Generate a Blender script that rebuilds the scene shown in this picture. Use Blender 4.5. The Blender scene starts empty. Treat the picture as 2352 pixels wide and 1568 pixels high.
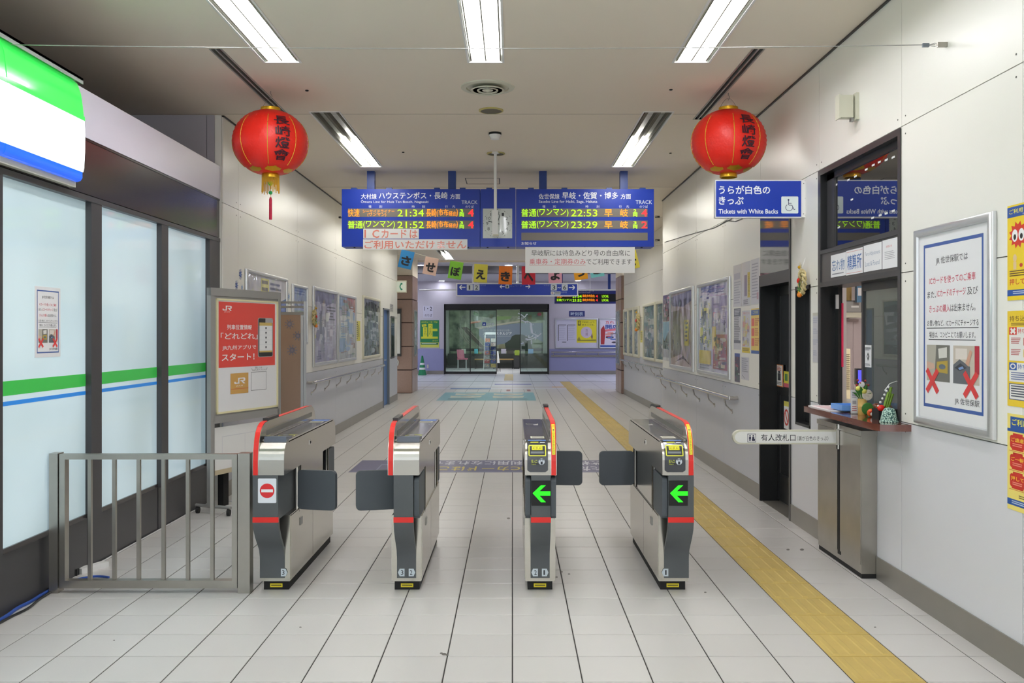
import bpy, math, random
from mathutils import Vector
random.seed(7)
S = bpy.context.scene
COL = S.collection
# ------------------------------------------------------------------ camera, world, exposure
F, CX, CY, H = 2045.0, 1177.0, 766.0, 1.485      # focal length and vanishing point in pixels of the 2352x1568 frame, eye height
cam = bpy.data.cameras.new('camera')
cam.sensor_width = 36.0
cam.lens = 36.0 * F / 2352.0
cam.shift_x = -(CX - 1176.0) / 2352.0
cam.shift_y = -(784.0 - CY) / 2352.0
cam.clip_start = 0.05
camo = bpy.data.objects.new('camera', cam)
camo.location = (0, 0, H)
camo.rotation_euler = (math.pi / 2, 0, 0)
COL.objects.link(camo)
S.camera = camo
wd = bpy.data.worlds.new('world')
S.world = wd
wd.use_nodes = True
wd.node_tree.nodes['Background'].inputs[0].default_value = (0.90, 0.95, 1.0, 1)
wd.node_tree.nodes['Background'].inputs[1].default_value = 1.7
S.view_settings.view_transform = 'Standard'
S.view_settings.look = 'None'
S.view_settings.exposure = 0.2
S.view_settings.gamma = 1.0
S.view_settings.use_curve_mapping = False
TUBE_W, HALL_W = 37.0, 18.0       # tube brightness in the corridor and in the hall behind
try:
    S.cycles.use_denoising = True
    S.cycles.denoiser = 'OPENIMAGEDENOISE'
    S.cycles.max_bounces = 8
    S.cycles.diffuse_bounces = 5
    S.cycles.caustics_reflective = False
    S.cycles.sample_clamp_indirect = 6.0
except Exception:
    pass

# ------------------------------------------------------------------ helpers
def lin(c):
    return tuple(((v / 255.0) / 12.92) if v / 255.0 <= 0.04045 else ((v / 255.0 + 0.055) / 1.055) ** 2.4 for v in c)

def PY(px, py, Y):                 # point on the plane y = Y
    return Vector(((px - CX) * Y / F, Y, H - (py - CY) * Y / F))
def PX(px, py, X):                 # point on the plane x = X
    Y = X * F / (px - CX)
    return Vector((X, Y, H - (py - CY) * Y / F))
def PZ(px, py, Z=0.0):             # point on the plane z = Z
    Y = (H - Z) * F / (py - CY)
    return Vector(((px - CX) * Y / F, Y, Z))

MATS = {}
def mat(name, col, rough=0.5, metal=0.0, var=0.05, scale=6.0, bump=0.0, bscale=60.0, coat=0.0, emit=None, estr=0.0, spec=0.5, stretch=None, objrand=0.0, srgb=True, ior=1.5):
    if name in MATS:
        return MATS[name]
    c = lin(col) if srgb else col
    m = bpy.data.materials.new(name)
    m.use_nodes = True
    nt = m.node_tree
    b = nt.nodes['Principled BSDF']
    tc = nt.nodes.new('ShaderNodeTexCoord')
    mp = nt.nodes.new('ShaderNodeMapping')
    nt.links.new(tc.outputs['Object'], mp.inputs[0])
    if stretch:
        mp.inputs['Scale'].default_value = stretch
    n = nt.nodes.new('ShaderNodeTexNoise')
    n.inputs['Scale'].default_value = scale
    n.inputs['Detail'].default_value = 4
    nt.links.new(mp.outputs[0], n.inputs['Vector'])
    mx = nt.nodes.new('ShaderNodeMix')
    mx.data_type = 'RGBA'
    mx.inputs[6].default_value = (*[v * (1 - var) for v in c], 1)
    mx.inputs[7].default_value = (*[min(1, v * (1 + var)) for v in c], 1)
    nt.links.new(n.outputs['Fac'], mx.inputs[0])
    out = mx.outputs[2]
    if objrand:
        oi = nt.nodes.new('ShaderNodeObjectInfo')
        mr = nt.nodes.new('ShaderNodeMapRange')
        mr.inputs[3].default_value = 1 - objrand
        mr.inputs[4].default_value = 1 + objrand
        nt.links.new(oi.outputs['Random'], mr.inputs[0])
        vm = nt.nodes.new('ShaderNodeVectorMath')
        vm.operation = 'SCALE'
        nt.links.new(out, vm.inputs[0])
        nt.links.new(mr.outputs[0], vm.inputs[3])
        out = vm.outputs[0]
    nt.links.new(out, b.inputs['Base Color'])
    b.inputs['Roughness'].default_value = rough
    b.inputs['Metallic'].default_value = metal
    b.inputs['Specular IOR Level'].default_value = spec
    b.inputs['IOR'].default_value = ior
    b.inputs['Coat Weight'].default_value = coat
    b.inputs['Coat Roughness'].default_value = 0.04
    if bump:
        n2 = nt.nodes.new('ShaderNodeTexNoise')
        n2.inputs['Scale'].default_value = bscale
        nt.links.new(mp.outputs[0], n2.inputs['Vector'])
        bp = nt.nodes.new('ShaderNodeBump')
        bp.inputs['Strength'].default_value = bump
        bp.inputs['Distance'].default_value = 0.01
        nt.links.new(n2.outputs['Fac'], bp.inputs['Height'])
        nt.links.new(bp.outputs[0], b.inputs['Normal'])
        if coat:
            nt.links.new(bp.outputs[0], b.inputs['Coat Normal'])
    if emit:
        b.inputs['Emission Color'].default_value = (*lin(emit), 1)
        b.inputs['Emission Strength'].default_value = estr
    MATS[name] = m
    return m

def print_mat(name, rough=0.5, coat=0.0, emit=0.0, bump=0.0, bscale=5.0):
    if name in MATS:
        return MATS[name]
    m = bpy.data.materials.new(name)
    m.use_nodes = True
    nt = m.node_tree
    b = nt.nodes['Principled BSDF']
    a = nt.nodes.new('ShaderNodeAttribute')
    a.attribute_name = 'ink'
    nt.links.new(a.outputs['Color'], b.inputs['Base Color'])
    b.inputs['Roughness'].default_value = rough
    b.inputs['Coat Weight'].default_value = coat
    b.inputs['Coat Roughness'].default_value = 0.03
    if emit:
        nt.links.new(a.outputs['Color'], b.inputs['Emission Color'])
        b.inputs['Emission Strength'].default_value = emit
    if bump:
        tc = nt.nodes.new('ShaderNodeTexCoord')
        n2 = nt.nodes.new('ShaderNodeTexNoise')
        n2.inputs['Scale'].default_value = bscale
        n2.inputs['Detail'].default_value = 1
        nt.links.new(tc.outputs['Object'], n2.inputs['Vector'])
        bp = nt.nodes.new('ShaderNodeBump')
        bp.inputs['Strength'].default_value = bump
        bp.inputs['Distance'].default_value = 0.05
        nt.links.new(n2.outputs['Fac'], bp.inputs['Height'])
        nt.links.new(bp.outputs[0], b.inputs['Coat Normal'])
    MATS[name] = m
    return m

def glass_mat(name, tint=(1, 1, 1), ior=1.5, rough=0.0, add=0.0, haze=0.0):
    if name in MATS:
        return MATS[name]
    m = bpy.data.materials.new(name)
    m.use_nodes = True
    nt = m.node_tree
    nt.nodes.remove(nt.nodes['Principled BSDF'])
    out = nt.nodes['Material Output']
    tr = nt.nodes.new('ShaderNodeBsdfTransparent')
    tr.inputs[0].default_value = (*tint, 1)
    gl = nt.nodes.new('ShaderNodeBsdfGlossy')
    gl.inputs['Roughness'].default_value = rough
    fr = nt.nodes.new('ShaderNodeFresnel')
    fr.inputs[0].default_value = ior
    ad = nt.nodes.new('ShaderNodeMath')
    ad.operation = 'ADD'
    ad.use_clamp = True
    ad.inputs[1].default_value = add
    nt.links.new(fr.outputs[0], ad.inputs[0])
    mx = nt.nodes.new('ShaderNodeMixShader')
    nt.links.new(ad.outputs[0], mx.inputs[0])
    nt.links.new(tr.outputs[0], mx.inputs[1])
    nt.links.new(gl.outputs[0], mx.inputs[2])
    last = mx
    if haze:
        df = nt.nodes.new('ShaderNodeBsdfDiffuse')
        df.inputs[0].default_value = (0.8, 0.85, 0.82, 1)
        mh = nt.nodes.new('ShaderNodeMixShader')
        mh.inputs[0].default_value = haze
        nt.links.new(mx.outputs[0], mh.inputs[1])
        nt.links.new(df.outputs[0], mh.inputs[2])
        last = mh
    nt.links.new(last.outputs[0], out.inputs[0])
    MATS[name] = m
    return m

WLOC = {}
def wloc(o):
    return WLOC.get(o.name, Vector((0, 0, 0)))

class MB:
    def __init__(s):
        s.v, s.f, s.c = [], [], []
    def add(s, vs, fs, col=None):
        n = len(s.v)
        s.v.extend([tuple(p) for p in vs])
        s.f.extend([tuple(i + n for i in f) for f in fs])
        s.c.extend([col] * len(fs))
        return s
    def box(s, x0, y0, z0, x1, y1, z1):
        x0, x1 = min(x0, x1), max(x0, x1); y0, y1 = min(y0, y1), max(y0, y1); z0, z1 = min(z0, z1), max(z0, z1)
        vs = [(x0, y0, z0), (x1, y0, z0), (x1, y1, z0), (x0, y1, z0), (x0, y0, z1), (x1, y0, z1), (x1, y1, z1), (x0, y1, z1)]
        return s.add(vs, [(3, 2, 1, 0), (4, 5, 6, 7), (0, 1, 5, 4), (1, 2, 6, 5), (2, 3, 7, 6), (3, 0, 4, 7)])
    def quad(s, a, b, c, d):
        return s.add([a, b, c, d], [(0, 1, 2, 3)])
    def prism(s, poly, fn, t0, t1):
        """poly of 2D points, fn(a, b, t) -> 3D, extruded from t0 to t1"""
        n = len(poly)
        vs = [fn(a, b, t0) for a, b in poly] + [fn(a, b, t1) for a, b in poly]
        fs = [tuple(range(n - 1, -1, -1)), tuple(range(n, 2 * n))] + [(i, (i + 1) % n, n + (i + 1) % n, n + i) for i in range(n)]
        return s.add(vs, fs)
    def tube(s, pts, r, n=8, closed=False, caps=True):
        pts = [Vector(p) for p in pts]
        m = len(pts)
        rs = r if isinstance(r, (list, tuple)) else [r] * m
        vs, fs = [], []
        for i, p in enumerate(pts):
            a = pts[i - 1] if (i > 0 or closed) else p
            b = pts[(i + 1) % m] if (i < m - 1 or closed) else p
            d = (b - a).normalized()
            up = Vector((0, 0, 1)) if abs(d.z) < 0.9 else Vector((0, 1, 0))
            x = d.cross(up).normalized()
            y = x.cross(d)
            for k in range(n):
                t = 2 * math.pi * k / n
                vs.append(p + x * (math.cos(t) * rs[i]) + y * (math.sin(t) * rs[i]))
        for i in range(m if closed else m - 1):
            j = (i + 1) % m
            for k in range(n):
                fs.append((i * n + k, i * n + (k + 1) % n, j * n + (k + 1) % n, j * n + k))
        if caps and not closed:
            fs.append(tuple(range(n - 1, -1, -1)))
            fs.append(tuple((m - 1) * n + k for k in range(n)))
        return s.add(vs, fs)
    def lathe(s, c, prof, n=24, axis='z'):
        c = Vector(c)
        vs, fs = [], []
        m = len(prof)
        for r, h in prof:
            for k in range(n):
                t = 2 * math.pi * k / n
                a, b = math.cos(t) * r, math.sin(t) * r
                vs.append(c + (Vector((a, b, h)) if axis == 'z' else Vector((a, h, b)) if axis == 'y' else Vector((h, a, b))))
        for i in range(m - 1):
            for k in range(n):
                fs.append((i * n + k, i * n + (k + 1) % n, (i + 1) * n + (k + 1) % n, (i + 1) * n + k))
        if prof[0][0] > 1e-5:
            fs.append(tuple(range(n - 1, -1, -1)))
        if prof[-1][0] > 1e-5:
            fs.append(tuple((m - 1) * n + k for k in range(n)))
        return s.add(vs, fs)
    def ball(s, c, r, n=10, sx=1, sy=1, sz=1):
        c = Vector(c)
        m = max(5, n // 2)
        k = len(s.v)
        s.lathe((0, 0, 0), [(max(1e-4, r * math.sin(math.pi * i / m)), -r * math.cos(math.pi * i / m)) for i in range(m + 1)], n)
        for i in range(k, len(s.v)):
            x, y, z = s.v[i]
            s.v[i] = (c.x + x * sx, c.y + y * sy, c.z + z * sz)
        return s
    def build(s, name, m, parent=None, smooth=0, base=None, kind=None):
        me = bpy.data.meshes.new(name)
        o = bpy.data.objects.new(name, me)
        if parent is not None:
            off = wloc(parent)
            WLOC[o.name] = off
            o.parent = parent
        else:
            off = Vector(base) if base is not None else Vector((0, 0, 0))
            WLOC[o.name] = off
            o.location = off
        me.from_pydata([(p[0] - off.x, p[1] - off.y, p[2] - off.z) for p in s.v], [], s.f)
        if m is not None:
            me.materials.append(m)
        if any(c is not None for c in s.c):
            at = me.color_attributes.new('ink', 'FLOAT_COLOR', 'CORNER')
            data = []
            for f, c in zip(s.f, s.c):
                data.extend([*(c or (1, 1, 1)), 1.0] * len(f))
            at.data.foreach_set('color', data)
        me.update()
        if smooth:
            me.polygons.foreach_set('use_smooth', [True] * len(me.polygons))
            me.set_sharp_from_angle(angle=math.radians(smooth))
        if kind:
            o['kind'] = kind
        COL.objects.link(o)
        return o

def tag(o, label, cat, group=None):
    o['label'] = label
    o['category'] = cat
    if group:
        o['group'] = group
    return o
def thing(name, label, cat, loc, group=None):
    o = bpy.data.objects.new(name, None)
    o.empty_display_size = 0.1
    o.location = loc
    COL.objects.link(o)
    WLOC[o.name] = Vector(loc)
    return tag(o, label, cat, group)
def struct(name, mb, m, **k):
    o = mb.build(name, m, **k)
    o['kind'] = 'structure'
    return o
def copy_tree(o, loc, label, group=None):
    c = o.copy()
    c.location = loc
    c['label'] = label
    if group:
        c['group'] = group
    COL.objects.link(c)
    WLOC[c.name] = Vector(loc)
    for ch in o.children:
        d = ch.copy()
        d.parent = c
        COL.objects.link(d)
        for g in ch.children:
            e = g.copy()
            e.parent = d
            COL.objects.link(e)
    return c

# ------------------------------------------------------------------ flat print: colour patches and lettering laid on a surface
TXT = {}
def text_mesh(t, bold):
    k = (t, bold)
    if k not in TXT:
        c = bpy.data.curves.new('text', 'FONT')
        c.body = t
        c.resolution_u = 2
        c.offset = bold
        o = bpy.data.objects.new('text', c)
        COL.objects.link(o)
        bpy.context.view_layer.update()
        me = bpy.data.meshes.new_from_object(o.evaluated_get(bpy.context.evaluated_depsgraph_get()))
        v = [(p.co.x, p.co.y) for p in me.vertices]
        f = [tuple(p.vertices) for p in me.polygons]
        bpy.data.objects.remove(o)
        bpy.data.curves.remove(c)
        bpy.data.meshes.remove(me)
        xs = [p[0] for p in v] or [0, 1]
        ys = [p[1] for p in v] or [0, 1]
        TXT[k] = (v, f, min(xs), max(xs), min(ys), max(ys))
    return TXT[k]

class Print(MB):
    def __init__(s, fn):
        super().__init__()
        s.base, s.n = fn, 0
    def fn(s, u, v, l):                      # later shapes lie a hair above earlier ones
        return s.base(u, v, l + 0.01 * s.n)
    def add(s, vs, fs, col=None):
        s.n += 1
        return super().add(vs, fs, col)
    def rect(s, u0, v0, u1, v1, col, l=1, nu=1, nv=1):
        vs = [s.fn(u0 + (u1 - u0) * i / nu, v0 + (v1 - v0) * j / nv, l) for j in range(nv + 1) for i in range(nu + 1)]
        fs = [(j * (nu + 1) + i, j * (nu + 1) + i + 1, (j + 1) * (nu + 1) + i + 1, (j + 1) * (nu + 1) + i) for j in range(nv) for i in range(nu)]
        return s.add(vs, fs, lin(col))
    def poly(s, pts, col, l=1):
        return s.add([s.fn(u, v, l) for u, v in pts], [tuple(range(len(pts)))], lin(col))
    def ell(s, u, v, ru, rv, col, l=1, n=20):
        return s.poly([(u + ru * math.cos(2 * math.pi * k / n), v + rv * math.sin(2 * math.pi * k / n)) for k in range(n)], col, l)
    def ring(s, u, v, ru, rv, w, col, l=1, n=24, k0=0.0, k1=1.0, wv=None):
        wv = wv or w * rv / ru
        vs, fs = [], []
        for k in range(n + 1):
            t = 2 * math.pi * (k0 + (k1 - k0) * k / n)
            vs.append(s.fn(u + ru * math.cos(t), v + rv * math.sin(t), l))
            vs.append(s.fn(u + (ru - w) * math.cos(t), v + (rv - wv) * math.sin(t), l))
        for k in range(n):
            fs.append((2 * k, 2 * k + 1, 2 * k + 3, 2 * k + 2))
        return s.add(vs, fs, lin(col))
    def frame(s, u0, v0, u1, v1, wu, wv, col, l=1):
        s.rect(u0, v0, u1, v0 + wv, col, l); s.rect(u0, v1 - wv, u1, v1, col, l)
        s.rect(u0, v0 + wv, u0 + wu, v1 - wv, col, l); return s.rect(u1 - wu, v0 + wv, u1, v1 - wv, col, l)
    def line(s, pts, w, col, l=1, asp=1.0):
        for (a, b), (c, d) in zip(pts[:-1], pts[1:]):
            dx, dy = (c - a), (d - b) * asp
            n = math.hypot(dx, dy) or 1
            nx, ny = -dy / n * w / 2, dx / n * w / 2 / asp
            s.poly([(a + nx, b + ny), (c + nx, d + ny), (c - nx, d - ny), (a - nx, b - ny)], col, l)
        return s
    def text(s, t, u0, v0, u1, v1, col, l=2, bold=0.0):
        """letters fitted to the box; v0 is the top edge"""
        v, f, xa, xb, ya, yb = text_mesh(t, bold)
        if not f:
            return s
        vs = [s.fn(u0 + (x - xa) / (xb - xa) * (u1 - u0), v1 + (y - ya) / (yb - ya) * (v0 - v1), l) for x, y in v]
        return s.add(vs, f, lin(col))
    def vtext(s, t, u0, v0, u1, v1, col, l=2, bold=0.0, gap=0.06):
        n = len(t)
        h = (v1 - v0) / n
        for i, ch in enumerate(t):
            s.text(ch, u0, v0 + h * (i + gap), u1, v0 + h * (i + 1 - gap), col, l, bold)
        return s
    def bars(s, u0, v0, u1, v1, n, col, l=2, seed=0, fill=0.5):
        rr = random.Random(seed)
        h = (v1 - v0) / n
        for i in range(n):
            s.rect(u0, v0 + h * i, u0 + (u1 - u0) * rr.uniform(0.7, 1.0), v0 + h * (i + fill), col, l)
        return s
    def clutter(s, u0, v0, u1, v1, pal, n, seed, l=2):
        rr = random.Random(seed)
        for i in range(n):
            w, h = (u1 - u0) * rr.uniform(0.08, 0.4), (v1 - v0) * rr.uniform(0.03, 0.2)
            a, b = rr.uniform(u0, u1 - w), rr.uniform(v0, v1 - h)
            c = rr.choice(pal)
            k = rr.random()
            if k < 0.4:
                s.rect(a, b, a + w, b + h, c, l + i * 0.05)
            elif k < 0.7:
                s.ell(a + w / 2, b + h / 2, w / 2, h / 2, c, l + i * 0.05, 12)
            else:
                s.bars(a, b, a + w, b + h, 4, c, l + i * 0.05, i)
        return s

def ymap(Y, eps=0.0005):                       # photo pixel grid laid on the plane y = Y (faces the camera)
    return lambda u, v, l: PY(u, v, Y) + Vector((0, -eps * l, 0))
EPS = 0.00025
def fmap(O, R, D, N, eps=EPS):               # unit square on any plane: O + u R + v D, lifted along N
    O, R, D, N = Vector(O), Vector(R), Vector(D), Vector(N)
    return lambda u, v, l: O + R * u + D * v + N * (eps * l)
def rwall(X, Ya, Yb, Zt, Zb, eps=EPS):       # right-hand wall; Ya = far (left in view)
    return fmap((X, Ya, Zt), (0, Yb - Ya, 0), (0, 0, Zb - Zt), (-1, 0, 0), eps)
def lwall(X, Ya, Yb, Zt, Zb, eps=EPS):       # left-hand wall; Ya = near (left in view)
    return fmap((X, Ya, Zt), (0, Yb - Ya, 0), (0, 0, Zb - Zt), (1, 0, 0), eps)

def rect_minus(r, holes):
    """rectangles (a0,b0,a1,b1) covering r without the holes"""
    A = sorted({r[0], r[2], *[x for h in holes for x in (h[0], h[2]) if r[0] < x < r[2]]})
    B = sorted({r[1], r[3], *[x for h in holes for x in (h[1], h[3]) if r[1] < x < r[3]]})
    out = []
    for a0, a1 in zip(A[:-1], A[1:]):
        for b0, b1 in zip(B[:-1], B[1:]):
            m, n = (a0 + a1) / 2, (b0 + b1) / 2
            if not any(h[0] < m < h[2] and h[1] < n < h[3] for h in holes):
                out.append((a0, b0, a1, b1))
    return out
def rrect(u0, v0, u1, v1, r, n=4, asp=1.0):
    pts = []
    for cx, cy, a in ((u1 - r, v1 - r * asp, 0), (u0 + r, v1 - r * asp, 90), (u0 + r, v0 + r * asp, 180), (u1 - r, v0 + r * asp, 270)):
        for k in range(n + 1):
            t = math.radians(a + 90 * k / n)
            pts.append((cx + r * math.cos(t), cy + r * asp * math.sin(t)))
    return pts

# ------------------------------------------------------------------ materials
M_TILE = mat('floor_tile', (203, 200, 197), 0.32, var=0.035, scale=3.0, bump=0.05, bscale=120, objrand=0.03)
M_GROUT = mat('grout', (58, 55, 53), 0.9)
M_TACT = mat('tactile_yellow', (194, 168, 96), 0.5, var=0.12, scale=9.0, objrand=0.05)
M_WALL = mat('wall_panel', (238, 236, 228), 0.32, var=0.015, scale=1.5)
M_GAP = mat('panel_joint', (96, 94, 90), 0.9)
M_DADO = mat('dado_lilac', (192, 194, 203), 0.4, var=0.03, scale=2)
M_DADOP = mat('dado_pale', (216, 216, 221), 0.35, var=0.02, scale=2)
M_BASE = mat('baseboard_metal', (150, 146, 138), 0.35, 0.6, var=0.08, scale=4)
M_CEIL = mat('ceiling_board', (236, 226, 210), 0.85, var=0.015, scale=1.0)
M_CEILHALL = mat('hall_ceiling', (206, 204, 210), 0.8)
M_DARK = mat('dark_frame', (60, 59, 61), 0.35, var=0.06)
M_BLACK = mat('black_frame', (26, 27, 28), 0.35, var=0.06)
M_BLK = mat('matte_black', (18, 18, 19), 0.7)
M_FASCIA = mat('dark_fascia', (66, 62, 62), 0.2, 0.2, var=0.04)
M_WFASC = mat('white_fascia', (212, 208, 222), 0.4, var=0.015)
M_STEEL = mat('brushed_steel', (190, 186, 176), 0.18, 0.95, var=0.05, scale=5, stretch=(1, 1, 14))
M_STEELF = mat('head_steel', (194, 190, 182), 0.10, 0.97, var=0.03, scale=5, stretch=(1, 1, 14))
_b = M_STEELF.node_tree.nodes['Principled BSDF']
_b.inputs['Roughness'].default_value = 0.27
_b.inputs['Anisotropic'].default_value = 0.92
_t = M_STEELF.node_tree.nodes.new('ShaderNodeCombineXYZ')      # brushed crosswise: highlights run along the width
_t.inputs[0].default_value = 1.0
M_STEELF.node_tree.links.new(_t.outputs[0], _b.inputs['Tangent'])
M_STEELH = mat('polished_steel', (196, 193, 188), 0.13, 1.0, var=0.03)
M_STEELD = mat('worn_steel', (172, 168, 160), 0.3, 0.92, var=0.14, scale=7)
M_ALU = mat('aluminium', (208, 210, 212), 0.3, 0.6, var=0.03)
M_ALUD = mat('grey_aluminium', (158, 157, 154), 0.42, 0.3, var=0.04)
M_GREY = mat('gate_grey', (80, 84, 87), 0.45, var=0.06, scale=12)
M_FLAP = mat('flap_rubber', (74, 80, 86), 0.5, var=0.05, scale=6)
M_DECK = mat('deck_black', (62, 64, 70), 0.18, var=0.03, coat=0.25)
M_RED = mat('signal_red', (216, 34, 26), 0.35, var=0.04)
M_WHITE = mat('white_paint', (232, 232, 230), 0.4, var=0.01)
M_CREAM = mat('cream_paint', (206, 204, 186), 0.45, var=0.02)
M_PAPER = mat('paper', (228, 228, 230), 0.6, var=0.01)
M_BLUE = mat('sign_blue', (14, 54, 168), 0.36, var=0.03)
M_BLUED = mat('bracket_blue', (32, 62, 136), 0.4, var=0.04)
M_LANT = mat('lantern_red', (240, 40, 26), 0.40, var=0.10, scale=5, bump=0.25, bscale=40)
M_GOLD = mat('gold_foil', (222, 172, 42), 0.3, 0.7, var=0.1, scale=30)
M_GOLDF = mat('gold_thread', (222, 168, 50), 0.6, var=0.1)
M_BROWN = mat('pink_granite', (156, 130, 120), 0.3, var=0.12, scale=25)
M_BROWNJ = mat('stone_joint', (70, 50, 46), 0.8)
M_COUNTER = mat('counter_wood', (104, 56, 44), 0.14, var=0.25, scale=10, stretch=(6, 1, 6), coat=0.6)
M_LED = print_mat('led_ink', 0.6, emit=0.85)
M_INK = print_mat('ink', 0.45)
M_INKG = print_mat('ink_behind_film', 0.5, coat=1.0, bump=0.5, bscale=3.2)
M_INKC = print_mat('ink_laminated', 0.4, coat=0.3)
M_GLASS = glass_mat('clear_glass', (0.93, 0.97, 0.96), 1.5, 0.0)
M_GLASSD = glass_mat('door_glass', (0.80, 0.88, 0.86), 1.5, 0.0)
M_DGLASS = mat('dark_glass', (20, 22, 23), 0.015, var=0.0, spec=1.0, ior=2.3)
M_MIRROR = mat('grey_gloss_panel', (62, 61, 61), 0.05, var=0.0, spec=1.0, ior=2.0)
M_GREEN = mat('leaf_green', (60, 120, 50), 0.5, var=0.15, scale=20)
# ================================================================== FLOOR
XR, XRF, XL, XS = 2.21, 2.74, -2.60, -2.69     # right wall, right wall beyond the step, left wall, shop base
ZC = 3.445                                      # ceiling height
YSTEP, YEND, YB = 13.1, 23.9, 32.6              # step in the right wall, corridor end, back wall of the hall
mb = MB()
mb.box(-3.0, -3.0, -0.06, 2.76, YEND, -0.0035)
floor = struct('floor', mb, M_GROUT)
cols = [-2.9 + 0.0, -2.7, -2.4, -2.1, -1.8, -1.5, -1.2, -0.9, -0.6, -0.3, 0.0, 0.3, 0.6, 0.9, 1.2, 1.458, 1.768, 2.1, 2.4, 2.745]
rows = [3.8 + 0.3 * k for k in range(-22, 67)]
def tile_mb(x0, x1, y0, y1, mb=None, g=0.003, c=0.002):
    mb = mb or MB()
    a = [(x0 + g, y0 + g), (x1 - g, y0 + g), (x1 - g, y1 - g), (x0 + g, y1 - g)]
    b = [(x0 + g + c, y0 + g + c), (x1 - g - c, y0 + g + c), (x1 - g - c, y1 - g - c), (x0 + g + c, y1 - g - c)]
    vs = [(*p, -0.02) for p in a] + [(*p, -0.0015) for p in a] + [(*p, 0.0) for p in b]
    fs = [(8, 9, 10, 11)] + [(i, (i + 1) % 4, 4 + (i + 1) % 4, 4 + i) for i in range(4)] + [(4 + i, 4 + (i + 1) % 4, 8 + (i + 1) % 4, 8 + i) for i in range(4)]
    return mb.add(vs, fs)
cells = []
for y0 in rows:
    for x0, x1 in zip(cols[:-1], cols[1:]):
        if y0 < YSTEP and x0 > 2.2:
            continue
        if x0 == 1.458:
            continue
        if y0 < YSTEP and x1 > 2.25 and x0 < 2.2:
            x1 = 2.235
        cells.append((x0, x1, y0, y0 + 0.3))
def tile_seen(c):
    xm, ym = (c[0] + c[1]) / 2, (c[2] + c[3]) / 2
    if c[3] < 3.76:
        return False
    px = CX + xm * F / ym
    return -70 < px < 2400
seen = sorted([c for c in cells if tile_seen(c)], key=lambda c: c[2])[:295]
ss = set(seen)
cache = {}
for c in seen:
    k = (round(c[1] - c[0], 3))
    if k not in cache:
        cache[k] = tile_mb(0, c[1] - c[0], 0, 0.3).build('tile', M_TILE, floor)
        o = cache[k]
    else:
        o = cache[k].copy()
        COL.objects.link(o)
        o.parent = floor
    o.location = (c[0], c[2], 0)
mb = MB()
for c in cells:
    if c not in ss:
        tile_mb(c[0], c[1], c[2], c[3], mb)
mb.build('tile_field', M_TILE, floor, kind='stuff')
# tactile guiding strip: one tile with four bars, repeated
def tact():
    mb = tile_mb(0, 0.31, 0, 0.3, c=0.003)
    for k in range(4):
        x = 0.04 + k * 0.0767
        a = [(x - 0.017, 0.015), (x + 0.017, 0.015), (x + 0.017, 0.285), (x - 0.017, 0.285)]
        b = [(x - 0.011, 0.022), (x + 0.011, 0.022), (x + 0.011, 0.278), (x - 0.011, 0.278)]
        mb.add([(*p, 0.0) for p in a] + [(*p, 0.004) for p in b], [(4, 5, 6, 7)] + [(i, (i + 1) % 4, 4 + (i + 1) % 4, 4 + i) for i in range(4)])
    return mb
t0 = tact().build('tactile_tile', M_TACT, floor)
for i, y0 in enumerate(r for r in rows if r > 1.0):
    o = t0 if i == 0 else t0.copy()
    if i:
        COL.objects.link(o)
        o.parent = floor
    o.location = (1.458, y0, 0)
pr = Print(lambda u, v, l: PZ(u, v) + Vector((0, 0, 0.0004 + 0.0001 * l)))
rr = random.Random(5)
for px, py, r in ((1020, 1502, 6), (1014, 1500, 4), (1027, 1504, 4), (1290, 1313, 3), (1307, 1318, 3), (1278, 1325, 3.5), (1168, 1190, 4), (262, 1470, 2.5), (1810, 1262, 4), (1842, 1262, 5), (690, 1440, 3), (1620, 1360, 3), (2010, 1440, 3)):
    pr.ell(px, py, r, r * 0.5, (104, 100, 94), 1, 9)
pr.build('stain', M_INK, floor, kind='stuff')
# hall floor beyond the corridor: pale tiles too far to pick apart
def hall_floor_mat():
    m = bpy.data.materials.new('hall_floor')
    m.use_nodes = True
    nt = m.node_tree
    b = nt.nodes['Principled BSDF']
    tc = nt.nodes.new('ShaderNodeTexCoord')
    br = nt.nodes.new('ShaderNodeTexBrick')
    br.offset = 0
    br.inputs['Color1'].default_value = (*lin((216, 214, 218)), 1)
    br.inputs['Color2'].default_value = (*lin((208, 206, 212)), 1)
    br.inputs['Mortar'].default_value = (*lin((120, 118, 124)), 1)
    br.inputs['Scale'].default_value = 1.0
    br.inputs['Brick Width'].default_value = 0.6
    br.inputs['Row Height'].default_value = 0.6
    br.inputs['Mortar Size'].default_value = 0.006
    nt.links.new(tc.outputs['Object'], br.inputs['Vector'])
    nt.links.new(br.outputs['Color'], b.inputs['Base Color'])
    b.inputs['Roughness'].default_value = 0.3
    return m
mb = MB(); mb.box(-9, YEND, -0.06, 9, 39.2, 0.0)
hfloor = struct('floor_hall', mb, hall_floor_mat())
pr = Print(lambda u, v, l: PZ(u, v) + Vector((0, 0, 0.0006 * l)))
Z0 = lambda x0, y0, x1, y1, c, l=1: pr.add([(x0, y0, 0.0006 * l), (x1, y0, 0.0006 * l), (x1, y1, 0.0006 * l), (x0, y1, 0.0006 * l)], [(0, 1, 2, 3)], lin(c))
Z0(-9, 24.7, 1.9, 24.85, (176, 150, 128)); Z0(-9, 27.55, 9, 27.75, (140, 136, 140)); Z0(-9, 26.2, 1.1, 26.28, (150, 146, 152)); Z0(1.1, 24.62, 1.5, 24.95, (222, 172, 96), 2)
pr.build('floor_line', M_INK, hfloor)
mb = MB()
for k in range(12):
    tile_mb(1.458, 1.768, YEND + k * 0.3, YEND + k * 0.3 + 0.3, mb)
for i in range(len(mb.v)):
    mb.v[i] = (mb.v[i][0], mb.v[i][1], mb.v[i][2] + 0.004)
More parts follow.
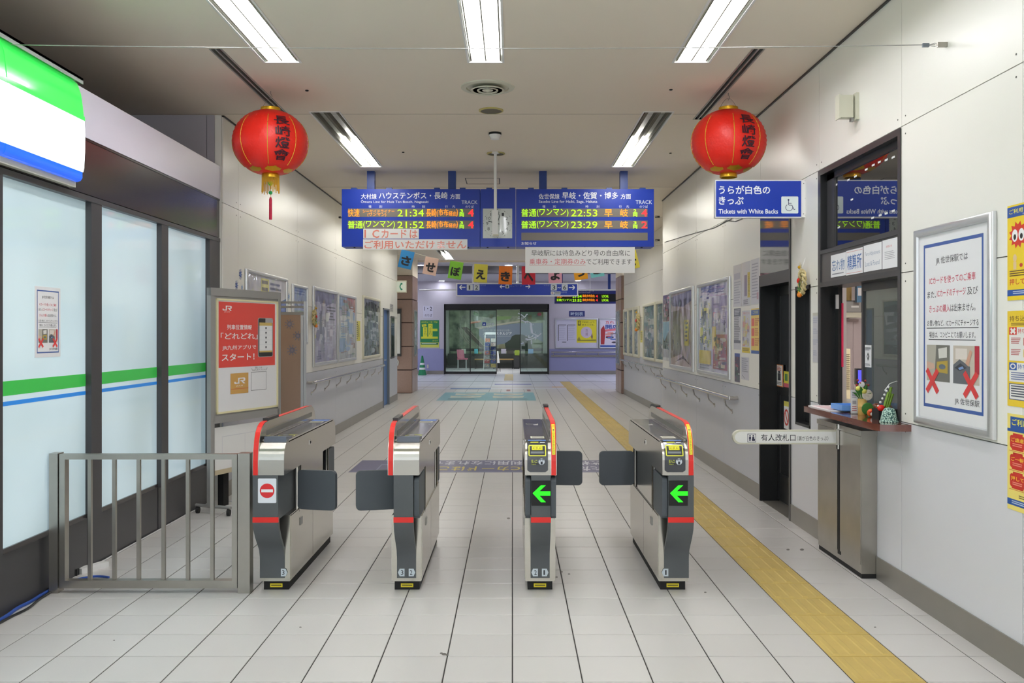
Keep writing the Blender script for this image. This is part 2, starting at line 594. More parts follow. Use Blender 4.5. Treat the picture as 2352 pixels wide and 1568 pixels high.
for a in range(13):
    k = len(mb.v)
    tile_mb(-0.27, 0.03, 28.2 + a * 0.33, 28.53 + a * 0.33, mb)
    for i in range(k, len(mb.v)):
        mb.v[i] = (mb.v[i][0], mb.v[i][1], mb.v[i][2] + 0.004)
mb.build('tactile_field', M_TACT, hfloor, kind='stuff')

# ================================================================== LIGHT FITTINGS (positions) AND CEILING
LX = [(-1.785, -1.535), (-0.312, -0.072), (1.165, 1.415)]
FIT = []                                   # x0, x1, y0, y1, lit near, lit far
for a in LX:
    FIT.append((*a, 3.86, 6.42, 1, 1))
FIT += [(*LX[0], 7.87, 10.45, 0, 1), (*LX[2], 7.87, 10.45, 0, 1)]
for y in (12.35, 16.85):  # rows hidden by the board, added to spread light along the corridor
    FIT += [(*LX[0], y, y + 2.57, 1, 1), (*LX[2], y, y + 2.57, 1, 1)]
FIT += [(*LX[0], 20.9, 23.47, 0, 1), (*LX[2], 20.9, 23.47, 0, 1)]
for a in LX:
    FIT.append((*a, -0.4, 2.17, 1, 1))
SLOT = [(-2.09, 6.13, -2.0, 8.0), (1.65, 6.13, 1.74, 8.15)]
holes = [(f[0], f[2], f[1], f[3]) for f in FIT] + SLOT
mb = MB()
for a0, b0, a1, b1 in rect_minus((-6.5, -3.0, XRF + 0.06, YEND), holes):
    mb.add([(a0, b0, ZC), (a0, b1, ZC), (a1, b1, ZC), (a1, b0, ZC)], [(0, 1, 2, 3)])
ceiling = struct('ceiling', mb, M_CEIL)
mb = MB()                                  # thin seams between the ceiling boards
for Y in (4.28, 7.95, 11.9, 15.5, 19.6):
    mb.box(-6.4 if Y < 8 else -2.6, Y - 0.002, ZC - 0.0015, 2.2, Y + 0.002, ZC - 0.0005)
mb.build('seam', M_GAP, ceiling)
# access hatch outline
a, b = PZ(1065, 409, ZC), PZ(1145, 422, ZC)
mb = MB()
y0, y1 = b.y, a.y
for q in ((-0.60, y0, -0.16, y0 + 0.012), (-0.60, y1 - 0.012, -0.16, y1), (-0.60, y0, -0.588, y1), (-0.172, y0, -0.16, y1)):
    mb.box(q[0], q[1], ZC - 0.003, q[2], q[3], ZC - 0.0005)
mb.build('access_hatch', M_GAP, ceiling)
mb = MB(); mb.box(-9, YEND, 3.405, 9, YB, 3.46)
struct('ceiling_hall', mb, M_CEILHALL)
mb = MB(); mb.box(-6.6, YEND - 0.03, 3.40, 2.9, YEND + 0.04, 3.46)
struct('trim_1', mb, M_CEIL)
mb = MB(); mb.box(-9, 25.3, 3.205, 9, 25.7, 3.405)
struct('trim_2', mb, mat('hall_beam', (122, 120, 126), 0.7))

M_TUBE = mat('tube_lit', (255, 255, 255), 0.5, emit=(250, 250, 255), estr=TUBE_W, var=0)
M_TUBEH = mat('tube_lit_hall', (255, 255, 255), 0.5, emit=(236, 240, 255), estr=HALL_W, var=0)
M_TUBEW = mat('tube_lit_warm', (255, 255, 255), 0.5, emit=(255, 253, 245), estr=TUBE_W * 1.08, var=0)
M_REFL = mat('lamp_reflector', (226, 228, 222), 0.45, var=0.02)
M_CHAN = mat('lamp_channel', (120, 116, 104), 0.7)
def fitting(x0, x1, y0, y1, near, far, label, cat='light'):
    t = thing('ceiling_light', label, cat, ((x0 + x1) / 2, (y0 + y1) / 2, ZC), 'fluorescent ceiling lights')
    mb = MB(); d = 0.085
    mb.quad((x0, y0, ZC + d), (x1, y0, ZC + d), (x1, y1, ZC + d), (x0, y1, ZC + d))
    for p, q in (((x0, y0), (x1, y0)), ((x1, y0), (x1, y1)), ((x1, y1), (x0, y1)), ((x0, y1), (x0, y0))):
        mb.quad((*p, ZC), (*q, ZC), (*q, ZC + d), (*p, ZC + d))
    mb.build('housing', M_REFL, t)
    mb = MB(); e = 0.014
    for q in ((x0 - e, y0 - e, x1 + e, y0), (x0 - e, y1, x1 + e, y1 + e), (x0 - e, y0, x0, y1), (x1, y0, x1 + e, y1)):
        mb.box(q[0], q[1], ZC - 0.006, q[2], q[3], ZC)
    mb.build('rim', M_WHITE, t)
    ym = (y0 + y1) / 2
    xm = (x0 + x1) / 2
    for dx in (-0.105, 0.0, 0.105):
        mb = MB(); mb.box(xm + dx - 0.004, y0 + 0.004, ZC + 0.004, xm + dx + 0.004, y1 - 0.004, ZC + 0.05); mb.build('divider', M_CHAN, t)
    for a, b, lit in ((y0 + 0.02, ym - 0.02, near), (ym + 0.02, y1 - 0.02, far)):
        if lit:
            for dx in (-0.058, 0.058):
                mb = MB(); mb.tube([(xm + dx, a + 0.015, ZC + 0.03), (xm + dx, b - 0.015, ZC + 0.03)], 0.0165, 8)
                mb.build('tube', M_TUBE if y0 < 7 else M_TUBEW, t, smooth=60)
        else:
            mb = MB()
            for dx in (-0.058, 0.058):
                mb.box(xm + dx - 0.012, a + 0.03, ZC + 0.06, xm + dx + 0.012, b - 0.03, ZC + 0.084)
            mb.build('empty_channel', M_CHAN, t)
    return t
LN = ['left', 'centre', 'right']
names = {}
for i, f in enumerate(FIT):
    side = 'over the shop side' if f[0] < -1 else 'over the middle of the hall' if f[0] < 0 else 'over the ticket office side'
    if f[2] < 3:
        lb = 'lit fluorescent ceiling light behind the viewer ' + side
    elif f[2] < 5:
        lb = 'lit fluorescent ceiling light in front of the gates ' + side
    elif f[2] < 10:
        lb = 'half lit ceiling light before the blue board ' + side
    elif f[2] < 14:
        lb = 'added lit ceiling light hidden just beyond the blue board ' + side
    elif f[2] < 19:
        lb = 'added lit ceiling light hidden well beyond the blue board ' + side
    else:
        lb = 'half lit ceiling light at the end of the corridor ' + side
    fitting(*f, lb)
for i, (a, b, c, d) in enumerate(SLOT):
    t = thing('slot_diffuser', 'black twin slot air diffuser in the ceiling above the ' + ('left lantern' if i == 0 else 'right lantern'), 'vent', ((a + c) / 2, (b + d) / 2, ZC), 'slot diffusers')
    mb = MB()
    mb.quad((a, b, ZC + 0.05), (c, b, ZC + 0.05), (c, d, ZC + 0.05), (a, d, ZC + 0.05))
    for p, q in (((a, b), (c, b)), ((c, b), (c, d)), ((c, d), (a, d)), ((a, d), (a, b))):
        mb.quad((*p, ZC), (*q, ZC), (*q, ZC + 0.05), (*p, ZC + 0.05))
    mb.build('slot_box', M_BLK, t)
    m_ = (a + c) / 2
    for x in (a + 0.006, m_, c - 0.006):
        mb = MB(); mb.box(x - 0.006, b, ZC - 0.004, x + 0.006, d, ZC + 0.03); mb.build('slot_bar', M_ALUD, t)
# round fittings
c = PZ(1120, 200, ZC)
t = thing('round_vent', 'round white ceiling air vent with concentric rings', 'vent', c)
mb = MB(); mb.lathe(c, [(0.215, 0.0), (0.212, -0.008), (0.17, -0.012), (0.165, -0.002)], 40); mb.build('outer_ring', M_CREAM, t, 40)
mb = MB(); mb.lathe(c, [(0.001, -0.001), (0.168, -0.001)], 40); mb.build('throat', M_BLK, t)
for r in (0.135, 0.085):
    mb = MB(); mb.lathe(c, [(r, -0.026), (r - 0.03, -0.012), (r - 0.04, -0.014), (r - 0.004, -0.034), (r, -0.026)], 40); mb.build('ring', M_CREAM, t, 40)
mb = MB(); mb.lathe(c, [(0.001, -0.045), (0.04, -0.03), (0.048, -0.02), (0.001, -0.015)], 24); mb.build('centre_cone', M_CREAM, t, 40)
for (px, py, r, lb) in ((1128, 253, 0.108, 'round ceiling loudspeaker with yellow rim behind the round vent'), (1139, 352, 0.1, 'round ceiling loudspeaker at the top of the white pole')):
    c = PZ(px, py, ZC)
    t = thing('ceiling_speaker', lb, 'speaker', c, 'round ceiling speakers')
    mb = MB(); mb.lathe(c, [(r, 0), (r, -0.008), (r - 0.014, -0.012), (r - 0.014, -0.004)], 32); mb.build('rim', mat('aged_rim', (190, 178, 110), 0.5), t, 40)
    mb = MB(); mb.lathe(c, [(r - 0.014, -0.009), (0.001, -0.011)], 32); mb.build('grille', mat('speaker_cloth', (112, 108, 96), 0.8, bump=0.3, bscale=300), t, 40)
c = PZ(1137, 305, ZC)
t = thing('smoke_detector', 'white smoke detector on the ceiling between two round speakers', 'detector', c)
mb = MB(); mb.lathe(c, [(0.062, 0), (0.062, -0.02), (0.055, -0.022)], 24); mb.build('base', M_BLK, t, 40)
mb = MB(); mb.lathe(c, [(0.06, -0.02), (0.042, -0.062), (0.02, -0.066), (0.001, -0.066)], 24); mb.build('cap', M_WHITE, t, 40)
for i, (px, py) in enumerate(((705, 207), (1541, 205), (926, 349), (1540, 351))):
    c = PZ(px, py, ZC)
    mb = MB(); mb.lathe(c, [(0.014, 0), (0.013, -0.008), (0.001, -0.009)], 10)
    tag(mb.build('sprinkler_cap', M_BLK, base=c), ['small dark ceiling plug between the left lantern and the middle light', 'small dark ceiling plug left of the right slot diffuser', 'small dark ceiling plug by the left half lit light', 'small dark ceiling plug by the right half lit light'][i], 'plug', 'dark ceiling plugs')

# ================================================================== RIGHT WALL
WIN = (5.06, 0.97, 6.41, 2.65)             # ticket window opening y0,z0,y1,z1
DOOR = (7.06, 0.0, 7.94, 2.65)
SLIT = (6.60, 0.78, 6.95, 1.85)
OPEN = [WIN, DOOR, SLIT]
def panels(wall, X, sgn, ys, zs, opens, matf, th=0.012, gap=0.0025):
    for y0, y1 in zip(ys[:-1], ys[1:]):
        for z0, z1 in zip(zs[:-1], zs[1:]):
            rs = rect_minus((y0 + gap, z0 + gap, y1 - gap, z1 - gap), opens)
            if not rs:
                continue
            mb = MB()
            for a, b, c, d in rs:
                mb.box(X, a, b, X + sgn * th, c, d)
            mb.build('wall_panel', matf(y0, z0), wall)
mb = MB()
for a, b, c, d in rect_minus((-3.0, 0.0, YSTEP, ZC), OPEN):
    mb.box(XR + 0.012, a, b, XR + 0.03, c, d)
wr = struct('wall_right', mb, M_GAP)
panels(wr, XR, 1, [-3.0, 0.2, 1.4, 2.6, 3.855, 5.055, 6.415, 7.935, 9.3, 10.7, 11.9, YSTEP], [0.0, 0.985, 1.83, 2.66, ZC], OPEN,
       lambda y, z: (M_WALL if z > 0.5 else (M_DADOP if y < 7.5 else M_DADO)))
mb = MB(); mb.box(XR, YSTEP - 0.012, 0, XRF + 0.03, YSTEP, ZC); struct('wall_right_step', mb, M_WALL)
mb = MB(); mb.box(XRF + 0.012, YSTEP, 0, XRF + 0.03, 21.9, ZC)
wf = struct('wall_right_far', mb, M_GAP)
panels(wf, XRF, 1, [YSTEP, 15.2, 17.4, 19.6, 21.9], [0.0, 0.985, 1.83, 2.66, ZC], [], lambda y, z: M_WALL if z > 0.5 else M_DADO)
def baseboard(name, x0, x1, ys):
    mb = MB()
    for a, b in ys:
        mb.box(x0, a, 0, x1, b, 0.137)
    return struct(name, mb, M_BASE)
baseboard('baseboard_right', XR - 0.008, XR + 0.004, [(-3, 5.39), (6.16, 7.05), (7.95, YSTEP)])
baseboard('baseboard_right_far', XRF - 0.008, XRF + 0.004, [(YSTEP, 21.9)])
mb = MB(); mb.box(XR - 0.012, -3, ZC - 0.014, XR + 0.02, YSTEP, ZC - 0.001); struct('trim_3', mb, M_BLACK)  # black strip standing for the shadow gap under the ceiling
# screws of the panels
mb = MB()
for y in (0.2, 1.4, 2.6, 3.855, 5.055, 6.415, 7.935, 9.3, 10.7, 11.9):
    for z in (0.985, 1.83, 2.66):
        for dy in (-0.05, 0.05):
            for dz in (-0.05, 0.05):
                if not any(o[0] - 0.02 < y + dy < o[2] + 0.02 and o[1] - 0.02 < z + dz < o[3] + 0.02 for o in OPEN):
                    mb.lathe((XR - 0.0015, y + dy, z + dz), [(0.001, 0), (0.005, 0.0), (0.005, 0.002)], 6, 'x')
mb.build('panel_screw', M_GAP, wr, kind='stuff')

# ================================================================== LEFT WALL AND SHOP FRONT
mb = MB(); mb.box(XL - 0.03, 8.0, 0, XL - 0.012, 17.85, ZC); mb.box(XL - 0.03, 17.85, 2.0, XL - 0.012, 18.72, ZC); mb.box(XL - 0.03, 18.72, 0, XL - 0.012, 20.1, ZC)
mb.box(XL - 4.0, 8.0, 0, XL - 0.012, 8.03, ZC)
wl = struct('wall_left', mb, M_GAP)
BDOOR = (17.85, 0, 18.72, 2.0)
panels(wl, XL, -1, [8.0, 8.45, 10.76, 13.1, 15.4, 17.6, 20.1], [0.0, 0.985, 1.83, 2.66, ZC], [BDOOR], lambda y, z: M_WALL if z > 0.5 else M_DADO)
mb = MB(); mb.box(XL - 0.012, 7.988, 0, XL - 0.07, 8.0, ZC); mb.build('wall_panel', M_WALL, wl)
M_RETURN = mat('return_panel', (176, 172, 180), 0.5, var=0.02)
for x0, x1 in ((-2.74, -2.672), (-3.9, -2.744), (-6.5, -3.904)):
    mb = MB(); mb.box(x0, 7.985, 0, x1, 8.0, ZC); mb.build('wall_panel', M_RETURN, wl)
baseboard('baseboard_left', XL - 0.004, XL + 0.008, [(8.0, 17.8), (18.75, 20.1)])
mb = MB(); mb.box(XL - 0.02, 8.0, ZC - 0.014, XL + 0.01, 20.1, ZC - 0.001); struct('trim_4', mb, M_BLACK)  # same black strip on the left, in place of a shaded gap
mb = MB()
for y in (8.45, 10.76, 13.1, 15.4):
    for z in (0.985, 1.83, 2.66):
        for dy in (-0.06, 0.06):
            for dz in (-0.06, 0.06):
                mb.lathe((XL + 0.0015, y + dy, z + dz), [(0.001, 0), (0.005, 0.0), (0.005, -0.002)], 6, 'x')
mb.build('panel_screw', M_GAP, wl, kind='stuff')
# shop front
FX, GX = -2.62, -2.662                      # fascia face, glass face
mb = MB(); mb.box(-6.5, -3, 2.95, FX - 0.02, 7.985, 2.98)
shop = struct('wall_shop', mb, mat('shop_roof', (60, 58, 58), 0.9))
mb = MB(); mb.box(FX - 0.03, -3, 2.69, FX, 7.985, 2.983); mb.build('white_fascia', M_WFASC, shop)
mb = MB(); mb.box(FX - 0.03, -3, 2.345, FX - 0.008, 7.985, 2.675); mb.build('dark_fascia', M_FASCIA, shop)
mb = MB(); mb.box(FX - 0.03, -3, 2.675, FX - 0.004, 7.985, 2.69); mb.build('fascia_joint', M_BLACK, shop)
mb = MB(); mb.box(GX - 0.03, -3, 2.305, FX, 7.985, 2.338); mb.build('head_rail', M_DARK, shop)
MUL = [(3.38, 3.50), (4.47, 4.585), (5.55, 5.69), (6.66, 6.79), (7.72, 7.985)]
for a, b in MUL:
    mb = MB(); mb.box(GX - 0.03, a, 0.335, FX - 0.004, b, 2.305); mb.build('mullion', M_DARK, shop)
BAYS = [(-3, 3.38), (3.50, 4.47), (4.585, 5.55), (5.69, 6.66), (6.79, 7.72)]
for a, b in BAYS:
    mb = MB(); mb.box(XS - 0.02, a - 0.055 if a > 0 else a, 0, XS + 0.012, b + 0.055 if b < 7.7 else 7.985, 0.335); mb.build('base_panel', M_DARK, shop)
    mb = MB(); mb.box(XS - 0.02, a, 0.335, GX + 0.012, b, 0.362); mb.build('sill_bar', M_FASCIA, shop)
def shop_glass():
    m = mat('frosted_shop_glass', (186, 204, 206), 0.06, var=0.0, coat=0.3)
    nt = m.node_tree
    b = nt.nodes['Principled BSDF']
    tc = nt.nodes.new('ShaderNodeTexCoord')
    mp = nt.nodes.new('ShaderNodeMapping')
    mp.inputs['Scale'].default_value = (1, 1.3, 0.8)
    n = nt.nodes.new('ShaderNodeTexNoise')
    n.inputs['Scale'].default_value = 1.4
    n.inputs['Detail'].default_value = 0.5
    cr = nt.nodes.new('ShaderNodeValToRGB')
    cr.color_ramp.elements[0].position = 0.35
    cr.color_ramp.elements[0].color = (*lin((164, 188, 198)), 1)
    cr.color_ramp.elements[1].position = 0.65
    cr.color_ramp.elements[1].color = (*lin((200, 224, 238)), 1)
    nt.links.new(tc.outputs['Object'], mp.inputs[0]); nt.links.new(mp.outputs[0], n.inputs['Vector'])
    nt.links.new(n.outputs['Fac'], cr.inputs[0]); nt.links.new(cr.outputs[0], b.inputs['Emission Color'])
    b.inputs['Emission Strength'].default_value = 0.36
    return m
M_SHOPG = shop_glass()
M_STG = mat('stripe_green', (52, 168, 68), 0.25, emit=(52, 168, 68), estr=0.3, var=0.02)
M_STB = mat('stripe_blue', (40, 124, 206), 0.25, emit=(40, 124, 206), estr=0.3, var=0.02)
for i, (a, b) in enumerate(BAYS):
    mb = MB(); mb.box(GX - 0.012, a, 0.362, GX, b, 2.305)
    w = struct('window_%d' % (i + 1), mb, M_SHOPG)
    mb = MB(); mb.box(GX, a, 1.158, GX + 0.0015, b, 1.235); mb.build('green_stripe', M_STG, w)
    mb = MB(); mb.box(GX, a, 1.105, GX + 0.0015, b, 1.128); mb.build('blue_stripe', M_STB, w)
mb = MB(); mb.box(XS - 0.03, -3, 0, XS - 0.02, 7.985, 2.95); mb.build('back_panel', M_BLK, shop)
# blue service door in the left wall, small window beside it
mb = MB(); mb.box(XL - 0.06, 17.87, 0.01, XL - 0.03, 18.70, 1.985)
d = struct('door_1', mb, mat('door_blue', (64, 106, 164), 0.4))
mb = MB(); mb.box(XL - 0.06, 17.85, 0, XL + 0.02, 17.89, 2.0); mb.box(XL - 0.06, 18.68, 0, XL + 0.02, 18.72, 2.0); mb.box(XL - 0.06, 17.85, 1.97, XL + 0.02, 18.72, 2.0)
mb.build('door_frame', mat('frame_grey', (120, 126, 134), 0.4), d)
mb = MB(); mb.tube([(XL - 0.03, 18.0, 0.95), (XL + 0.03, 18.0, 0.95), (XL + 0.03, 18.1, 0.95)], 0.01, 6); mb.build('door_handle', M_ALU, d)
mb = MB(); mb.box(XL - 0.004, 18.98, 0.95, XL + 0.012, 19.55, 1.86)
w = struct('window_6', mb, M_DARK)
mb = MB(); mb.box(XL + 0.012, 19.02, 0.99, XL + 0.014, 19.51, 1.82); mb.build('pane', M_DGLASS, w)

# ================================================================== CORRIDOR END: granite piers, hall, back wall
def pier(name, x0, x1, y0, y1, ztop, fx):
    mb = MB(); mb.box(x0 + 0.02, y0 + 0.02, 0, x1 - 0.02, y1, ztop - 0.01)
    p = struct(name, mb, M_BROWNJ)
    zs = [0.0, 0.58, 1.165, 1.76, 2.34, ztop]
    for k, (a, b) in enumerate(zip(zs[:-1], zs[1:])):
        xs = [x0, x0 + (x1 - x0) * (0.42 if k % 2 else 0.62), x1]
        for c, d in zip(xs[:-1], xs[1:]):
            mb = MB(); mb.box(c + 0.012, y0, a + 0.012, d - 0.012, y0 + 0.03, b - 0.012); mb.build('stone_panel', M_BROWN, p)
        g0, g1 = (x1 - 0.03, x1) if fx > 0 else (x0, x0 + 0.03)
        ys = [y0 + 0.035, (y0 + y1) / 2, y1]
        for c, d in zip(ys[:-1], ys[1:]):
            mb = MB(); mb.box(g0, c + 0.01, a + 0.012, g1, d - 0.01, b - 0.012); mb.build('stone_panel', M_BROWN, p)
    mb = MB(); mb.box(x0, y0 + 0.05, ztop, x1, y1, ZC); mb.build('lintel_block', M_CEIL, p)
    return p
pier('column_left', -3.6, -2.50, 22.2, 23.5, 2.94, 1)
pier('column_right', 2.68, 3.6, 21.9, 23.1, 2.92, -1)
mb = MB(); mb.box(-3.7, 20.1, 0, -2.62, 20.13, ZC); struct('wall_left_return', mb, M_WALL)
mb = MB(); mb.box(-3.62, 20.1, 0, -3.6, 23.9, ZC); struct('wall_left_recess', mb, M_WALL)
M_HALLW = mat('hall_wall', (196, 191, 198), 0.5, var=0.02)
M_HALLD = mat('hall_dado', (150, 152, 190), 0.45, var=0.02)
DX0, DX1, DZ = PY(1020, 700, YB).x, PY(1261, 700, YB).x, PY(1020, 698, YB).z
mb = MB()
for a, b, c, d in rect_minus((-9, 0, 9, 3.41), [(DX0, 0, DX1, DZ)]):
    mb.box(a, YB, b, c, YB + 0.1, d)
wb = struct('wall_back', mb, M_HALLW)
mb = MB(); mb.box(-9, YB - 0.006, 0.13, DX0 - 0.01, YB, 0.93); mb.box(DX1 + 0.01, YB - 0.006, 0.13, 9, YB, 0.93); mb.build('dado', M_HALLD, wb)
mb = MB(); mb.box(-9, YB - 0.014, 0, DX0 - 0.02, YB, 0.13); mb.box(DX1 + 0.02, YB - 0.014, 0, 9, YB, 0.13); struct('baseboard_back', mb, M_BASE)
for i, x in enumerate((-9, 9)):
    mb = MB(); mb.box(x - 0.05, YEND, 0, x + 0.05, 39, 3.41); struct('wall_hall_%s' % ('left', 'right')[i], mb, M_HALLW)
mb = MB(); mb.box(-9, YEND, 0, -3.6, YEND + 0.05, 3.41); mb.box(3.6, YEND, 0, 9, YEND + 0.05, 3.41); struct('wall_front', mb, M_HALLW)
# ================================================================== TICKET GATES
L, W, Y0 = 1.45, 0.0885, 5.0
def head_path(n=9):
    p = [(0.0, 0.69), (0.0, 0.775)]
    for k in range(1, n + 1):
        t = math.pi / 2 * k / n
        p.append((0.08 - 0.08 * math.cos(t), 0.775 + 0.095 * math.sin(t)))
    return p
HP = head_path()
GP = [(0.0, 0.69), (0.0, 0.77), (0.008, 0.83), (0.025, 0.885), (0.05, 0.925), (0.085, 0.952), (0.13, 0.97), (0.20, 0.976)]
def arc(path):
    s = [0.0]
    for (a, b), (c, d) in zip(path[:-1], path[1:]):
        s.append(s[-1] + math.hypot(c - a, d - b))
    return s
def on_path(path, s):
    A = arc(path)
    s = max(0, s)
    for i in range(len(path) - 1):
        if s <= A[i + 1] or i == len(path) - 2:
            t = (s - A[i]) / (A[i + 1] - A[i])
            (a, b), (c, d) = path[i], path[i + 1]
            n = math.hypot(c - a, d - b)
            return (a + (c - a) * t, b + (d - b) * t, -(d - b) / n, (c - a) / n)
def offset_path(path, off):
    out = []
    for i, (a, b) in enumerate(path):
        p, q = path[max(0, i - 1)], path[min(len(path) - 1, i + 1)]
        n = math.hypot(q[0] - p[0], q[1] - p[1])
        out.append((a - (q[1] - p[1]) / n * off, b + (q[0] - p[0]) / n * off))
    return out
def band_prism(mb, path, x0, x1, t, fn):
    o = offset_path(path, t)
    n = len(path)
    for i in range(n - 1):
        mb.prism([path[i], path[i + 1], o[i + 1], o[i]], fn, x0, x1)
    return mb
FRONT = [(0.0, 0.69), (0.0, 0.42), (0.012, 0.38), (0.045, 0.33), (0.095, 0.275), (0.125, 0.24), (0.14, 0.19), (0.14, 0.075)]

def flap_mb(cx, y, z0, z1, side, x0, length, yaw):
    """a rounded slab hinged at x0 on the given side; yaw turns the free edge"""
    mb = MB()
    pts = rrect(0, z0, length, z1, 0.028, 4)
    ca, sa = math.cos(yaw), math.sin(yaw)
    def fn(a, b, t):
        x, yy = a * ca - t * sa, a * sa + t * ca
        return (cx + side * (x0 + x), y + yy, b)
    return mb.prism(pts, fn, -0.014, 0.014)

def gate(cx, guard, entry, near, far, label, numbers):
    """guard = side of the raised guard; near/far = {side: 'open'|'closed'} flaps"""
    t = thing('ticket_gate', label, 'ticket gate', (cx, Y0 + L / 2, 0), 'automatic ticket gates')
    fx = lambda a, b, x: (cx + x, Y0 + a, b)
    hx0, hx1 = (-W, W - 0.033) if guard > 0 else (-W + 0.033, W)
    # head
    prof = HP + [(L - a, b) for a, b in reversed(HP)]
    mb = MB(); mb.prism(prof, fx, hx0, hx1)
    head = mb.build('head', M_STEEL, t, 35)
    mb = MB(); band_prism(mb, HP, hx0 + 0.0015, hx1 - 0.0005, 0.0012, fx); mb.build('brushed_front', M_STEELF, head, 35)
    mb = MB(); mb.box(cx + hx0, Y0 + 0.1, 0.864, cx + hx0 + 0.006, Y0 + L - 0.1, 0.878); mb.box(cx + hx1 - 0.006, Y0 + 0.1, 0.864, cx + hx1, Y0 + L - 0.1, 0.878)
    mb.build('edge_rim', M_STEELH, head)
    g0, g1 = (hx1 - 0.012, hx1 - 0.008) if guard > 0 else (hx0 + 0.008, hx0 + 0.012)
    mb = MB()
    a0, a1 = (hx0 + 0.008, g0 - 0.002) if guard > 0 else (g1 + 0.002, hx1 - 0.008)
    mb.box(cx + a0, Y0 + (0.085 if entry else 0.12), 0.866, cx + a1, Y0 + L - 0.085, 0.8745)
    mb.build('deck', M_DECK, t)
    b0, b1 = (g0 + 0.002, hx1 - 0.001) if guard > 0 else (hx0 + 0.001, g1 - 0.002)
    mb = MB(); mb.box(cx + b0, Y0 + 0.09, 0.866, cx + b1, Y0 + L - 0.085, 0.8735)
    mb.build('deck_strip', M_DECK, t)
    if not entry:
        mb = MB(); mb.prism([(0.065, 0.862), (0.075, 0.898), (0.20, 0.888), (0.21, 0.866)], fx, hx0 + 0.012, hx1 - 0.006)
        mb.build('ticket_tray', mat('tray_grey', (82, 88, 102), 0.3, var=0.03), t)
    # guard
    ox0, ox1 = (W - 0.033, W) if guard > 0 else (-W, -W + 0.033)
    gp = GP + [(L + 0.02 - a, b) for a, b in reversed(GP)]
    mb = MB(); mb.prism(gp, fx, ox0, ox1)
    gd = mb.build('guard_panel', M_STEEL, t, 35)
    gi = ox0 if guard > 0 else ox1
    mb = MB(); mb.prism([(0.16, 0.895), (0.16, 0.925), (1.33, 0.928), (1.33, 0.898)], fx, gi - guard * 0.0012, gi)
    mb.build('sensor_strip', mat('sensor_grey', (110, 108, 98), 0.3), gd)
    full = GP + [(L + 0.02 - a, b) for a, b in reversed(GP)]
    A = arc(full)
    def sub(s0, s1):
        n = 14
        pts = [on_path(full, s0)[:2]] + [full[i] for i in range(len(full)) if s0 + 0.004 < A[i] < s1 - 0.004] + [on_path(full, s1)[:2]]
        return pts
    tot = A[-1]
    rx0, rx1 = ox0 + 0.003, ox1 - 0.003
    if entry:
        reds, cap = [(0.0, tot - 0.56)], (tot - 0.555, tot - 0.30)
    else:
        reds, cap = [(0.0, 0.40), (0.66, tot - 0.34)], (0.41, 0.65)
    for s0, s1 in reds:
        band_prism(MB(), sub(s0, s1), rx0, rx1, 0.0025, fx)
        mb = MB(); band_prism(mb, sub(s0, s1), rx0, rx1, 0.0025, fx); mb.build('red_trim', M_RED, t)
    mb = MB(); band_prism(mb, sub(*cap), ox0 + 0.001, ox1 - 0.001, 0.016, fx); mb.build('black_cap', M_BLACK, t)
    # lower body
    mb = MB(); mb.box(cx - W + 0.004, Y0 + 0.145, 0.055, cx + W - 0.004, Y0 + L - 0.07, 0.437); mb.build('lower_cabinet', M_STEEL, t)
    for side in (-1, 1):
        for a, b in ((0.16, 0.72), (0.725, L - 0.09)):
            mb = MB(); mb.box(cx + side * (W - 0.004), Y0 + a, 0.065, cx + side * W, Y0 + b, 0.43); dr = mb.build('cabinet_door', M_STEEL, t)
            if a < 0.2:
                mb = MB(); mb.box(cx + side * W, Y0 + 0.37, 0.33, cx + side * (W + 0.004), Y0 + 0.43, 0.375); mb.box(cx + side * (W + 0.004), Y0 + 0.385, 0.338, cx + side * (W + 0.0048), Y0 + 0.415, 0.352); mb.build('latch', M_ALUD, dr)
        mb = MB(); mb.box(cx + side * hx_(side, hx0, hx1, guard), Y0 + 0.62, 0.785, cx + side * (hx_(side, hx0, hx1, guard) + 0.003), Y0 + 0.67, 0.815); lt = mb.build('latch', M_STEELH, t)
        mb = MB(); mb.box(cx + side * (hx_(side, hx0, hx1, guard) + 0.003), Y0 + 0.628, 0.79, cx + side * (hx_(side, hx0, hx1, guard) + 0.004), Y0 + 0.655, 0.805); mb.build('keyhole', M_BLK, lt)
    mb = MB(); mb.box(cx - W + 0.006, Y0 + 0.43, 0.437, cx + W - 0.006, Y0 + L - 0.40, 0.69); mb.build('side_body', M_STEEL, t)
    mb = MB(); mb.box(cx - 0.052, Y0 + 0.03, 0.437, cx + 0.052, Y0 + L - 0.05, 0.69); mb.build('core', M_GREY, t)
    mb = MB(); mb.box(cx - 0.072, Y0 + 0.17, 0.0, cx + 0.072, Y0 + L - 0.1, 0.056); pl = mb.build('plinth', M_BLK, t)
    pr = Print(lambda u, v, l: Vector((cx + u, Y0 + 0.17 - 0.0004 * l, v)))
    pr.rect(-0.036, 0.036, 0.036, 0.014, (226, 206, 40)); pr.rect(-0.03, 0.028, 0.03, 0.022, (90, 80, 20), 2)
    pr.build('plinth_label', M_INK, pl)
    # dark S-shaped ends
    p0 = -0.055 if -1 in near else -W + 0.001
    p1 = 0.055 if 1 in near else W - 0.001
    th = [(a + 0.03, b) for a, b in reversed(FRONT)]
    mb = MB(); mb.prism(FRONT + th, fx, p0, p1); mb.build('front_panel', M_GREY, t, 30)
    mb = MB(); mb.prism([(L - 0.02 - a, b) for a, b in FRONT + th], fx, p0, p1); mb.build('rear_panel', M_GREY, t, 30)
    mb = MB(); mb.box(cx + p0 - 0.001, Y0 - 0.0015, 0.4245, cx + p1 + 0.001, Y0 + 0.01, 0.4545); mb.build('red_band', M_RED, t)
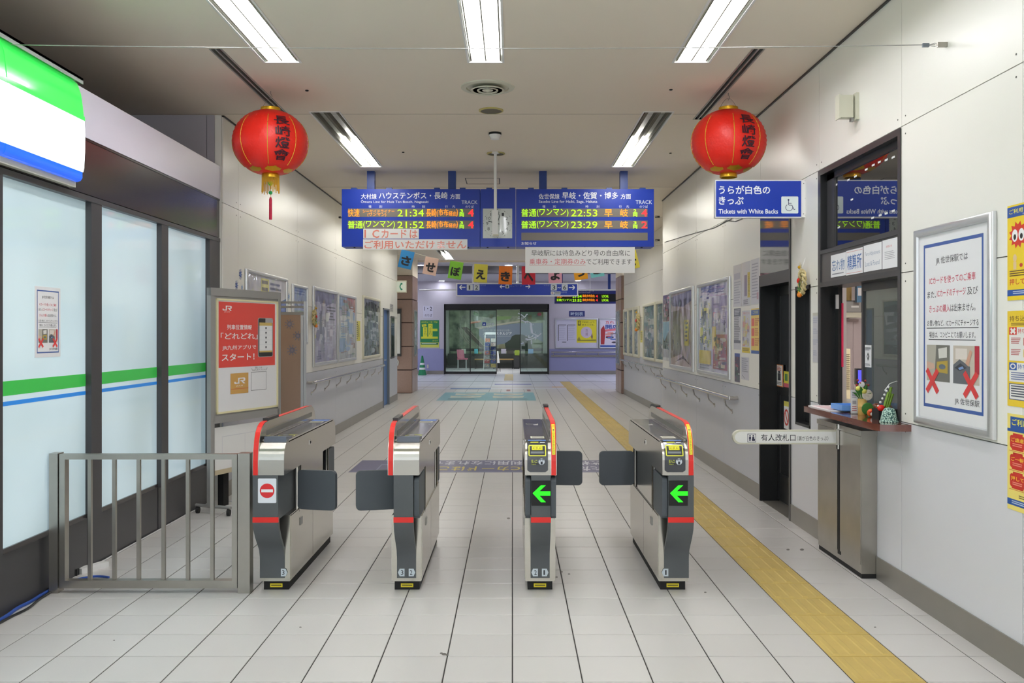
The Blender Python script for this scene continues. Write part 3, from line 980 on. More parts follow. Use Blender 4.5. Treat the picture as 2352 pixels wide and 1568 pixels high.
    # flaps
    for side in (-1, 1):
        for end, spec in ((0, near), (1, far)):
            if side not in spec:
                continue
            yh = Y0 + (0.36 if end == 0 else L - 0.24)
            z0, z1 = 0.432, 0.668
            hp = MB(); hp.tube([(cx + side * 0.074, yh, 0.415), (cx + side * 0.074, yh, 0.69)], 0.016, 12); hp.build('hinge_post', M_STEELH, t, 40)
            if spec[side] == 'closed':
                mb = flap_mb(cx, yh, z0, z1, side, 0.082, 0.245, -0.22 if end == 0 else -0.05)
            else:
                mb = MB()
                a, b = (Y0 + 0.02, yh - 0.02) if end == 0 else (yh + 0.02, Y0 + L - 0.03)
                mb.prism(rrect(a, 0.44, b, 0.675, 0.025, 4), lambda u, v, x: (cx + side * x, u, v), 0.058, 0.086)
            mb.build('flap', M_FLAP, t)
    # print on the front
    fp = lambda u, v, l: Vector((cx + u, Y0 - 0.0004 * l, v))
    pr = Print(fp)
    if entry:
        a0 = p0 + 0.004 if guard < 0 or p0 < -0.08 else p0 + 0.003
        a0 = p0 + 0.002
        mb = MB(); mb.box(cx + a0, Y0 - 0.004, 0.52, cx + a0 + 0.106, Y0 + 0.01, 0.66); sc = mb.build('led_screen', M_BLK, t)
        pe = Print(lambda u, v, l: Vector((cx + a0 + u * 0.106, Y0 - 0.004 - 0.0004 * l, 0.66 - 0.14 * v)))
        G = (30, 232, 20)
        pe.poly([(0.06, 0.5), (0.50, 0.18), (0.76, 0.18), (0.42, 0.42), (1.0, 0.42), (1.0, 0.60), (0.42, 0.60), (0.76, 0.86), (0.50, 0.86)], G)
        pe.build('arrow', M_LED, sc)
    elif guard < 0 and -1 not in near:
        pr.poly(rrect(-0.058, 0.534, 0.045, 0.672, 0.006), (224, 228, 236))
        pr.ell(-0.0065, 0.603, 0.041, 0.041, (214, 26, 34), 2, 32)
        pr.rect(-0.0395, 0.6115, 0.0265, 0.5945, (236, 236, 238), 3)
    for n_, x, d in numbers:
        yl = 0.14
        q = [(x - 0.014, 0.085), (x + 0.014, 0.085), (x + 0.024, 0.107), (x + 0.014, 0.129), (x - 0.014, 0.129)] if d > 0 else [(x + 0.014, 0.085), (x + 0.014, 0.129), (x - 0.014, 0.129), (x - 0.024, 0.107), (x - 0.014, 0.085)]
        pq = Print(lambda u, v, l: Vector((cx + u, Y0 + 0.14 - 0.0004 * l, v)))
        pq.poly(q, (196, 206, 214)); pq.text(n_, x - 0.007 if n_ != '1' else x - 0.005, 0.121, x + 0.007 if n_ != '1' else x + 0.004, 0.093, (40, 44, 50), 2, 0.01)
        pq.build('lane_number', M_INK, t)
    if pr.v:
        pr.build('no_entry_sign', M_INKC, t)
    # control panel on the curved front
    ext = HP + [(0.2, 0.87), (0.6, 0.87), (L - 0.1, 0.87)]
    if entry:
        mb = MB()
        x0, x1 = hx0 + 0.012, hx1 - 0.016
        path = [on_path(ext, 0.03)[:2]] + [p for p, a in zip(ext, arc(ext)) if a > 0.035 and a < 0.27] + [on_path(ext, 0.27)[:2]]
        band_prism(mb, path, x0, x1, 0.006, fx)
        for sa, sb, ins in ((0.0185, 0.0215, 0.013), (0.0215, 0.025, 0.007), (0.025, 0.030, 0.002)):
            band_prism(mb, [on_path(ext, sa)[:2], on_path(ext, sb)[:2]], x0 + ins, x1 - ins, 0.006, fx)
        cp = mb.build('control_panel', M_DECK, t, 40)
        def cm(u, s, l):
            y, z, ny, nz = on_path(ext, s)
            return Vector((cx + x0 + u * (x1 - x0), Y0 + y + ny * (0.006 + 0.0006 * l), z + nz * (0.006 + 0.0006 * l)))
        pr = Print(cm)
        pr.rect(0.16, 0.118, 0.84, 0.062, (22, 22, 24), 1)
        pr.text('投入口', 0.19, 0.084 + 0.004, 0.47, 0.070, (206, 214, 60), 2); pr.text('Ticket in', 0.19, 0.066, 0.42, 0.060, (206, 214, 60), 2)
        pr.ell(0.69, 0.077, 0.15, 0.0175, (206, 214, 224), 2); pr.rect(0.585, 0.09, 0.795, 0.085, (30, 34, 44), 3); pr.rect(0.64, 0.083, 0.74, 0.062, (30, 34, 44), 3); pr.ell(0.69, 0.082, 0.05, 0.005, (206, 214, 224), 4, 10)
        pr.build('panel_print', M_INK, cp)
        pr = Print(cm)
        Yl = (232, 232, 70)
        n_ = 6
        pr.rect(0.10, 0.112, 0.90, 0.106, Yl, 3); pr.rect(0.09, 0.170, 0.88, 0.164, Yl, 3)
        pr.rect(0.06, 0.166, 0.11, 0.110, Yl, 3, 1, n_); pr.rect(0.86, 0.166, 0.91, 0.110, Yl, 3, 1, n_)
        pr.rect(0.12, 0.162, 0.85, 0.112, (36, 40, 46), 2, 1, n_)
        pr.rect(0.17, 0.132, 0.80, 0.120, (120, 124, 128), 3, 1, 2)
        pr.rect(0.22, 0.161, 0.74, 0.139, (240, 232, 40), 4, 1, 3); pr.text('ICダメ!', 0.27, 0.158, 0.70, 0.143, (30, 30, 20), 6)
        pr.rect(0.16, 0.196, 0.55, 0.186, (190, 190, 40), 3); pr.rect(0.62, 0.194, 0.86, 0.186, (226, 226, 226), 3)
        pr.rect(0.04, 0.236, 0.92, 0.208, (92, 140, 216), 3, 1, 2); pr.rect(0.25, 0.226, 0.72, 0.218, (210, 224, 240), 4)
        pr.build('slot_print', M_INK, cp)
        pr = Print(lambda u, v, l: Vector((cx + u, Y0 + v, 0.8745 + 0.0004 * l)))
        pr.rect(a0_(a0, hx0) + 0.035, 0.30, a0_(a0, hx0) + 0.115, 0.20, (232, 230, 210)); pr.rect(a0_(a0, hx0) + 0.042, 0.27, a0_(a0, hx0) + 0.108, 0.235, (60, 60, 50), 2)
        pr.build('deck_sticker', M_INK, t)
        pr = Print(lambda u, v, l: Vector((cx + u, Y0 + v, 0.8745 + 0.0004 * l)))
        pr.ring(hx0 + 0.06, 1.02, 0.042, 0.05, 0.004, (190, 190, 160), 1); pr.rect(hx0 + 0.07, 0.98, hx0 + 0.10, 0.955, (220, 220, 220))
        pr.build('reader_mark', M_INK, t)
        # yellow notice on the red guard edge
        def gm(u, s, l):
            y, z, ny, nz = on_path(full, s)
            return Vector((cx + rx0 + u * (rx1 - rx0), Y0 + y + ny * (0.0042 + 0.0006 * l), z + nz * (0.0042 + 0.0006 * l)))
        pr = Print(gm)
        pr.rect(0.18, 0.315, 0.82, 0.115, (244, 226, 50), 1, 1, 30)
        for i, ch in enumerate('とびだし・かけこみはおやめください'):
            s1 = 0.310 - i * 0.0113
            pr.text(ch, 0.34, s1, 0.68, s1 - 0.0095, (200, 40, 30) if i < 4 else (50, 50, 40), 2)
        pr.build('yellow_notice', M_INK, t)
    else:
        pr = Print(lambda u, v, l: Vector((cx + u, Y0 + v, 0.8745 + 0.0004 * l)))
        xm = (a0 + a1) / 2
        pr.ring(xm, 0.33, 0.05, 0.045, 0.005, (206, 206, 80), 1); pr.rect(xm - 0.03, 0.375, xm + 0.0, 0.36, (220, 220, 220)); pr.rect(xm + 0.0, 0.395, xm + 0.05, 0.38, (190, 190, 60))
        pr.build('reader_mark', M_INK, t)
        pr = Print(lambda u, v, l: Vector((cx + u, Y0 + v, 0.8745 + 0.0004 * l)))
        pr.rect(a0 + 0.004, L - 0.12, a1 - 0.004, L - 0.22, (80, 120, 190)); pr.rect(a0 + 0.01, L - 0.25, a1 - 0.02, L - 0.32, (226, 222, 190)); pr.rect(a0 + 0.02, L - 0.27, a1 - 0.03, L - 0.30, (90, 90, 70), 2)
        pr.build('deck_sticker', M_INK, t)
    return t
def hx_(side, hx0, hx1, guard):
    return W if side == guard else (hx1 if side > 0 else -hx0)
def a0_(a0, hx0):
    return hx0
gate(-1.371, -1, False, {1: 'closed'}, {1: 'open'}, 'steel ticket gate beside the fence with a round no entry sign', [('3', 0.048, 1)])
gate(-0.612, -1, False, {-1: 'closed', 1: 'open'}, {-1: 'open', 1: 'open'}, 'steel ticket gate with plain dark front tagged 3 and 2', [('3', -0.025, -1), ('2', 0.027, 1)])
gate(0.160, 1, True, {-1: 'open', 1: 'open'}, {1: 'closed', -1: 'open'}, 'steel ticket gate with green arrow and lane tags 2 and 1', [('2', -0.027, -1), ('1', 0.024, 1)])
gate(0.931, 1, True, {-1: 'open'}, {-1: 'closed'}, 'steel ticket gate with green arrow beside the yellow guiding strip', [('1', -0.045, -1)])

# ================================================================== STEEL FENCE
FY = 5.12
t = thing('steel_fence', 'low brushed steel fence with upright bars beside the shop window', 'fence', (-2.07, FY, 0))
x0, x1 = -2.650, -1.502
for a, b in ((x0, x0 + 0.050), (x1 - 0.068, x1)):
    mb = MB(); mb.box(a, FY - 0.03, 0, b, FY + 0.04, 0.80); mb.build('post', M_STEELD, t)
ia, ib = x0 + 0.056, x1 - 0.074
mb = MB(); mb.box(ia, FY - 0.025, 0.765, ib, FY + 0.025, 0.795); mb.build('top_rail', M_STEELD, t)
mb = MB(); mb.box(ia, FY - 0.025, 0.028, ib, FY + 0.025, 0.072); mb.build('bottom_rail', M_STEELD, t)
for a, b in ((ia, ia + 0.032), (ib - 0.03, ib)):
    mb = MB(); mb.box(a, FY - 0.025, 0.072, b, FY + 0.025, 0.765); mb.build('stile', M_STEELD, t)
for px in (207, 263, 319, 376, 432, 488):
    x = (px - CX) * FY / F
    mb = MB(); mb.box(x - 0.010, FY - 0.01, 0.072, x + 0.010, FY + 0.01, 0.765); mb.build('bar', M_STEELD, t)

# ================================================================== STAFFED GATE: cabinet and swing arm, counter
t = thing('gate_cabinet', 'tall stainless steel gate cabinet under the ticket window counter', 'cabinet', (2.16, 5.78, 0))
mb = MB(); mb.box(2.115, 5.395, 0.03, 2.209, 6.155, 0.875); mb.build('body', M_STEELD, t)
mb = MB(); mb.box(2.108, 5.385, 0.865, 2.209, 6.165, 0.897); mb.build('top_cap', M_STEELD, t)
for a, b in ((5.40, 5.735), (5.785, 6.15)):
    mb = MB(); mb.box(2.11, a, 0.085, 2.115, b, 0.86); mb.build('front_panel', M_STEELD, t)
mb = MB(); mb.box(2.112, 5.737, 0.06, 2.116, 5.783, 0.86); mb.build('slot', M_BLK, t)
mb = MB(); mb.tube([(2.108, 5.76, 0.74), (2.108, 5.76, 0.9)], 0.016, 12); mb.build('hinge_post', M_STEELH, t, 40)
mb = MB(); mb.box(2.118, 5.40, 0, 2.209, 6.15, 0.03); mb.build('foot', M_BLK, t)
AY, AZ0, AZ1 = 5.76, 0.772, 0.862
t = thing('swing_arm', 'white rounded swing arm sign across the staffed gate', 'gate arm', (1.75, AY, AZ0))
a0, a1 = 1.422, 2.092
pts = [(a1, AZ0), (a1, AZ1)] + [(a0 + 0.045 - 0.045 * math.sin(math.pi * k / 10), (AZ0 + AZ1) / 2 + (AZ1 - AZ0) / 2 * math.cos(math.pi * k / 10)) for k in range(11)]
mb = MB(); mb.prism(pts, lambda a, b, y: (a, AY + y, b), -0.018, 0.018); mb.build('arm_frame', M_CREAM, t, 30)
pts2 = [(x + (0.012 if x < 1.7 else -0.006), AZ0 + 0.009 + (z - AZ0) * 0.8) for x, z in pts]
mb = MB(); mb.prism(pts2, lambda a, b, y: (a, AY + y, b), -0.0195, 0.0195); mb.build('arm_face', M_WHITE, t)
pr = Print(fmap((0, AY - 0.0195, 0), (1, 0, 0), (0, 0, 1), (0, -1, 0)))
q = lambda px, py: ((px - CX) * AY / F, H - (py - CY) * AY / F)
a = q(1746, 996); b = q(1825, 1012)
pr.text('有人改札口', a[0], a[1], b[0], b[1], (30, 30, 40), 1, 0.004)
a = q(1829, 1000); b = q(1900, 1011)
pr.text('（裏が白色のきっぷ）', a[0], a[1], b[0], b[1], (40, 40, 48), 1)
a = q(1715, 995); b = q(1734.5, 1014.5)
pr.frame(a[0], a[1], b[0], b[1], 0.003, -0.003, (40, 40, 70), 1)
w_, h_ = b[0] - a[0], b[1] - a[1]
G = lambda u, v: (a[0] + u * w_, a[1] + v * h_)
for u in (0.3, 0.68):
    e = G(u, 0.24); pr.ell(e[0], e[1], 0.0048, 0.0048, (40, 40, 70), 1, 10)
    e = G(u - 0.12, 0.36); f_ = G(u + 0.12, 0.62); pr.rect(e[0], e[1], f_[0], f_[1], (40, 40, 70), 1)
e = G(0.2, 0.62); f_ = G(0.28, 0.85); pr.rect(e[0], e[1], f_[0], f_[1], (40, 40, 70), 1)
e = G(0.33, 0.62); f_ = G(0.41, 0.85); pr.rect(e[0], e[1], f_[0], f_[1], (40, 40, 70), 1)
e = G(0.52, 0.6); f_ = G(0.88, 0.85); pr.rect(e[0], e[1], f_[0], f_[1], (40, 40, 70), 1)
pr.build('arm_lettering', M_INK, t)
mb = MB(); mb.box(2.088, AY - 0.02, AZ0 - 0.005, 2.108, AY + 0.02, AZ1 + 0.01); mb.build('arm_bracket', M_STEELH, t)
# counter
pts = [(2.33, 4.93), (2.33, 6.30), (2.06, 6.24), (2.03, 6.20), (2.03, 5.00), (2.045, 4.955), (2.09, 4.935)]
mb = MB(); mb.prism(pts, lambda a, b, z: (a, b, z), 0.942, 0.98)
mb2 = mb.build('counter', M_COUNTER, None, 30, base=(2.18, 5.6, 0.942))
tag(mb2, 'polished brown wooden counter below the ticket window', 'counter')
# ================================================================== TICKET WINDOW, DOOR, OFFICE (right wall)
y0, z0, y1, z1 = WIN
GXo = 2.325
# opening frame (deep dark reveals)
mb = MB()
mb.box(XR - 0.004, y1 - 0.045, 0.98, GXo + 0.015, y1, z1); mb.box(XR - 0.004, y0, 0.98, GXo + 0.08, y0 + 0.03, z1)
mb.box(XR - 0.004, y0, z1 - 0.035, GXo + 0.08, y1, z1); mb.box(XR - 0.004, y0, 2.05, GXo + 0.08, y1, 2.078); mb.box(XR - 0.004, y0, 1.815, GXo + 0.08, y1, 1.85)
win = struct('window_7', mb, M_BLACK)
mb = MB()
for q in ((y1 - 0.045, 0.98, y1 + 0.004, z1 + 0.004), (y0 - 0.004, 0.98, y0 + 0.03, z1 + 0.004), (y0 + 0.03, z1 - 0.035, y1 - 0.045, z1 + 0.004), (y0 + 0.03, 2.05, y1 - 0.045, 2.078), (y0 + 0.03, 1.815, y1 - 0.045, 1.85)):
    mb.box(XR - 0.009, q[0], q[1], XR - 0.0035, q[2], q[3])
mb.build('face_trim', M_DARK, win)
mb = MB(); mb.box(XR - 0.002, y0 + 0.03, 1.85, XR + 0.02, y1 - 0.045, 2.05); band = mb.build('band_panel', mat('band_dark', (72, 69, 69), 0.3, var=0.04), win)
GXu = 2.262
mb = MB(); mb.box(GXu, y0 + 0.03, 2.078, GXu + 0.008, 6.23, z1 - 0.035); mb.build('upper_pane', M_DGLASS, win)
mb = MB(); mb.box(GXu - 0.012, 6.225, 2.078, GXu + 0.03, y1 - 0.045, z1 - 0.035); mb.box(GXu - 0.012, y0 + 0.03, z1 - 0.075, GXu + 0.01, y1 - 0.045, z1 - 0.035); mb.box(GXu - 0.012, y0 + 0.03, 2.078, GXu + 0.01, y1 - 0.045, 2.095); mb.build('upper_sash', M_DARK, win)
mb = MB()
rr = random.Random(4)
pr = Print(lambda u, v, l: Vector((GXu - 0.001 * l, u, v)))
for (px, py) in ((1990, 389), (2006, 379), (2020, 372), (2036, 367), (2052, 361), (1921, 424), (1949, 413), (1965, 405), (1957, 458), (2005, 500), (2022, 494), (2036, 490), (2052, 484), (1927, 522)):
    p = PX(px, py, GXu)
    pr.rect(p.y + 0.022, p.z + 0.006, p.y - 0.022, p.z - 0.006, (226, 226, 226))
pr.build('safety_marker', M_INK, win, kind='stuff')
# sliding sashes
def sash(X, a, b, zt, zb, gm, w=0.03, name='sash'):
    mb = MB()
    mb.box(X - 0.012, a, zb, X + 0.012, a + w, zt); mb.box(X - 0.012, b - w, zb, X + 0.012, b, zt)
    mb.box(X - 0.0115, a + w, zt - 0.05, X + 0.0115, b - w, zt); mb.box(X - 0.0115, a + w, zb, X + 0.0115, b - w, zb + 0.03)
    s_ = mb.build(name, M_DARK, win)
    mb = MB(); mb.box(X - 0.002, a + w, zb + 0.03, X + 0.002, b - w, zt - 0.05); mb.build('pane', gm, s_)
    return s_
s1 = sash(GXo, 5.09, 5.90, 1.815, 0.98, glass_mat('hazy_glass', (0.80, 0.86, 0.83), 1.5, 0.0, 0.06, 0.08))
sash(GXo + 0.03, 5.2, 5.91, 1.815, 0.98, M_GLASS)
mb = MB(); mb.box(GXo - 0.02, 6.30, 0.98, GXo + 0.01, 6.365, 1.815); jm = mb.build('far_jamb', M_BLACK, win)
mb = MB(); mb.box(GXo + 0.002, 6.285, 1.25, GXo + 0.012, 6.30, 1.70); mb.build('red_edge_strip', mat('strip_red', (206, 40, 80), 0.4), win)
mb = MB(); mb.box(GXo - 0.04, 6.285, 1.66, GXo - 0.02, 6.30, 1.76); mb.build('catch', M_ALU, win)
pr = Print(lambda u, v, l: Vector((GXo - 0.003 - 0.001 * l, u, v)))
a, b = PX(1988, 792, GXo), PX(2003, 844, GXo)
pr.rect(a.y, a.z, b.y, b.z, (232, 232, 234)); m_ = (a.y + b.y) / 2; h_ = a.z - b.z
pr.poly([(m_ + 0.02, a.z - h_ * 0.5), (m_, a.z - h_ * 0.32), (m_ - 0.02, a.z - h_ * 0.5), (m_, a.z - h_ * 0.72)], (40, 44, 44), 2)
pr.poly([(m_ + 0.008, a.z - h_ * 0.5), (m_, a.z - h_ * 0.42), (m_ - 0.008, a.z - h_ * 0.5), (m_, a.z - h_ * 0.6)], (232, 232, 234), 3)
pr.bars(a.y - 0.006, a.z - h_ * 0.1, b.y + 0.006, a.z - h_ * 0.26, 3, (90, 92, 96), 2, 2); pr.bars(a.y - 0.006, a.z - h_ * 0.84, b.y + 0.006, a.z - h_ * 0.95, 2, (120, 120, 124), 2, 3)
pr.build('pane_sticker', M_INK, s1)
# paper notices over the window
def pnote(name, label, py, content, lift=0.003, cat='notice', group=None):
    """py = (far y, near y, z top, z bottom) on the dark band"""
    ya, yb, zt, zb = py
    mb = MB(); X = XR - 0.002 - lift
    mb.box(X, yb, zb, X + 0.0012, ya, zt)
    o = mb.build(name, M_PAPER, None, base=(X, (ya + yb) / 2, zb))
    tag(o, label, cat, group)
    pr = Print(rwall(X, ya, yb, zt, zb))
    content(pr)
    if pr.v:
        pr.build('lettering', M_INKC, o)
    return o
BL = (84, 120, 170)
def yz(px, py): p = PX(px, py, XR); return p.y, p.z
q = yz(1910, 620); r = yz(1945, 604)
pnote('paper_notice', 'white notice reading 忘れ物 above the ticket window', (yz(1910, 620)[0], yz(1944.5, 620)[0], 2.025, 1.872), lambda p: (p.text('忘れ物', 0.08, 0.24, 0.92, 0.74, BL, 1, 0.008), p.bars(0.1, 0.84, 0.9, 0.94, 1, (150, 150, 160))))
pnote('paper_notice', 'white notice reading 精算所 with red rules above the ticket window', (yz(1945.5, 620)[0], yz(1984, 620)[0], 2.03, 1.868), lambda p: (p.text('精算所', 0.08, 0.2, 0.92, 0.8, (50, 100, 170), 1, 0.012), p.rect(0.03, 0.07, 0.97, 0.085, (206, 100, 90)), p.rect(0.03, 0.92, 0.97, 0.935, (206, 100, 90))), 0.004)
pnote('paper_notice', 'white notice reading Fare Adjustment and Lost and Found', (yz(1985.5, 600)[0], yz(2027, 600)[0], 2.035, 1.87), lambda p: (p.text('Fare Adjustment', 0.08, 0.26, 0.92, 0.45, (150, 164, 184), 1), p.text('Lost & Found', 0.1, 0.62, 0.88, 0.80, (140, 156, 180), 1)))
pnote('paper_notice', 'white notice with small red heading at the near end above the ticket window', (yz(2029, 600)[0], yz(2065, 600)[0], 2.038, 1.868), lambda p: (p.text('お知らせ', 0.25, 0.2, 0.62, 0.28, (214, 80, 80), 1), p.bars(0.15, 0.42, 0.88, 0.72, 5, (150, 150, 158), 1, 3, 0.3)), 0.004)
# slit window
mb = MB()
a, b, c, d = SLIT
mb.box(XR - 0.003, a, b, XR + 0.10, a + 0.02, d); mb.box(XR - 0.003, c - 0.02, b, XR + 0.10, c, d); mb.box(XR - 0.003, a, d - 0.03, XR + 0.1, c, d); mb.box(XR - 0.003, a, b, XR + 0.10, c, b + 0.02)
w = struct('window_8', mb, M_BLACK)
mb = MB(); mb.box(XR + 0.07, a + 0.02, b + 0.02, XR + 0.08, c - 0.02, d - 0.03); mb.build('pane', M_DGLASS, w)
# door
a, b, c, d = DOOR
DXL = 2.35
mb = MB(); mb.box(XR - 0.003, c - 0.035, 0, DXL + 0.06, c, 1.98); mb.box(XR - 0.006, a, 0, DXL + 0.06, a + 0.03, d); mb.box(XR - 0.003, a, 1.90, DXL + 0.06, c, 2.0)
dr = struct('door_2', mb, M_BLACK)
mb = MB()
for q in ((c - 0.02, 0, c + 0.004, 1.90), (a - 0.004, 0, a + 0.03, d), (a + 0.03, 1.90, c + 0.004, 2.0)):
    mb.box(XR - 0.010, q[0], q[1], XR - 0.0045, q[2], q[3])
mb.build('face_trim', M_DARK, dr)
mb = MB(); mb.box(XR + 0.0, a + 0.03, 2.0, XR + 0.02, c, d); mb.build('transom_panel', M_MIRROR, dr)
mb = MB(); mb.box(DXL, a, 0.02, DXL + 0.035, a + 0.06, 1.9); mb.box(DXL, c - 0.11, 0.02, DXL + 0.035, c - 0.04, 1.9); mb.box(DXL + 0.001, a + 0.06, 1.82, DXL + 0.034, c - 0.11, 1.9); mb.box(DXL + 0.001, a + 0.06, 0.95, DXL + 0.034, c - 0.11, 1.06); mb.box(DXL + 0.001, a + 0.06, 0.02, DXL + 0.034, c - 0.11, 0.26)
lf = mb.build('door_leaf', M_BLACK, dr)
mb = MB(); mb.box(DXL + 0.012, a + 0.06, 0.26, DXL + 0.02, c - 0.11, 0.95); mb.box(DXL + 0.012, a + 0.06, 1.06, DXL + 0.02, c - 0.11, 1.82); mb.build('pane', M_DGLASS, lf)
mb = MB(); mb.box(XR + 0.005, a, 0.0, DXL + 0.06, c, 0.004); mb.build('threshold', M_BASE, dr)
def dsign(px0, py0, px1, py1, label, f):
    A, B = PX(px0, py0, DXL), PX(px1, py1, DXL)
    mb = MB(); mb.box(DXL - 0.002, B.y, B.z, DXL - 0.0005, A.y, A.z)
    o = mb.build('sticker', M_PAPER, dr); o['label'] = label
    pr = Print(rwall(DXL - 0.002, A.y, B.y, A.z, B.z)); f(pr)
    o2 = pr.build('sticker_print', M_INKC, dr)
dsign(1782, 836, 1799, 889, 'white sticker with an orange border', lambda p: (p.rect(0, 0, 1, 1, (222, 130, 60)), p.rect(0.1, 0.04, 0.9, 0.96, (236, 234, 232), 2), p.rect(0.3, 0.4, 0.7, 0.72, (60, 60, 66), 3), p.bars(0.2, 0.1, 0.8, 0.3, 3, (200, 90, 60), 3, 1), p.ell(0.5, 0.34, 0.16, 0.05, (60, 60, 66), 3), p.bars(0.2, 0.8, 0.8, 0.93, 2, (120, 120, 120), 3, 2)))
dsign(1801, 852, 1812, 890, 'yellow sticker', lambda p: (p.rect(0, 0, 1, 0.75, (226, 214, 60)), p.rect(0, 0.75, 1, 1, (206, 90, 110)), p.rect(0.2, 0.15, 0.8, 0.6, (90, 140, 80), 2)))
dsign(1801, 920, 1813, 987, 'white prohibition sticker', lambda p: (p.rect(0, 0, 1, 0.18, (214, 206, 90)), p.ring(0.5, 0.58, 0.46, 0.3, 0.12, (214, 70, 60), 2), p.line([(0.25, 0.4), (0.75, 0.76)], 0.1, (214, 70, 60), 2)))
# office behind the window
M_OFF = mat('office_wall', (206, 198, 196), 0.7)
for nm, q in (('wall_office_side', (4.6, 4.0, 0, 4.65, 9.7, 2.7)), ('wall_office_back', (2.43, 9.65, 0, 4.6, 9.7, 2.7)), ('wall_office_front', (2.43, 3.95, 0, 4.6, 4.0, 2.7)), ('ceiling_office', (2.43, 4.0, 2.69, 4.6, 9.65, 2.74)), ('floor_office', (2.43, 4.0, -0.01, 4.6, 9.65, 0.0)), ('wall_office_partition', (2.37, 6.45, 0, 2.42, 9.65, 2.7))):
    mb = MB(); mb.box(*q); struct(nm, mb, M_OFF)
t = thing('office_light', 'unseen strip light on the office ceiling behind the ticket window', 'light', (3.5, 6.4, 2.64))  # unseen lamp put in to light the office interior
mb = MB(); mb.box(3.4, 5.4, 2.64, 3.6, 7.4, 2.68); mb.build('housing', M_WHITE, t)
mb = MB(); mb.box(3.42, 5.42, 2.632, 3.58, 7.38, 2.64); mb.build('diffuser', mat('office_lamp', (255, 255, 255), 0.5, emit=(250, 246, 238), estr=60.0, var=0), t)
# heater with slats
HY = 8.4
A, B = PY(1930, 801, HY), PY(1953, 905, HY)
t = thing('cream_heater', 'tall cream slatted cabinet heater in the ticket office', 'heater', ((A.x + B.x) / 2, HY + 0.2, 0))
mb = MB(); mb.box(A.x, HY, 0, B.x, HY + 0.4, A.z); mb.build('casing', mat('heater_cream', (226, 214, 178), 0.5), t)
n = 18
for k in range(n):
    z = A.z - 0.05 - k * 0.019
    mb = MB(); mb.box(A.x + 0.008, HY - 0.006, z - 0.006, B.x - 0.008, HY, z); mb.build('slat', mat('heater_slat', (120, 108, 84), 0.6), t)
def obox(name, label, cat, px0, py0, px1, py1, Y, dep, m, parts=None, group=None, floor_=False):
    A, B = PY(px0, py0, Y), PY(px1, py1, Y)
    t = thing(name, label, cat, ((A.x + B.x) / 2, Y + dep / 2, 0 if floor_ else B.z), group)
    mb = MB(); mb.box(A.x, Y, 0 if floor_ else B.z, B.x, Y + dep, A.z); mb.build('body', m, t)
    if parts:
        parts(t, A, B, Y)
    return t
M_DKG = mat('office_dark_grey', (84, 82, 84), 0.5)
t = obox('wall_cupboard', 'dark grey wall cupboard high in the ticket office', 'cupboard', 1928, 690, 1984, 718, 9.2, 0.35, M_DKG, lambda t, A, B, Y: (MB().box(A.x + 0.03, Y - 0.005, B.z + 0.01, B.x - 0.03, Y, A.z - 0.01).build('door', M_ALUD, t), MB().box(A.x + 0.12, Y - 0.007, (A.z + B.z) / 2 - 0.01, A.x + 0.2, Y - 0.005, (A.z + B.z) / 2 + 0.01).build('label_plate', M_WHITE, t)))
t = obox('wall_shelf', 'cream shelf strip under the grey cupboard in the ticket office', 'shelf', 1928, 720, 1984, 729, 9.15, 0.35, M_CREAM, lambda t, A, B, Y: MB().box(A.x, Y - 0.01, A.z, B.x, Y, A.z + 0.012).build('lip', M_CREAM, t))
t = obox('roller_blind', 'brass coloured rolled blind at the top of the ticket office', 'blind', 1928, 650, 1956, 694, 9.3, 0.06, mat('brass_blind', (176, 150, 96), 0.3, 0.5), lambda t, A, B, Y: MB().box(A.x - 0.02, Y - 0.01, A.z, B.x + 0.02, Y + 0.08, A.z + 0.05).build('head_box', M_DKG, t))
t = obox('blue_binder', 'blue binder standing high in the ticket office', 'binder', 1968, 652, 1982, 694, 9.1, 0.05, mat('binder_blue', (84, 126, 160), 0.4), lambda t, A, B, Y: MB().box(A.x + 0.01, Y - 0.003, A.z - 0.12, B.x - 0.01, Y, A.z - 0.04).build('spine_label', M_PAPER, t))
t = obox('filing_cabinet', 'grey pink tall cabinet at the back of the ticket office', 'cabinet', 1925, 732, 1992, 900, 9.3, 0.28, mat('cabinet_pinkgrey', (184, 172, 174), 0.5), lambda t, A, B, Y: (MB().box(A.x + 0.03, Y - 0.006, 0.1, (A.x + B.x) / 2 - 0.004, Y, A.z - 0.03).build('door', mat('cabinet_pinkgrey', (184, 172, 174), 0.5), t), MB().box((A.x + B.x) / 2 + 0.004, Y - 0.006, 0.1, B.x - 0.03, Y, A.z - 0.03).build('door', mat('cabinet_pinkgrey', (184, 172, 174), 0.5), t)), floor_=True)
t = obox('monitor', 'small monitor with a blue violet screen behind the ticket window', 'monitor', 1967, 846, 2030, 883, 6.9, 0.04, M_BLACK, lambda t, A, B, Y: (MB().box(A.x + 0.012, Y - 0.003, B.z + 0.012, B.x - 0.012, Y, A.z - 0.012).build('screen', mat('screen_blue', (70, 70, 200), 0.3, emit=(96, 92, 224), estr=0.7, var=0.3, scale=8), t), MB().box((A.x + B.x) / 2 - 0.03, Y + 0.01, 0.95, (A.x + B.x) / 2 + 0.03, Y + 0.04, B.z).build('stand', M_BLACK, t)))
t = thing('office_desk', 'grey desk inside the ticket office under the monitor', 'desk', (3.0, 6.9, 0))
mb = MB(); mb.box(2.45, 5.0, 0.91, 3.3, 7.3, 0.95); mb.build('desk_top', M_ALUD, t)
for x in (2.5, 3.22):
    mb = MB(); mb.box(x, 5.1, 0, x + 0.04, 7.2, 0.91); mb.build('side_panel', M_ALUD, t)

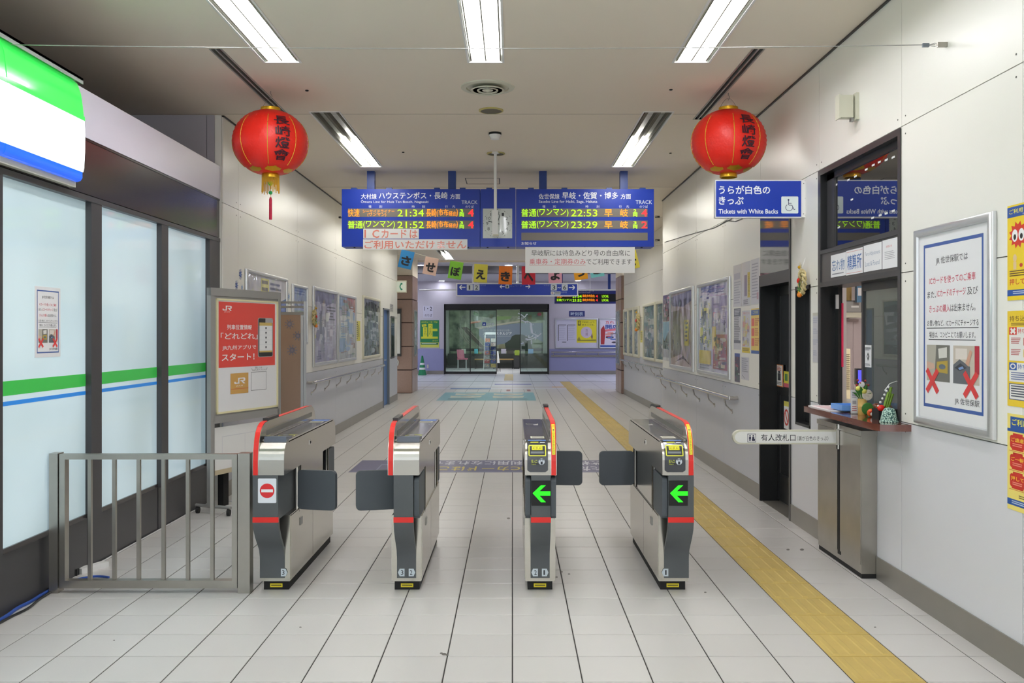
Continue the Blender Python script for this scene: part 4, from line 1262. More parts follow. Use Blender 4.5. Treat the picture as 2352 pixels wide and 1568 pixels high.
# ------------------------------------------------------------------ things on the counter
ZT = 0.98
def cpos(px, py): p = PZ(px, py, ZT); return p.x, p.y
x, y = cpos(1905, 938)
mb = MB(); mb.box(2.06, 5.78, ZT, 2.22, 6.20, ZT + 0.006)
tag(mb.build('price_sheet', M_PAPER, base=(2.14, 5.99, ZT)), 'flat white sheet with red printing lying on the counter', 'sheet')
pr = Print(lambda u, v, l: Vector((2.06 + 0.16 * u, 6.2 - 0.42 * v, ZT + 0.006 + 0.0006 * l)))
pr.bars(0.1, 0.08, 0.9, 0.9, 9, (180, 120, 130), 1, 5)
pr.build('sheet_print', M_INK, bpy.data.objects['price_sheet'])
x, y = 2.185, 5.80
t = thing('coin_tray', 'light blue plastic coin tray on the white sheet', 'tray', (x, y, ZT + 0.006))
M_TRAY = mat('tray_blue', (112, 164, 232), 0.35)
mb = MB(); mb.box(x - 0.06, y - 0.08, ZT + 0.006, x + 0.06, y + 0.08, ZT + 0.014); mb.build('base', M_TRAY, t)
mb = MB()
for a, b, c, d in ((-0.075, -0.1, 0.075, -0.085), (-0.075, 0.085, 0.075, 0.1), (-0.075, -0.085, -0.06, 0.085), (0.06, -0.085, 0.075, 0.085)):
    mb.box(x + a, y + b, ZT + 0.012, x + c, y + d, ZT + 0.045)
mb.build('wall', M_TRAY, t)
p0, p1 = PY(1954, 895, 5.62), PY(1970, 951, 5.62)
t = thing('acrylic_stand', 'clear acrylic card stand with a pale notice on the counter', 'card stand', ((p0.x + p1.x) / 2, 5.62, ZT))
mb = MB(); mb.box(p0.x, 5.615, ZT, p1.x, 5.62, p0.z); mb.build('card', M_PAPER, t)
mb = MB(); mb.box(p0.x, 5.6, ZT, p1.x, 5.66, ZT + 0.004); mb.build('foot', M_GLASS, t)
pr = Print(fmap((p0.x, 5.615, p0.z), (p1.x - p0.x, 0, 0), (0, 0, ZT - p0.z), (0, -1, 0)))
pr.bars(0.15, 0.1, 0.85, 0.35, 4, (140, 140, 170), 1, 3); pr.rect(0.2, 0.45, 0.75, 0.6, (160, 160, 170)); pr.bars(0.15, 0.68, 0.85, 0.92, 3, (190, 110, 120), 1, 5)
pr.build('card_print', M_INK, t)
c = Vector((PY(1981, 935, 5.55).x, 5.55, ZT))
t = thing('bamboo_basket', 'small round bamboo basket holding an artificial flower arrangement on the counter', 'basket', c)
mb = MB(); mb.lathe(c, [(0.026, 0), (0.028, 0.005), (0.027, 0.05), (0.03, 0.052), (0.027, 0.055), (0.029, 0.098), (0.024, 0.1)], 16); mb.build('basket_body', mat('bamboo', (204, 166, 92), 0.5, var=0.15, scale=30), t, 50)
mb = MB()
for k in range(9):
    a = k * 0.7
    p = c + Vector((0.012 * math.cos(a), 0.012 * math.sin(a), 0.09)); q = c + Vector((0.06 * math.cos(a), 0.05 * math.sin(a), 0.14 + 0.02 * (k % 4)))
    d = Vector((-math.sin(a), math.cos(a), 0)) * 0.014
    m_ = (p + q) / 2 + Vector((0, 0, 0.02))
    mb.add([p, m_ + d, q, m_ - d], [(0, 1, 2, 3)])
mb.build('leaves', M_GREEN, t)
mb = MB()
for k in range(7):
    a = k * 0.9 + 0.4
    mb.ball(c + Vector((0.035 * math.cos(a), 0.03 * math.sin(a), 0.185 + 0.014 * (k % 3))), 0.008, 8)
mb.build('berries', mat('berry_red', (150, 40, 40), 0.5), t, 60)
mb = MB(); mb.ball(c + Vector((0.0, -0.02, 0.15)), 0.02, 10); mb.ball(c + Vector((-0.035, -0.02, 0.165)), 0.015, 10); mb.build('blossom', mat('blossom_yellow', (226, 220, 110), 0.5), t, 60)
mb = MB(); mb.lathe(c + Vector((0.02, -0.03, 0.125)), [(0.001, 0.0), (0.034, 0.003), (0.03, 0.008), (0.001, 0.01)], 14, 'y'); mb.build('paper_fan', mat('fan_pink', (226, 206, 190), 0.5, var=0.5, scale=50), t)
mb = MB(); mb.tube([c + Vector((0.0, 0, 0.1)), c + Vector((0.0, 0, 0.17))], 0.002, 6); mb.lathe(c + Vector((-0.015, -0.03, 0.19)), [(0.001, 0), (0.018, 0.002), (0.001, 0.004)], 14, 'y'); mb.build('pick', M_WHITE, t)
def ballthing(name, label, cat, px, Y, r, m, extra=None, sz=1.0):
    x = (px - CX) * Y / F
    c = Vector((x, Y, ZT))
    t = thing(name, label, cat, c)
    mb = MB(); mb.ball(c + Vector((0, 0, r * sz)), r, 14, 1, 1, sz); mb.build('body', m, t, 60)
    if extra:
        extra(t, c)
    return t
ballthing('round_ornament', 'small orange and white lucky doll beside the basket', 'ornament', 2001, 5.40, 0.025, mat('doll_orange', (214, 92, 34), 0.3), lambda t, c: (MB().ball(c + Vector((0.0, -0.018, 0.02)), 0.014, 10).build('face', M_WHITE, t, 60), MB().box(c.x - 0.02, c.y - 0.026, c.z + 0.03, c.x + 0.02, c.y - 0.018, c.z + 0.036).build('band', M_RED, t)))
ballthing('round_ornament', 'small brown and orange ornament behind the orange doll', 'ornament', 2013, 5.60, 0.034, mat('doll_brown', (120, 60, 36), 0.3), lambda t, c: MB().box(c.x - 0.014, c.y - 0.036, c.z + 0.03, c.x + 0.014, c.y - 0.028, c.z + 0.055).build('crest', mat('crest_orange', (226, 110, 40), 0.4), t))
x = (1993 - CX) * 5.45 / F
c = Vector((x, 5.45, ZT))
t = thing('leaf_fan', 'round green leaf fan standing on the counter', 'fan', c)
mb = MB(); mb.lathe(c + Vector((0, 0, 0.045)), [(0.001, -0.003), (0.035, -0.002), (0.038, 0.0), (0.001, 0.004)], 18, 'y'); mb.build('leaf', M_GREEN, t)
mb = MB(); mb.tube([c, c + Vector((0, 0, 0.02))], 0.004, 6); mb.build('stalk', M_GREEN, t)
c = Vector(((2040 - CX) * 5.20 / F, 5.20, ZT))
t = thing('black_tray', 'black square pot of a new year arrangement behind the patterned hat', 'pot', c)
mb = MB(); mb.box(c.x - 0.055, c.y, ZT, c.x + 0.06, c.y + 0.1, ZT + 0.062); mb.build('pot', M_BLK, t)
mb = MB()
for k, (dx, h) in enumerate(((-0.006, 0.16), (0.009, 0.19), (0.018, 0.15))):
    mb.tube([c + Vector((dx, 0.05, 0.06)), c + Vector((dx + 0.03, 0.05, h))], 0.0085, 8)
mb.build('bamboo_cut', mat('bamboo_green', (122, 158, 50), 0.4), t, 50)
mb = MB()
for k in range(6):
    mb.ball(c + Vector((-0.045 + 0.012 * k, 0.03, 0.08 + 0.022 * k)), 0.0075, 8)
mb.build('white_bead', M_WHITE, t, 60)
mb = MB(); mb.ball(c + Vector((-0.04, 0.0, 0.07)), 0.024, 10, 1, 0.6, 0.8); mb.build('red_flower', M_RED, t, 60)
mb = MB(); mb.tube([c + Vector((0.0, 0.05, 0.17)), c + Vector((0.03, 0.05, 0.21)), c + Vector((0.07, 0.05, 0.225)), c + Vector((0.11, 0.05, 0.22))], 0.0025, 6); mb.build('white_wire', M_WHITE, t)
c = Vector(((2042 - CX) * 5.10 / F, 5.10, ZT))
t = thing('patterned_cap', 'bell shaped green and white patterned cloth hat at the counter end', 'hat', c)
def hat_mat():
    m = mat('teal_pattern', (70, 120, 112), 0.7, var=0.0)
    nt = m.node_tree; b = nt.nodes['Principled BSDF']
    tc = nt.nodes.new('ShaderNodeTexCoord'); n = nt.nodes.new('ShaderNodeTexNoise'); n.inputs['Scale'].default_value = 170; n.inputs['Detail'].default_value = 0
    cr = nt.nodes.new('ShaderNodeValToRGB'); cr.color_ramp.interpolation = 'CONSTANT'
    e = cr.color_ramp.elements; e[0].position = 0; e[0].color = (*lin((40, 84, 80)), 1); e[1].position = 0.5; e[1].color = (*lin((178, 206, 192)), 1)
    nt.links.new(tc.outputs['Object'], n.inputs['Vector']); nt.links.new(n.outputs['Fac'], cr.inputs[0]); nt.links.new(cr.outputs[0], b.inputs['Base Color'])
    return m
mb = MB(); mb.lathe(c, [(0.05, 0.0), (0.048, 0.008), (0.042, 0.035), (0.036, 0.06), (0.024, 0.078), (0.001, 0.083)], 20); mb.build('crown', hat_mat(), t, 60)
mb = MB(); mb.lathe(c, [(0.052, 0.0), (0.053, 0.004), (0.049, 0.008)], 20); mb.build('brim', hat_mat(), t, 60)

# ------------------------------------------------------------------ things on the right wall
def frame_poster(name, label, wallfn, w, h, content, fw=0.035, th=0.02, fm=None, ink=None, cat='poster', group=None, base=None, backc=None):
    """wallfn(u, v, l in metres/0.001) on the unit square"""
    P = wallfn
    c = P(0.5, 1.0, 0)
    t = thing(name, label, cat, c, group)
    du, dv = fw / w, fw / h
    def slab(mb, u0, v0, u1, v1, l0, l1):
        vs = [P(u0, v0, l0), P(u1, v0, l0), P(u1, v1, l0), P(u0, v1, l0), P(u0, v0, l1), P(u1, v0, l1), P(u1, v1, l1), P(u0, v1, l1)]
        mb.add(vs, [(3, 2, 1, 0), (4, 5, 6, 7), (0, 1, 5, 4), (1, 2, 6, 5), (2, 3, 7, 6), (3, 0, 4, 7)])
    T = th / EPS
    mb = MB()
    if fw > 0:
        prof = [(0, 0), (0, 0.55), (0.12, 0.85), (0.35, 1.0), (0.65, 1.0), (0.88, 0.85), (1.0, 0.45)]
        vs = []
        for d_, h_ in prof:
            vs += [P(du * d_, dv * d_, T * h_), P(1 - du * d_, dv * d_, T * h_), P(1 - du * d_, 1 - dv * d_, T * h_), P(du * d_, 1 - dv * d_, T * h_)]
        mb.add(vs, [(4 * k + i, 4 * k + (i + 1) % 4, 4 * k + 4 + (i + 1) % 4, 4 * k + 4 + i) for k in range(len(prof) - 1) for i in range(4)])
        mb.build('frame', fm or M_ALU, t, 40)
    mb = MB(); slab(mb, du * 0.9, dv * 0.9, 1 - du * 0.9, 1 - dv * 0.9, 0, T * 0.4); mb.build('sheet', backc or M_PAPER, t)
    pr = Print(lambda u, v, l: P(du + u * (1 - 2 * du), dv + v * (1 - 2 * dv), T * 0.4 + l))
    content(pr)
    if pr.v:
        pr.build('print', ink or M_INKC, t)
    return t
NV = (40, 70, 150)
def ic_notice(p, small=False):
    K, R_ = (70, 70, 76), (206, 60, 90)
    b = 0.0 if small else 0.004
    p.frame(0.08, 0.05, 0.93, 0.94, 0.022, 0.018, (60, 92, 160))
    p.text('JR 佐世保駅では', 0.27, 0.128, 0.73, 0.172, K, 2, b)
    p.text('ICカードを使ってのご乗車', 0.17, 0.232, 0.83, 0.272, R_, 2, b)
    p.text('また、', 0.14, 0.308, 0.275, 0.346, K, 2, b); p.text('ICカードのチャージ', 0.29, 0.304, 0.70, 0.344, R_, 2, b); p.text('及び', 0.72, 0.304, 0.86, 0.344, K, 2, b)
    p.text('きっぷの購入', 0.17, 0.384, 0.48, 0.425, R_, 2, b); p.text('は出来ません。', 0.49, 0.384, 0.83, 0.425, K, 2, b)
    p.text('お買い物など、ICカードにチャージする', 0.14, 0.466, 0.87, 0.5, K, 2, b); p.rect(0.13, 0.507, 0.87, 0.511, K, 2)
    p.text('場合は、コンビニにてお願いします。', 0.17, 0.528, 0.83, 0.562, K, 2, b); p.rect(0.16, 0.569, 0.83, 0.573, K, 2)
    # two photographs of machines
    p.rect(0.13, 0.60, 0.48, 0.795, (176, 172, 160), 2)
    p.poly([(0.28, 0.60), (0.48, 0.60), (0.48, 0.795), (0.25, 0.795)], (110, 110, 104), 3); p.poly([(0.31, 0.62), (0.44, 0.61), (0.44, 0.665), (0.32, 0.672)], (214, 212, 206), 4)
    p.poly([(0.29, 0.69), (0.45, 0.68), (0.45, 0.75), (0.28, 0.745)], (176, 152, 62), 4); p.ell(0.37, 0.715, 0.05, 0.014, (96, 110, 122), 5); p.poly([(0.13, 0.69), (0.24, 0.70), (0.26, 0.725), (0.13, 0.74)], (204, 170, 150), 4)
    p.rect(0.53, 0.60, 0.88, 0.795, (196, 186, 172), 2); p.rect(0.56, 0.615, 0.72, 0.67, (222, 214, 206), 3)
    p.poly([(0.53, 0.70), (0.62, 0.67), (0.76, 0.705), (0.76, 0.795), (0.53, 0.795)], (98, 102, 108), 4); p.poly([(0.55, 0.715), (0.63, 0.69), (0.72, 0.712), (0.62, 0.73)], (56, 60, 70), 5); p.poly([(0.60, 0.715), (0.66, 0.705), (0.68, 0.716), (0.62, 0.725)], (120, 150, 200), 6)
    p.rect(0.82, 0.60, 0.88, 0.74, (176, 40, 60), 4); p.poly([(0.70, 0.69), (0.76, 0.62), (0.79, 0.63), (0.74, 0.705)], (206, 160, 136), 6)
    for c in (0.22, 0.77):
        p.line([(c - 0.085, 0.735), (c + 0.085, 0.855)], 0.05, (216, 60, 62), 8, 1.6); p.line([(c + 0.085, 0.735), (c - 0.085, 0.855)], 0.05, (216, 60, 62), 8, 1.6)
    p.text('JR 佐世保駅', 0.55, 0.868, 0.88, 0.906, K, 2, b)
frame_poster('framed_notice', 'aluminium framed JR notice with two red crosses beside the ticket window', rwall(XR - 0.002, 4.854, 4.06, 2.045, 1.0), 0.794, 1.045, ic_notice, 0.042, 0.028)
# yellow posters at the near end
def y1_(p):
    Yw, Bl = (240, 208, 40), (36, 82, 160)
    p.rect(0, 0, 1, 1, Yw); p.rect(0, 0.02, 1, 0.13, Bl, 2); p.text('ご利用いただく', 0.05, 0.045, 0.9, 0.095, (244, 236, 90), 3, 0.01); p.text('Request for all users', 0.4, 0.105, 0.8, 0.122, (235, 235, 235), 3)
    pts = []
    for k in range(24):
        a = 2 * math.pi * k / 24; r = 1.0 if k % 2 else 0.72
        pts.append((0.28 + 0.24 * r * math.cos(a), 0.32 + 0.145 * r * math.sin(a)))
    p.poly(pts, (214, 52, 34), 3)
    for c in (0.2, 0.37):
        p.ell(c, 0.325, 0.075, 0.065, (245, 245, 245), 4); p.ell(c, 0.34, 0.035, 0.03, (20, 20, 20), 5)
    p.text('ご', 0.62, 0.215, 0.78, 0.265, (214, 40, 34), 3, 0.01); p.rect(0.48, 0.5, 1, 0.64, (214, 60, 48), 3); p.text('S', 0.56, 0.51, 0.68, 0.55, (240, 235, 225), 4, 0.01); p.text('V', 0.6, 0.58, 0.74, 0.62, (240, 235, 225), 4, 0.01)
    p.ell(0.2, 0.56, 0.05, 0.04, (226, 196, 150), 3); p.rect(0.16, 0.6, 0.24, 0.68, (226, 196, 150), 3); p.ell(0.36, 0.64, 0.04, 0.02, (200, 60, 50), 3)
    p.bars(0.06, 0.69, 0.9, 0.76, 3, (110, 80, 30), 3, 3); p.text('押してください', 0.06, 0.775, 1.0, 0.84, (206, 60, 40), 3, 0.01); p.rect(0, 0.89, 1, 0.955, Bl, 2); p.bars(0.15, 0.905, 0.9, 0.945, 2, (190, 206, 230), 3, 1)
def y2_(p):
    Yw, Bl, Wt = (238, 204, 50), (46, 92, 170), (236, 234, 230)
    p.rect(0, 0, 1, 1, Yw); p.text('持ち込みを禁止', 0.06, 0.05, 1.0, 0.11, (120, 90, 30), 3, 0.006); p.bars(0.1, 0.125, 0.95, 0.16, 2, (140, 110, 40), 3)
    p.rect(0.05, 0.17, 1, 0.52, Wt, 2); p.rect(0.05, 0.17, 0.25, 0.25, (214, 60, 50), 3); p.line([(0.09, 0.185), (0.21, 0.235)], 0.04, Wt, 4, 1.5); p.line([(0.21, 0.185), (0.09, 0.235)], 0.04, Wt, 4, 1.5)
    p.text('持ち込めないもの', 0.28, 0.185, 1.0, 0.235, (214, 60, 50), 3, 0.006)
    for a, b in ((0.28, 0.3), (0.4, 0.42)):
        p.bars(0.1, a, 0.36, b + 0.05, 4, (190, 110, 110), 3); p.rect(0.42, a, 0.56, b + 0.06, (206, 80, 70) if a < 0.3 else (226, 190, 90), 3); p.bars(0.62, a, 1.0, b + 0.05, 4, (190, 110, 110), 3, 3)
    p.rect(0.05, 0.54, 1, 0.74, Wt, 2); p.rect(0.05, 0.54, 0.25, 0.62, Bl, 3); p.ring(0.15, 0.58, 0.075, 0.03, 0.03, Wt, 4); p.text('持ち込めるもの', 0.28, 0.555, 1.0, 0.605, Bl, 3, 0.006); p.bars(0.1, 0.64, 0.95, 0.73, 4, (120, 130, 170), 3)
    p.rect(0.05, 0.76, 1, 0.93, Wt, 2); p.frame(0.05, 0.76, 1.2, 0.93, 0.015, 0.008, (60, 80, 130), 3); p.bars(0.1, 0.78, 0.95, 0.91, 5, (80, 84, 100), 3, 8)
def y3_(p):
    Yw, Bl, Rd = (242, 222, 120), (40, 84, 156), (206, 52, 44)
    p.rect(0, 0, 1, 1, Yw); p.rect(0.08, 0.03, 1, 0.16, Bl, 2); p.text('ご利用いただ', 0.12, 0.05, 1.0, 0.12, (244, 232, 70), 3, 0.012); p.rect(0, 0.155, 1, 0.185, Bl, 2)
    for i, s_ in enumerate(('ご遠慮', 'ご一報', '押して')):
        v = 0.2 + 0.2 * i
        p.poly(rrect(0.07, v + 0.02, 0.46, v + 0.16, 0.06, 3, 0.45), Rd, 3); p.rect(0.15, v, 0.4, v + 0.022, Rd, 3); p.rect(0.12, v + 0.16, 0.42, v + 0.175, Rd, 3); p.text(s_, 0.1, v + 0.045, 0.43, v + 0.09, (244, 200, 60), 4, 0.01); p.bars(0.14, v + 0.105, 0.4, v + 0.145, 2, (240, 150, 130), 4)
        p.bars(0.55, v + 0.03, 1.0, v + 0.15, 4, (190, 60, 40) if i % 2 else (110, 80, 50), 3, i); p.rect(0.05, v + 0.183, 1, v + 0.189, (214, 120, 60), 3)
    p.bars(0.3, 0.83, 0.95, 0.87, 2, (120, 100, 60), 3); p.rect(0, 0.885, 1, 0.95, Bl, 2); p.bars(0.12, 0.9, 0.9, 0.94, 2, (190, 206, 230), 3, 4)
for nm, zt, zb, f_, lb in (('a', 2.052, 1.632, y1_, 'yellow poster with red starburst and eyes, topmost at the near end of the wall'), ('b', 1.585, 1.165, y2_, 'yellow poster with white panels and a red cross, middle of three'), ('c', 1.132, 0.708, y3_, 'yellow poster with red lantern shapes, lowest of three at the near end')):
    frame_poster('yellow_poster', lb, rwall(XR - 0.001, 3.97, 3.672, zt, zb), 0.298, zt - zb, f_, 0, 0.004, ink=M_INKC, group='yellow posters on the right wall')
# long framed posters on the right wall
def pa(p):
    p.rect(0, 0, 1, 1, (156, 140, 132)); p.poly([(0, 0.04), (1, 0), (1, 0.13), (0.6, 0.2), (0.1, 0.17), (0, 0.12)], (92, 92, 128), 2)
    p.poly([(0, 0.12), (0.1, 0.17), (0.6, 0.2), (1, 0.13), (1, 0.28), (0.55, 0.2), (0, 0.32)], (172, 158, 162), 2); p.poly([(0, 0.25), (0.42, 0.24), (0.58, 0.55), (0.5, 0.85), (0, 0.92)], (112, 98, 80), 3)
    p.poly([(0.46, 0.24), (0.56, 0.25), (0.62, 0.7), (0.86, 1.0), (0.76, 1.0), (0.5, 0.7)], (196, 178, 176), 4); p.rect(0.66, 0.38, 0.84, 0.72, (206, 186, 60), 4); p.bars(0.69, 0.41, 0.81, 0.69, 5, (90, 84, 60), 5); p.poly([(0, 0.92), (0.5, 0.84), (1, 1.0), (0, 1.0)], (186, 166, 160), 4); p.poly([(0.2, 0.96), (0.6, 0.86), (0.95, 0.98), (0.6, 0.9)], (96, 70, 64), 5)
def pb(p):
    p.rect(0, 0, 1, 1, (196, 196, 206)); p.clutter(0.02, 0.02, 0.98, 0.16, [(90, 84, 140), (180, 150, 170), (80, 120, 170), (60, 56, 110)], 16, 3); p.rect(0.04, 0.18, 0.45, 0.52, (206, 210, 206), 3); p.poly([(0.14, 0.2), (0.3, 0.18), (0.34, 0.6), (0.2, 0.7)], (92, 96, 96), 4); p.clutter(0.04, 0.3, 0.45, 0.75, [(220, 216, 80), (90, 120, 160), (230, 230, 230), (110, 150, 120)], 14, 5, 5)
    p.rect(0.48, 0.15, 0.98, 0.5, (150, 140, 176), 3); p.ell(0.74, 0.44, 0.2, 0.14, (176, 172, 184), 4); p.clutter(0.5, 0.18, 0.96, 0.46, [(90, 80, 110), (200, 120, 130), (230, 226, 226)], 8, 8, 5)
    p.clutter(0.04, 0.16, 0.46, 0.78, [(176, 180, 186), (206, 204, 196), (120, 126, 124), (226, 222, 130), (150, 166, 190), (92, 100, 110)], 60, 51, 5); p.clutter(0.5, 0.14, 0.97, 0.56, [(160, 150, 180), (186, 180, 196), (206, 196, 196), (120, 110, 140)], 40, 52, 5); p.clutter(0.02, 0.0, 0.98, 0.14, [(120, 116, 160), (176, 160, 190), (206, 196, 210), (90, 100, 150)], 30, 53, 4); p.rect(0.04, 0.76, 0.45, 0.92, (220, 200, 60), 9); p.bars(0.08, 0.79, 0.4, 0.9, 4, (130, 116, 60), 7); p.rect(0.52, 0.57, 0.97, 0.96, (166, 96, 82), 8); p.clutter(0.54, 0.58, 0.96, 0.95, [(110, 112, 92), (196, 186, 166), (90, 78, 78), (186, 126, 96), (150, 90, 80), (206, 190, 150)], 60, 11, 9); p.rect(0.5, 0.48, 0.62, 0.74, (214, 190, 90), 7); p.bars(0.06, 0.93, 0.42, 0.99, 2, (120, 120, 130), 7)
def wp(px, py, X=XR): p = PX(px, py, X); return p.y, p.z
frame_poster('framed_poster', 'framed brown poster with a wavy film cover, nearer the corridor end', rwall(XR - 0.002, 12.39, 10.81, 2.068, 1.02), 1.58, 1.05, pa, 0.045, 0.03, ink=M_INKG, group='framed posters along the right wall')
frame_poster('framed_poster', 'framed collage poster with orange corner and purple top, nearest to the dark door', rwall(XR - 0.002, 10.55, 9.0, 2.068, 1.02), 1.55, 1.05, pb, 0.045, 0.03, ink=M_INKG, group='framed posters along the right wall')
frame_poster('wall_poster', 'unframed reddish poster at the wall corner', rwall(XR - 0.001, 13.05, 12.42, 2.04, 1.66), 0.63, 0.38, lambda p: (p.rect(0, 0, 1, 1, (120, 100, 104)), p.clutter(0, 0, 1, 1, [(176, 96, 110), (90, 80, 84), (200, 190, 180), (70, 64, 70)], 20, 6)), 0, 0.003, ink=M_INKG)
frame_poster('wall_poster', 'unframed sky blue landscape poster at the wall corner', rwall(XR - 0.001, 13.05, 12.42, 1.655, 1.10), 0.63, 0.55, lambda p: (p.rect(0, 0, 1, 0.55, (136, 176, 204)), p.poly([(0, 0.4), (0.2, 0.5), (0.5, 0.35), (0.7, 0.25), (1, 0.2), (1, 0.75), (0, 0.75)], (78, 84, 84), 2), p.rect(0, 0.7, 1, 0.92, (176, 178, 182), 3), p.rect(0, 0.92, 1, 1, (226, 226, 228), 3), p.clutter(0, 0.5, 1, 0.75, [(60, 66, 66), (120, 124, 122)], 10, 3, 4)), 0, 0.003, ink=M_INKG)
def sheet(label, px0, px1, py0, py1, f, seed=0):
    ya, yb = XR * F / (px0 - CX), XR * F / (px1 - CX)
    xm = (px0 + px1) / 2 - CX
    zt, zb = H - (py0 - CY) * XR / xm, H - (py1 - CY) * XR / xm
    frame_poster('paper_sheet', label, rwall(XR - 0.001, ya, yb, zt, zb), ya - yb, zt - zb, f, 0, 0.003, ink=M_INKC, cat='notice', group='paper sheets beside the dark door')
GRY = (170, 170, 182)
lp = lambda p: p.rect(0, 0, 1, 1, (206, 205, 210))
sheet('pale sheet in a clear film, far one of the top row by the door', 1685, 1703.5, 608, 704, lambda p: (lp(p), p.rect(0.1, 0.2, 0.85, 0.35, (176, 178, 196), 2), p.bars(0.1, 0.4, 0.9, 0.95, 9, GRY, 2, 2)))
sheet('pale sheet with a yellow column, middle of the top row by the door', 1704.5, 1724, 601, 702, lambda p: (lp(p), p.rect(0.3, 0.3, 0.62, 0.78, (140, 128, 150), 2), p.rect(0.68, 0.25, 0.95, 0.82, (206, 186, 70), 2), p.vtext('ごみは持ち帰り', 0.73, 0.28, 0.9, 0.78, (110, 90, 40), 3), p.bars(0.2, 0.86, 0.9, 0.98, 3, (110, 110, 118), 2, 4)))
sheet('pale sheet of small print, near one of the top row by the door', 1725.5, 1745, 594, 698, lambda p: (lp(p), p.bars(0.12, 0.1, 0.9, 0.9, 12, (160, 158, 172), 2, 6, 0.4), p.rect(0.7, 0.75, 0.9, 0.9, (190, 150, 160), 3)))
sheet('grey and black timetable sheet by the door', 1686, 1702, 708, 802, lambda p: (lp(p), p.rect(0.03, 0.0, 0.97, 0.2, (92, 96, 104), 2), p.bars(0.1, 0.03, 0.9, 0.17, 4, (190, 192, 198), 3), p.bars(0.06, 0.22, 0.94, 0.8, 14, (120, 122, 128), 2, 4, 0.6), p.rect(0.03, 0.78, 0.97, 0.85, (92, 96, 104), 3)))
sheet('white sheet with red and yellow rows by the door', 1705, 1723.5, 713, 810, lambda p: (lp(p), p.text('ご利用ください', 0.06, 0.03, 0.94, 0.09, (200, 60, 50), 2), p.clutter(0.06, 0.12, 0.94, 0.86, [(206, 196, 120), (206, 150, 136), (150, 140, 160), (180, 180, 190)], 44, 9), p.rect(0.02, 0.87, 0.98, 1.0, (232, 206, 40), 4), p.bars(0.1, 0.9, 0.9, 0.97, 2, (130, 110, 40), 5)))
sheet('yellow and blue poster with red blocks by the door', 1726, 1745.5, 708, 812, lambda p: (p.rect(0, 0, 1, 1, (236, 204, 90)), p.rect(0, 0.03, 1, 0.15, (58, 96, 160), 2), p.text('ご利用', 0.2, 0.05, 0.8, 0.12, (220, 220, 90), 3), p.rect(0, 0.93, 1, 1.0, (58, 96, 160), 2), *[(p.rect(0.05, v, 0.38, v + 0.17, (220, 90, 60), 3), p.bars(0.45, v, 0.95, v + 0.18, 4, (190, 110, 50), 3, int(v * 10))) for v in (0.22, 0.44, 0.66)]))
sheet('dark picture poster below the paper sheets', 1688, 1700, 811, 877, lambda p: (p.rect(0, 0, 1, 1, (70, 60, 70)), p.rect(0, 0, 1, 0.12, (60, 84, 150), 2), p.clutter(0, 0.12, 1, 1, [(40, 96, 70), (150, 50, 60), (36, 36, 44), (170, 180, 170)], 18, 5)))
sheet('white hand lettered sheet below the paper sheets', 1703, 1720.5, 820, 872, lambda p: (lp(p), p.bars(0.1, 0.06, 0.9, 0.7, 7, (150, 152, 160), 2, 8, 0.45), p.line([(0.1, 0.8), (0.5, 0.95)], 0.03, (120, 120, 126), 2)))
sheet('strip of small white papers between the slit window and the ticket window', 1867.5, 1880.5, 718, 832, lambda p: (lp(p), p.rect(0, 0, 1, 0.06, (206, 204, 190), 2), *[p.bars(0.1, 0.1 + 0.22 * k, 0.9, 0.22 + 0.22 * k, 3, (176, 178, 196), 2, k) for k in range(4)]))
# handrails
def handrail(label, pts, wallx, sgn, n, group='steel handrails'):
    p0, p1 = Vector(pts[0]), Vector(pts[1])
    t = thing('handrail', label, 'handrail', (p0 + p1) / 2, group)
    d = Vector((wallx - p0.x, 0, 0))
    mb = MB(); mb.tube([p0 + Vector((0, 0.0, 0)), p1], 0.022, 12); mb.build('rail', M_STEELH, t, 50)
    for k in range(n):
        q = p0 + (p1 - p0) * ((k + 0.3) / (n - 0.4))
        mb = MB(); mb.tube([q, q + d * 0.25 + Vector((0, 0, -0.09)), q + d * 0.95 + Vector((0, 0, -0.15))], 0.008, 6); mb.lathe(q + d * 0.97 + Vector((0, 0, -0.15)), [(0.001, -0.006), (0.025, -0.006), (0.025, 0.006), (0.001, 0.006)], 10, 'x'); mb.build('bracket', M_STEELH, t, 50)
    for q in (p0, p1):
        mb = MB(); mb.tube([q, q + d * 0.6 + Vector((0, 0, -0.004)), q + d * 0.98], 0.019, 10); mb.build('end_return', M_STEELH, t, 50)
handrail('steel handrail under the framed posters on the right wall', [(2.125, 8.72, 0.855), (2.125, 13.05, 0.855)], XR, 1, 6)
handrail('steel handrail under the poster cases at the far right', [(2.655, 13.6, 0.85), (2.655, 21.8, 0.85)], XRF, 1, 8)
handrail('steel handrail along the left wall under the display cases', [(-2.52, 11.25, 0.865), (-2.52, 17.5, 0.865)], XL, 1, 8)
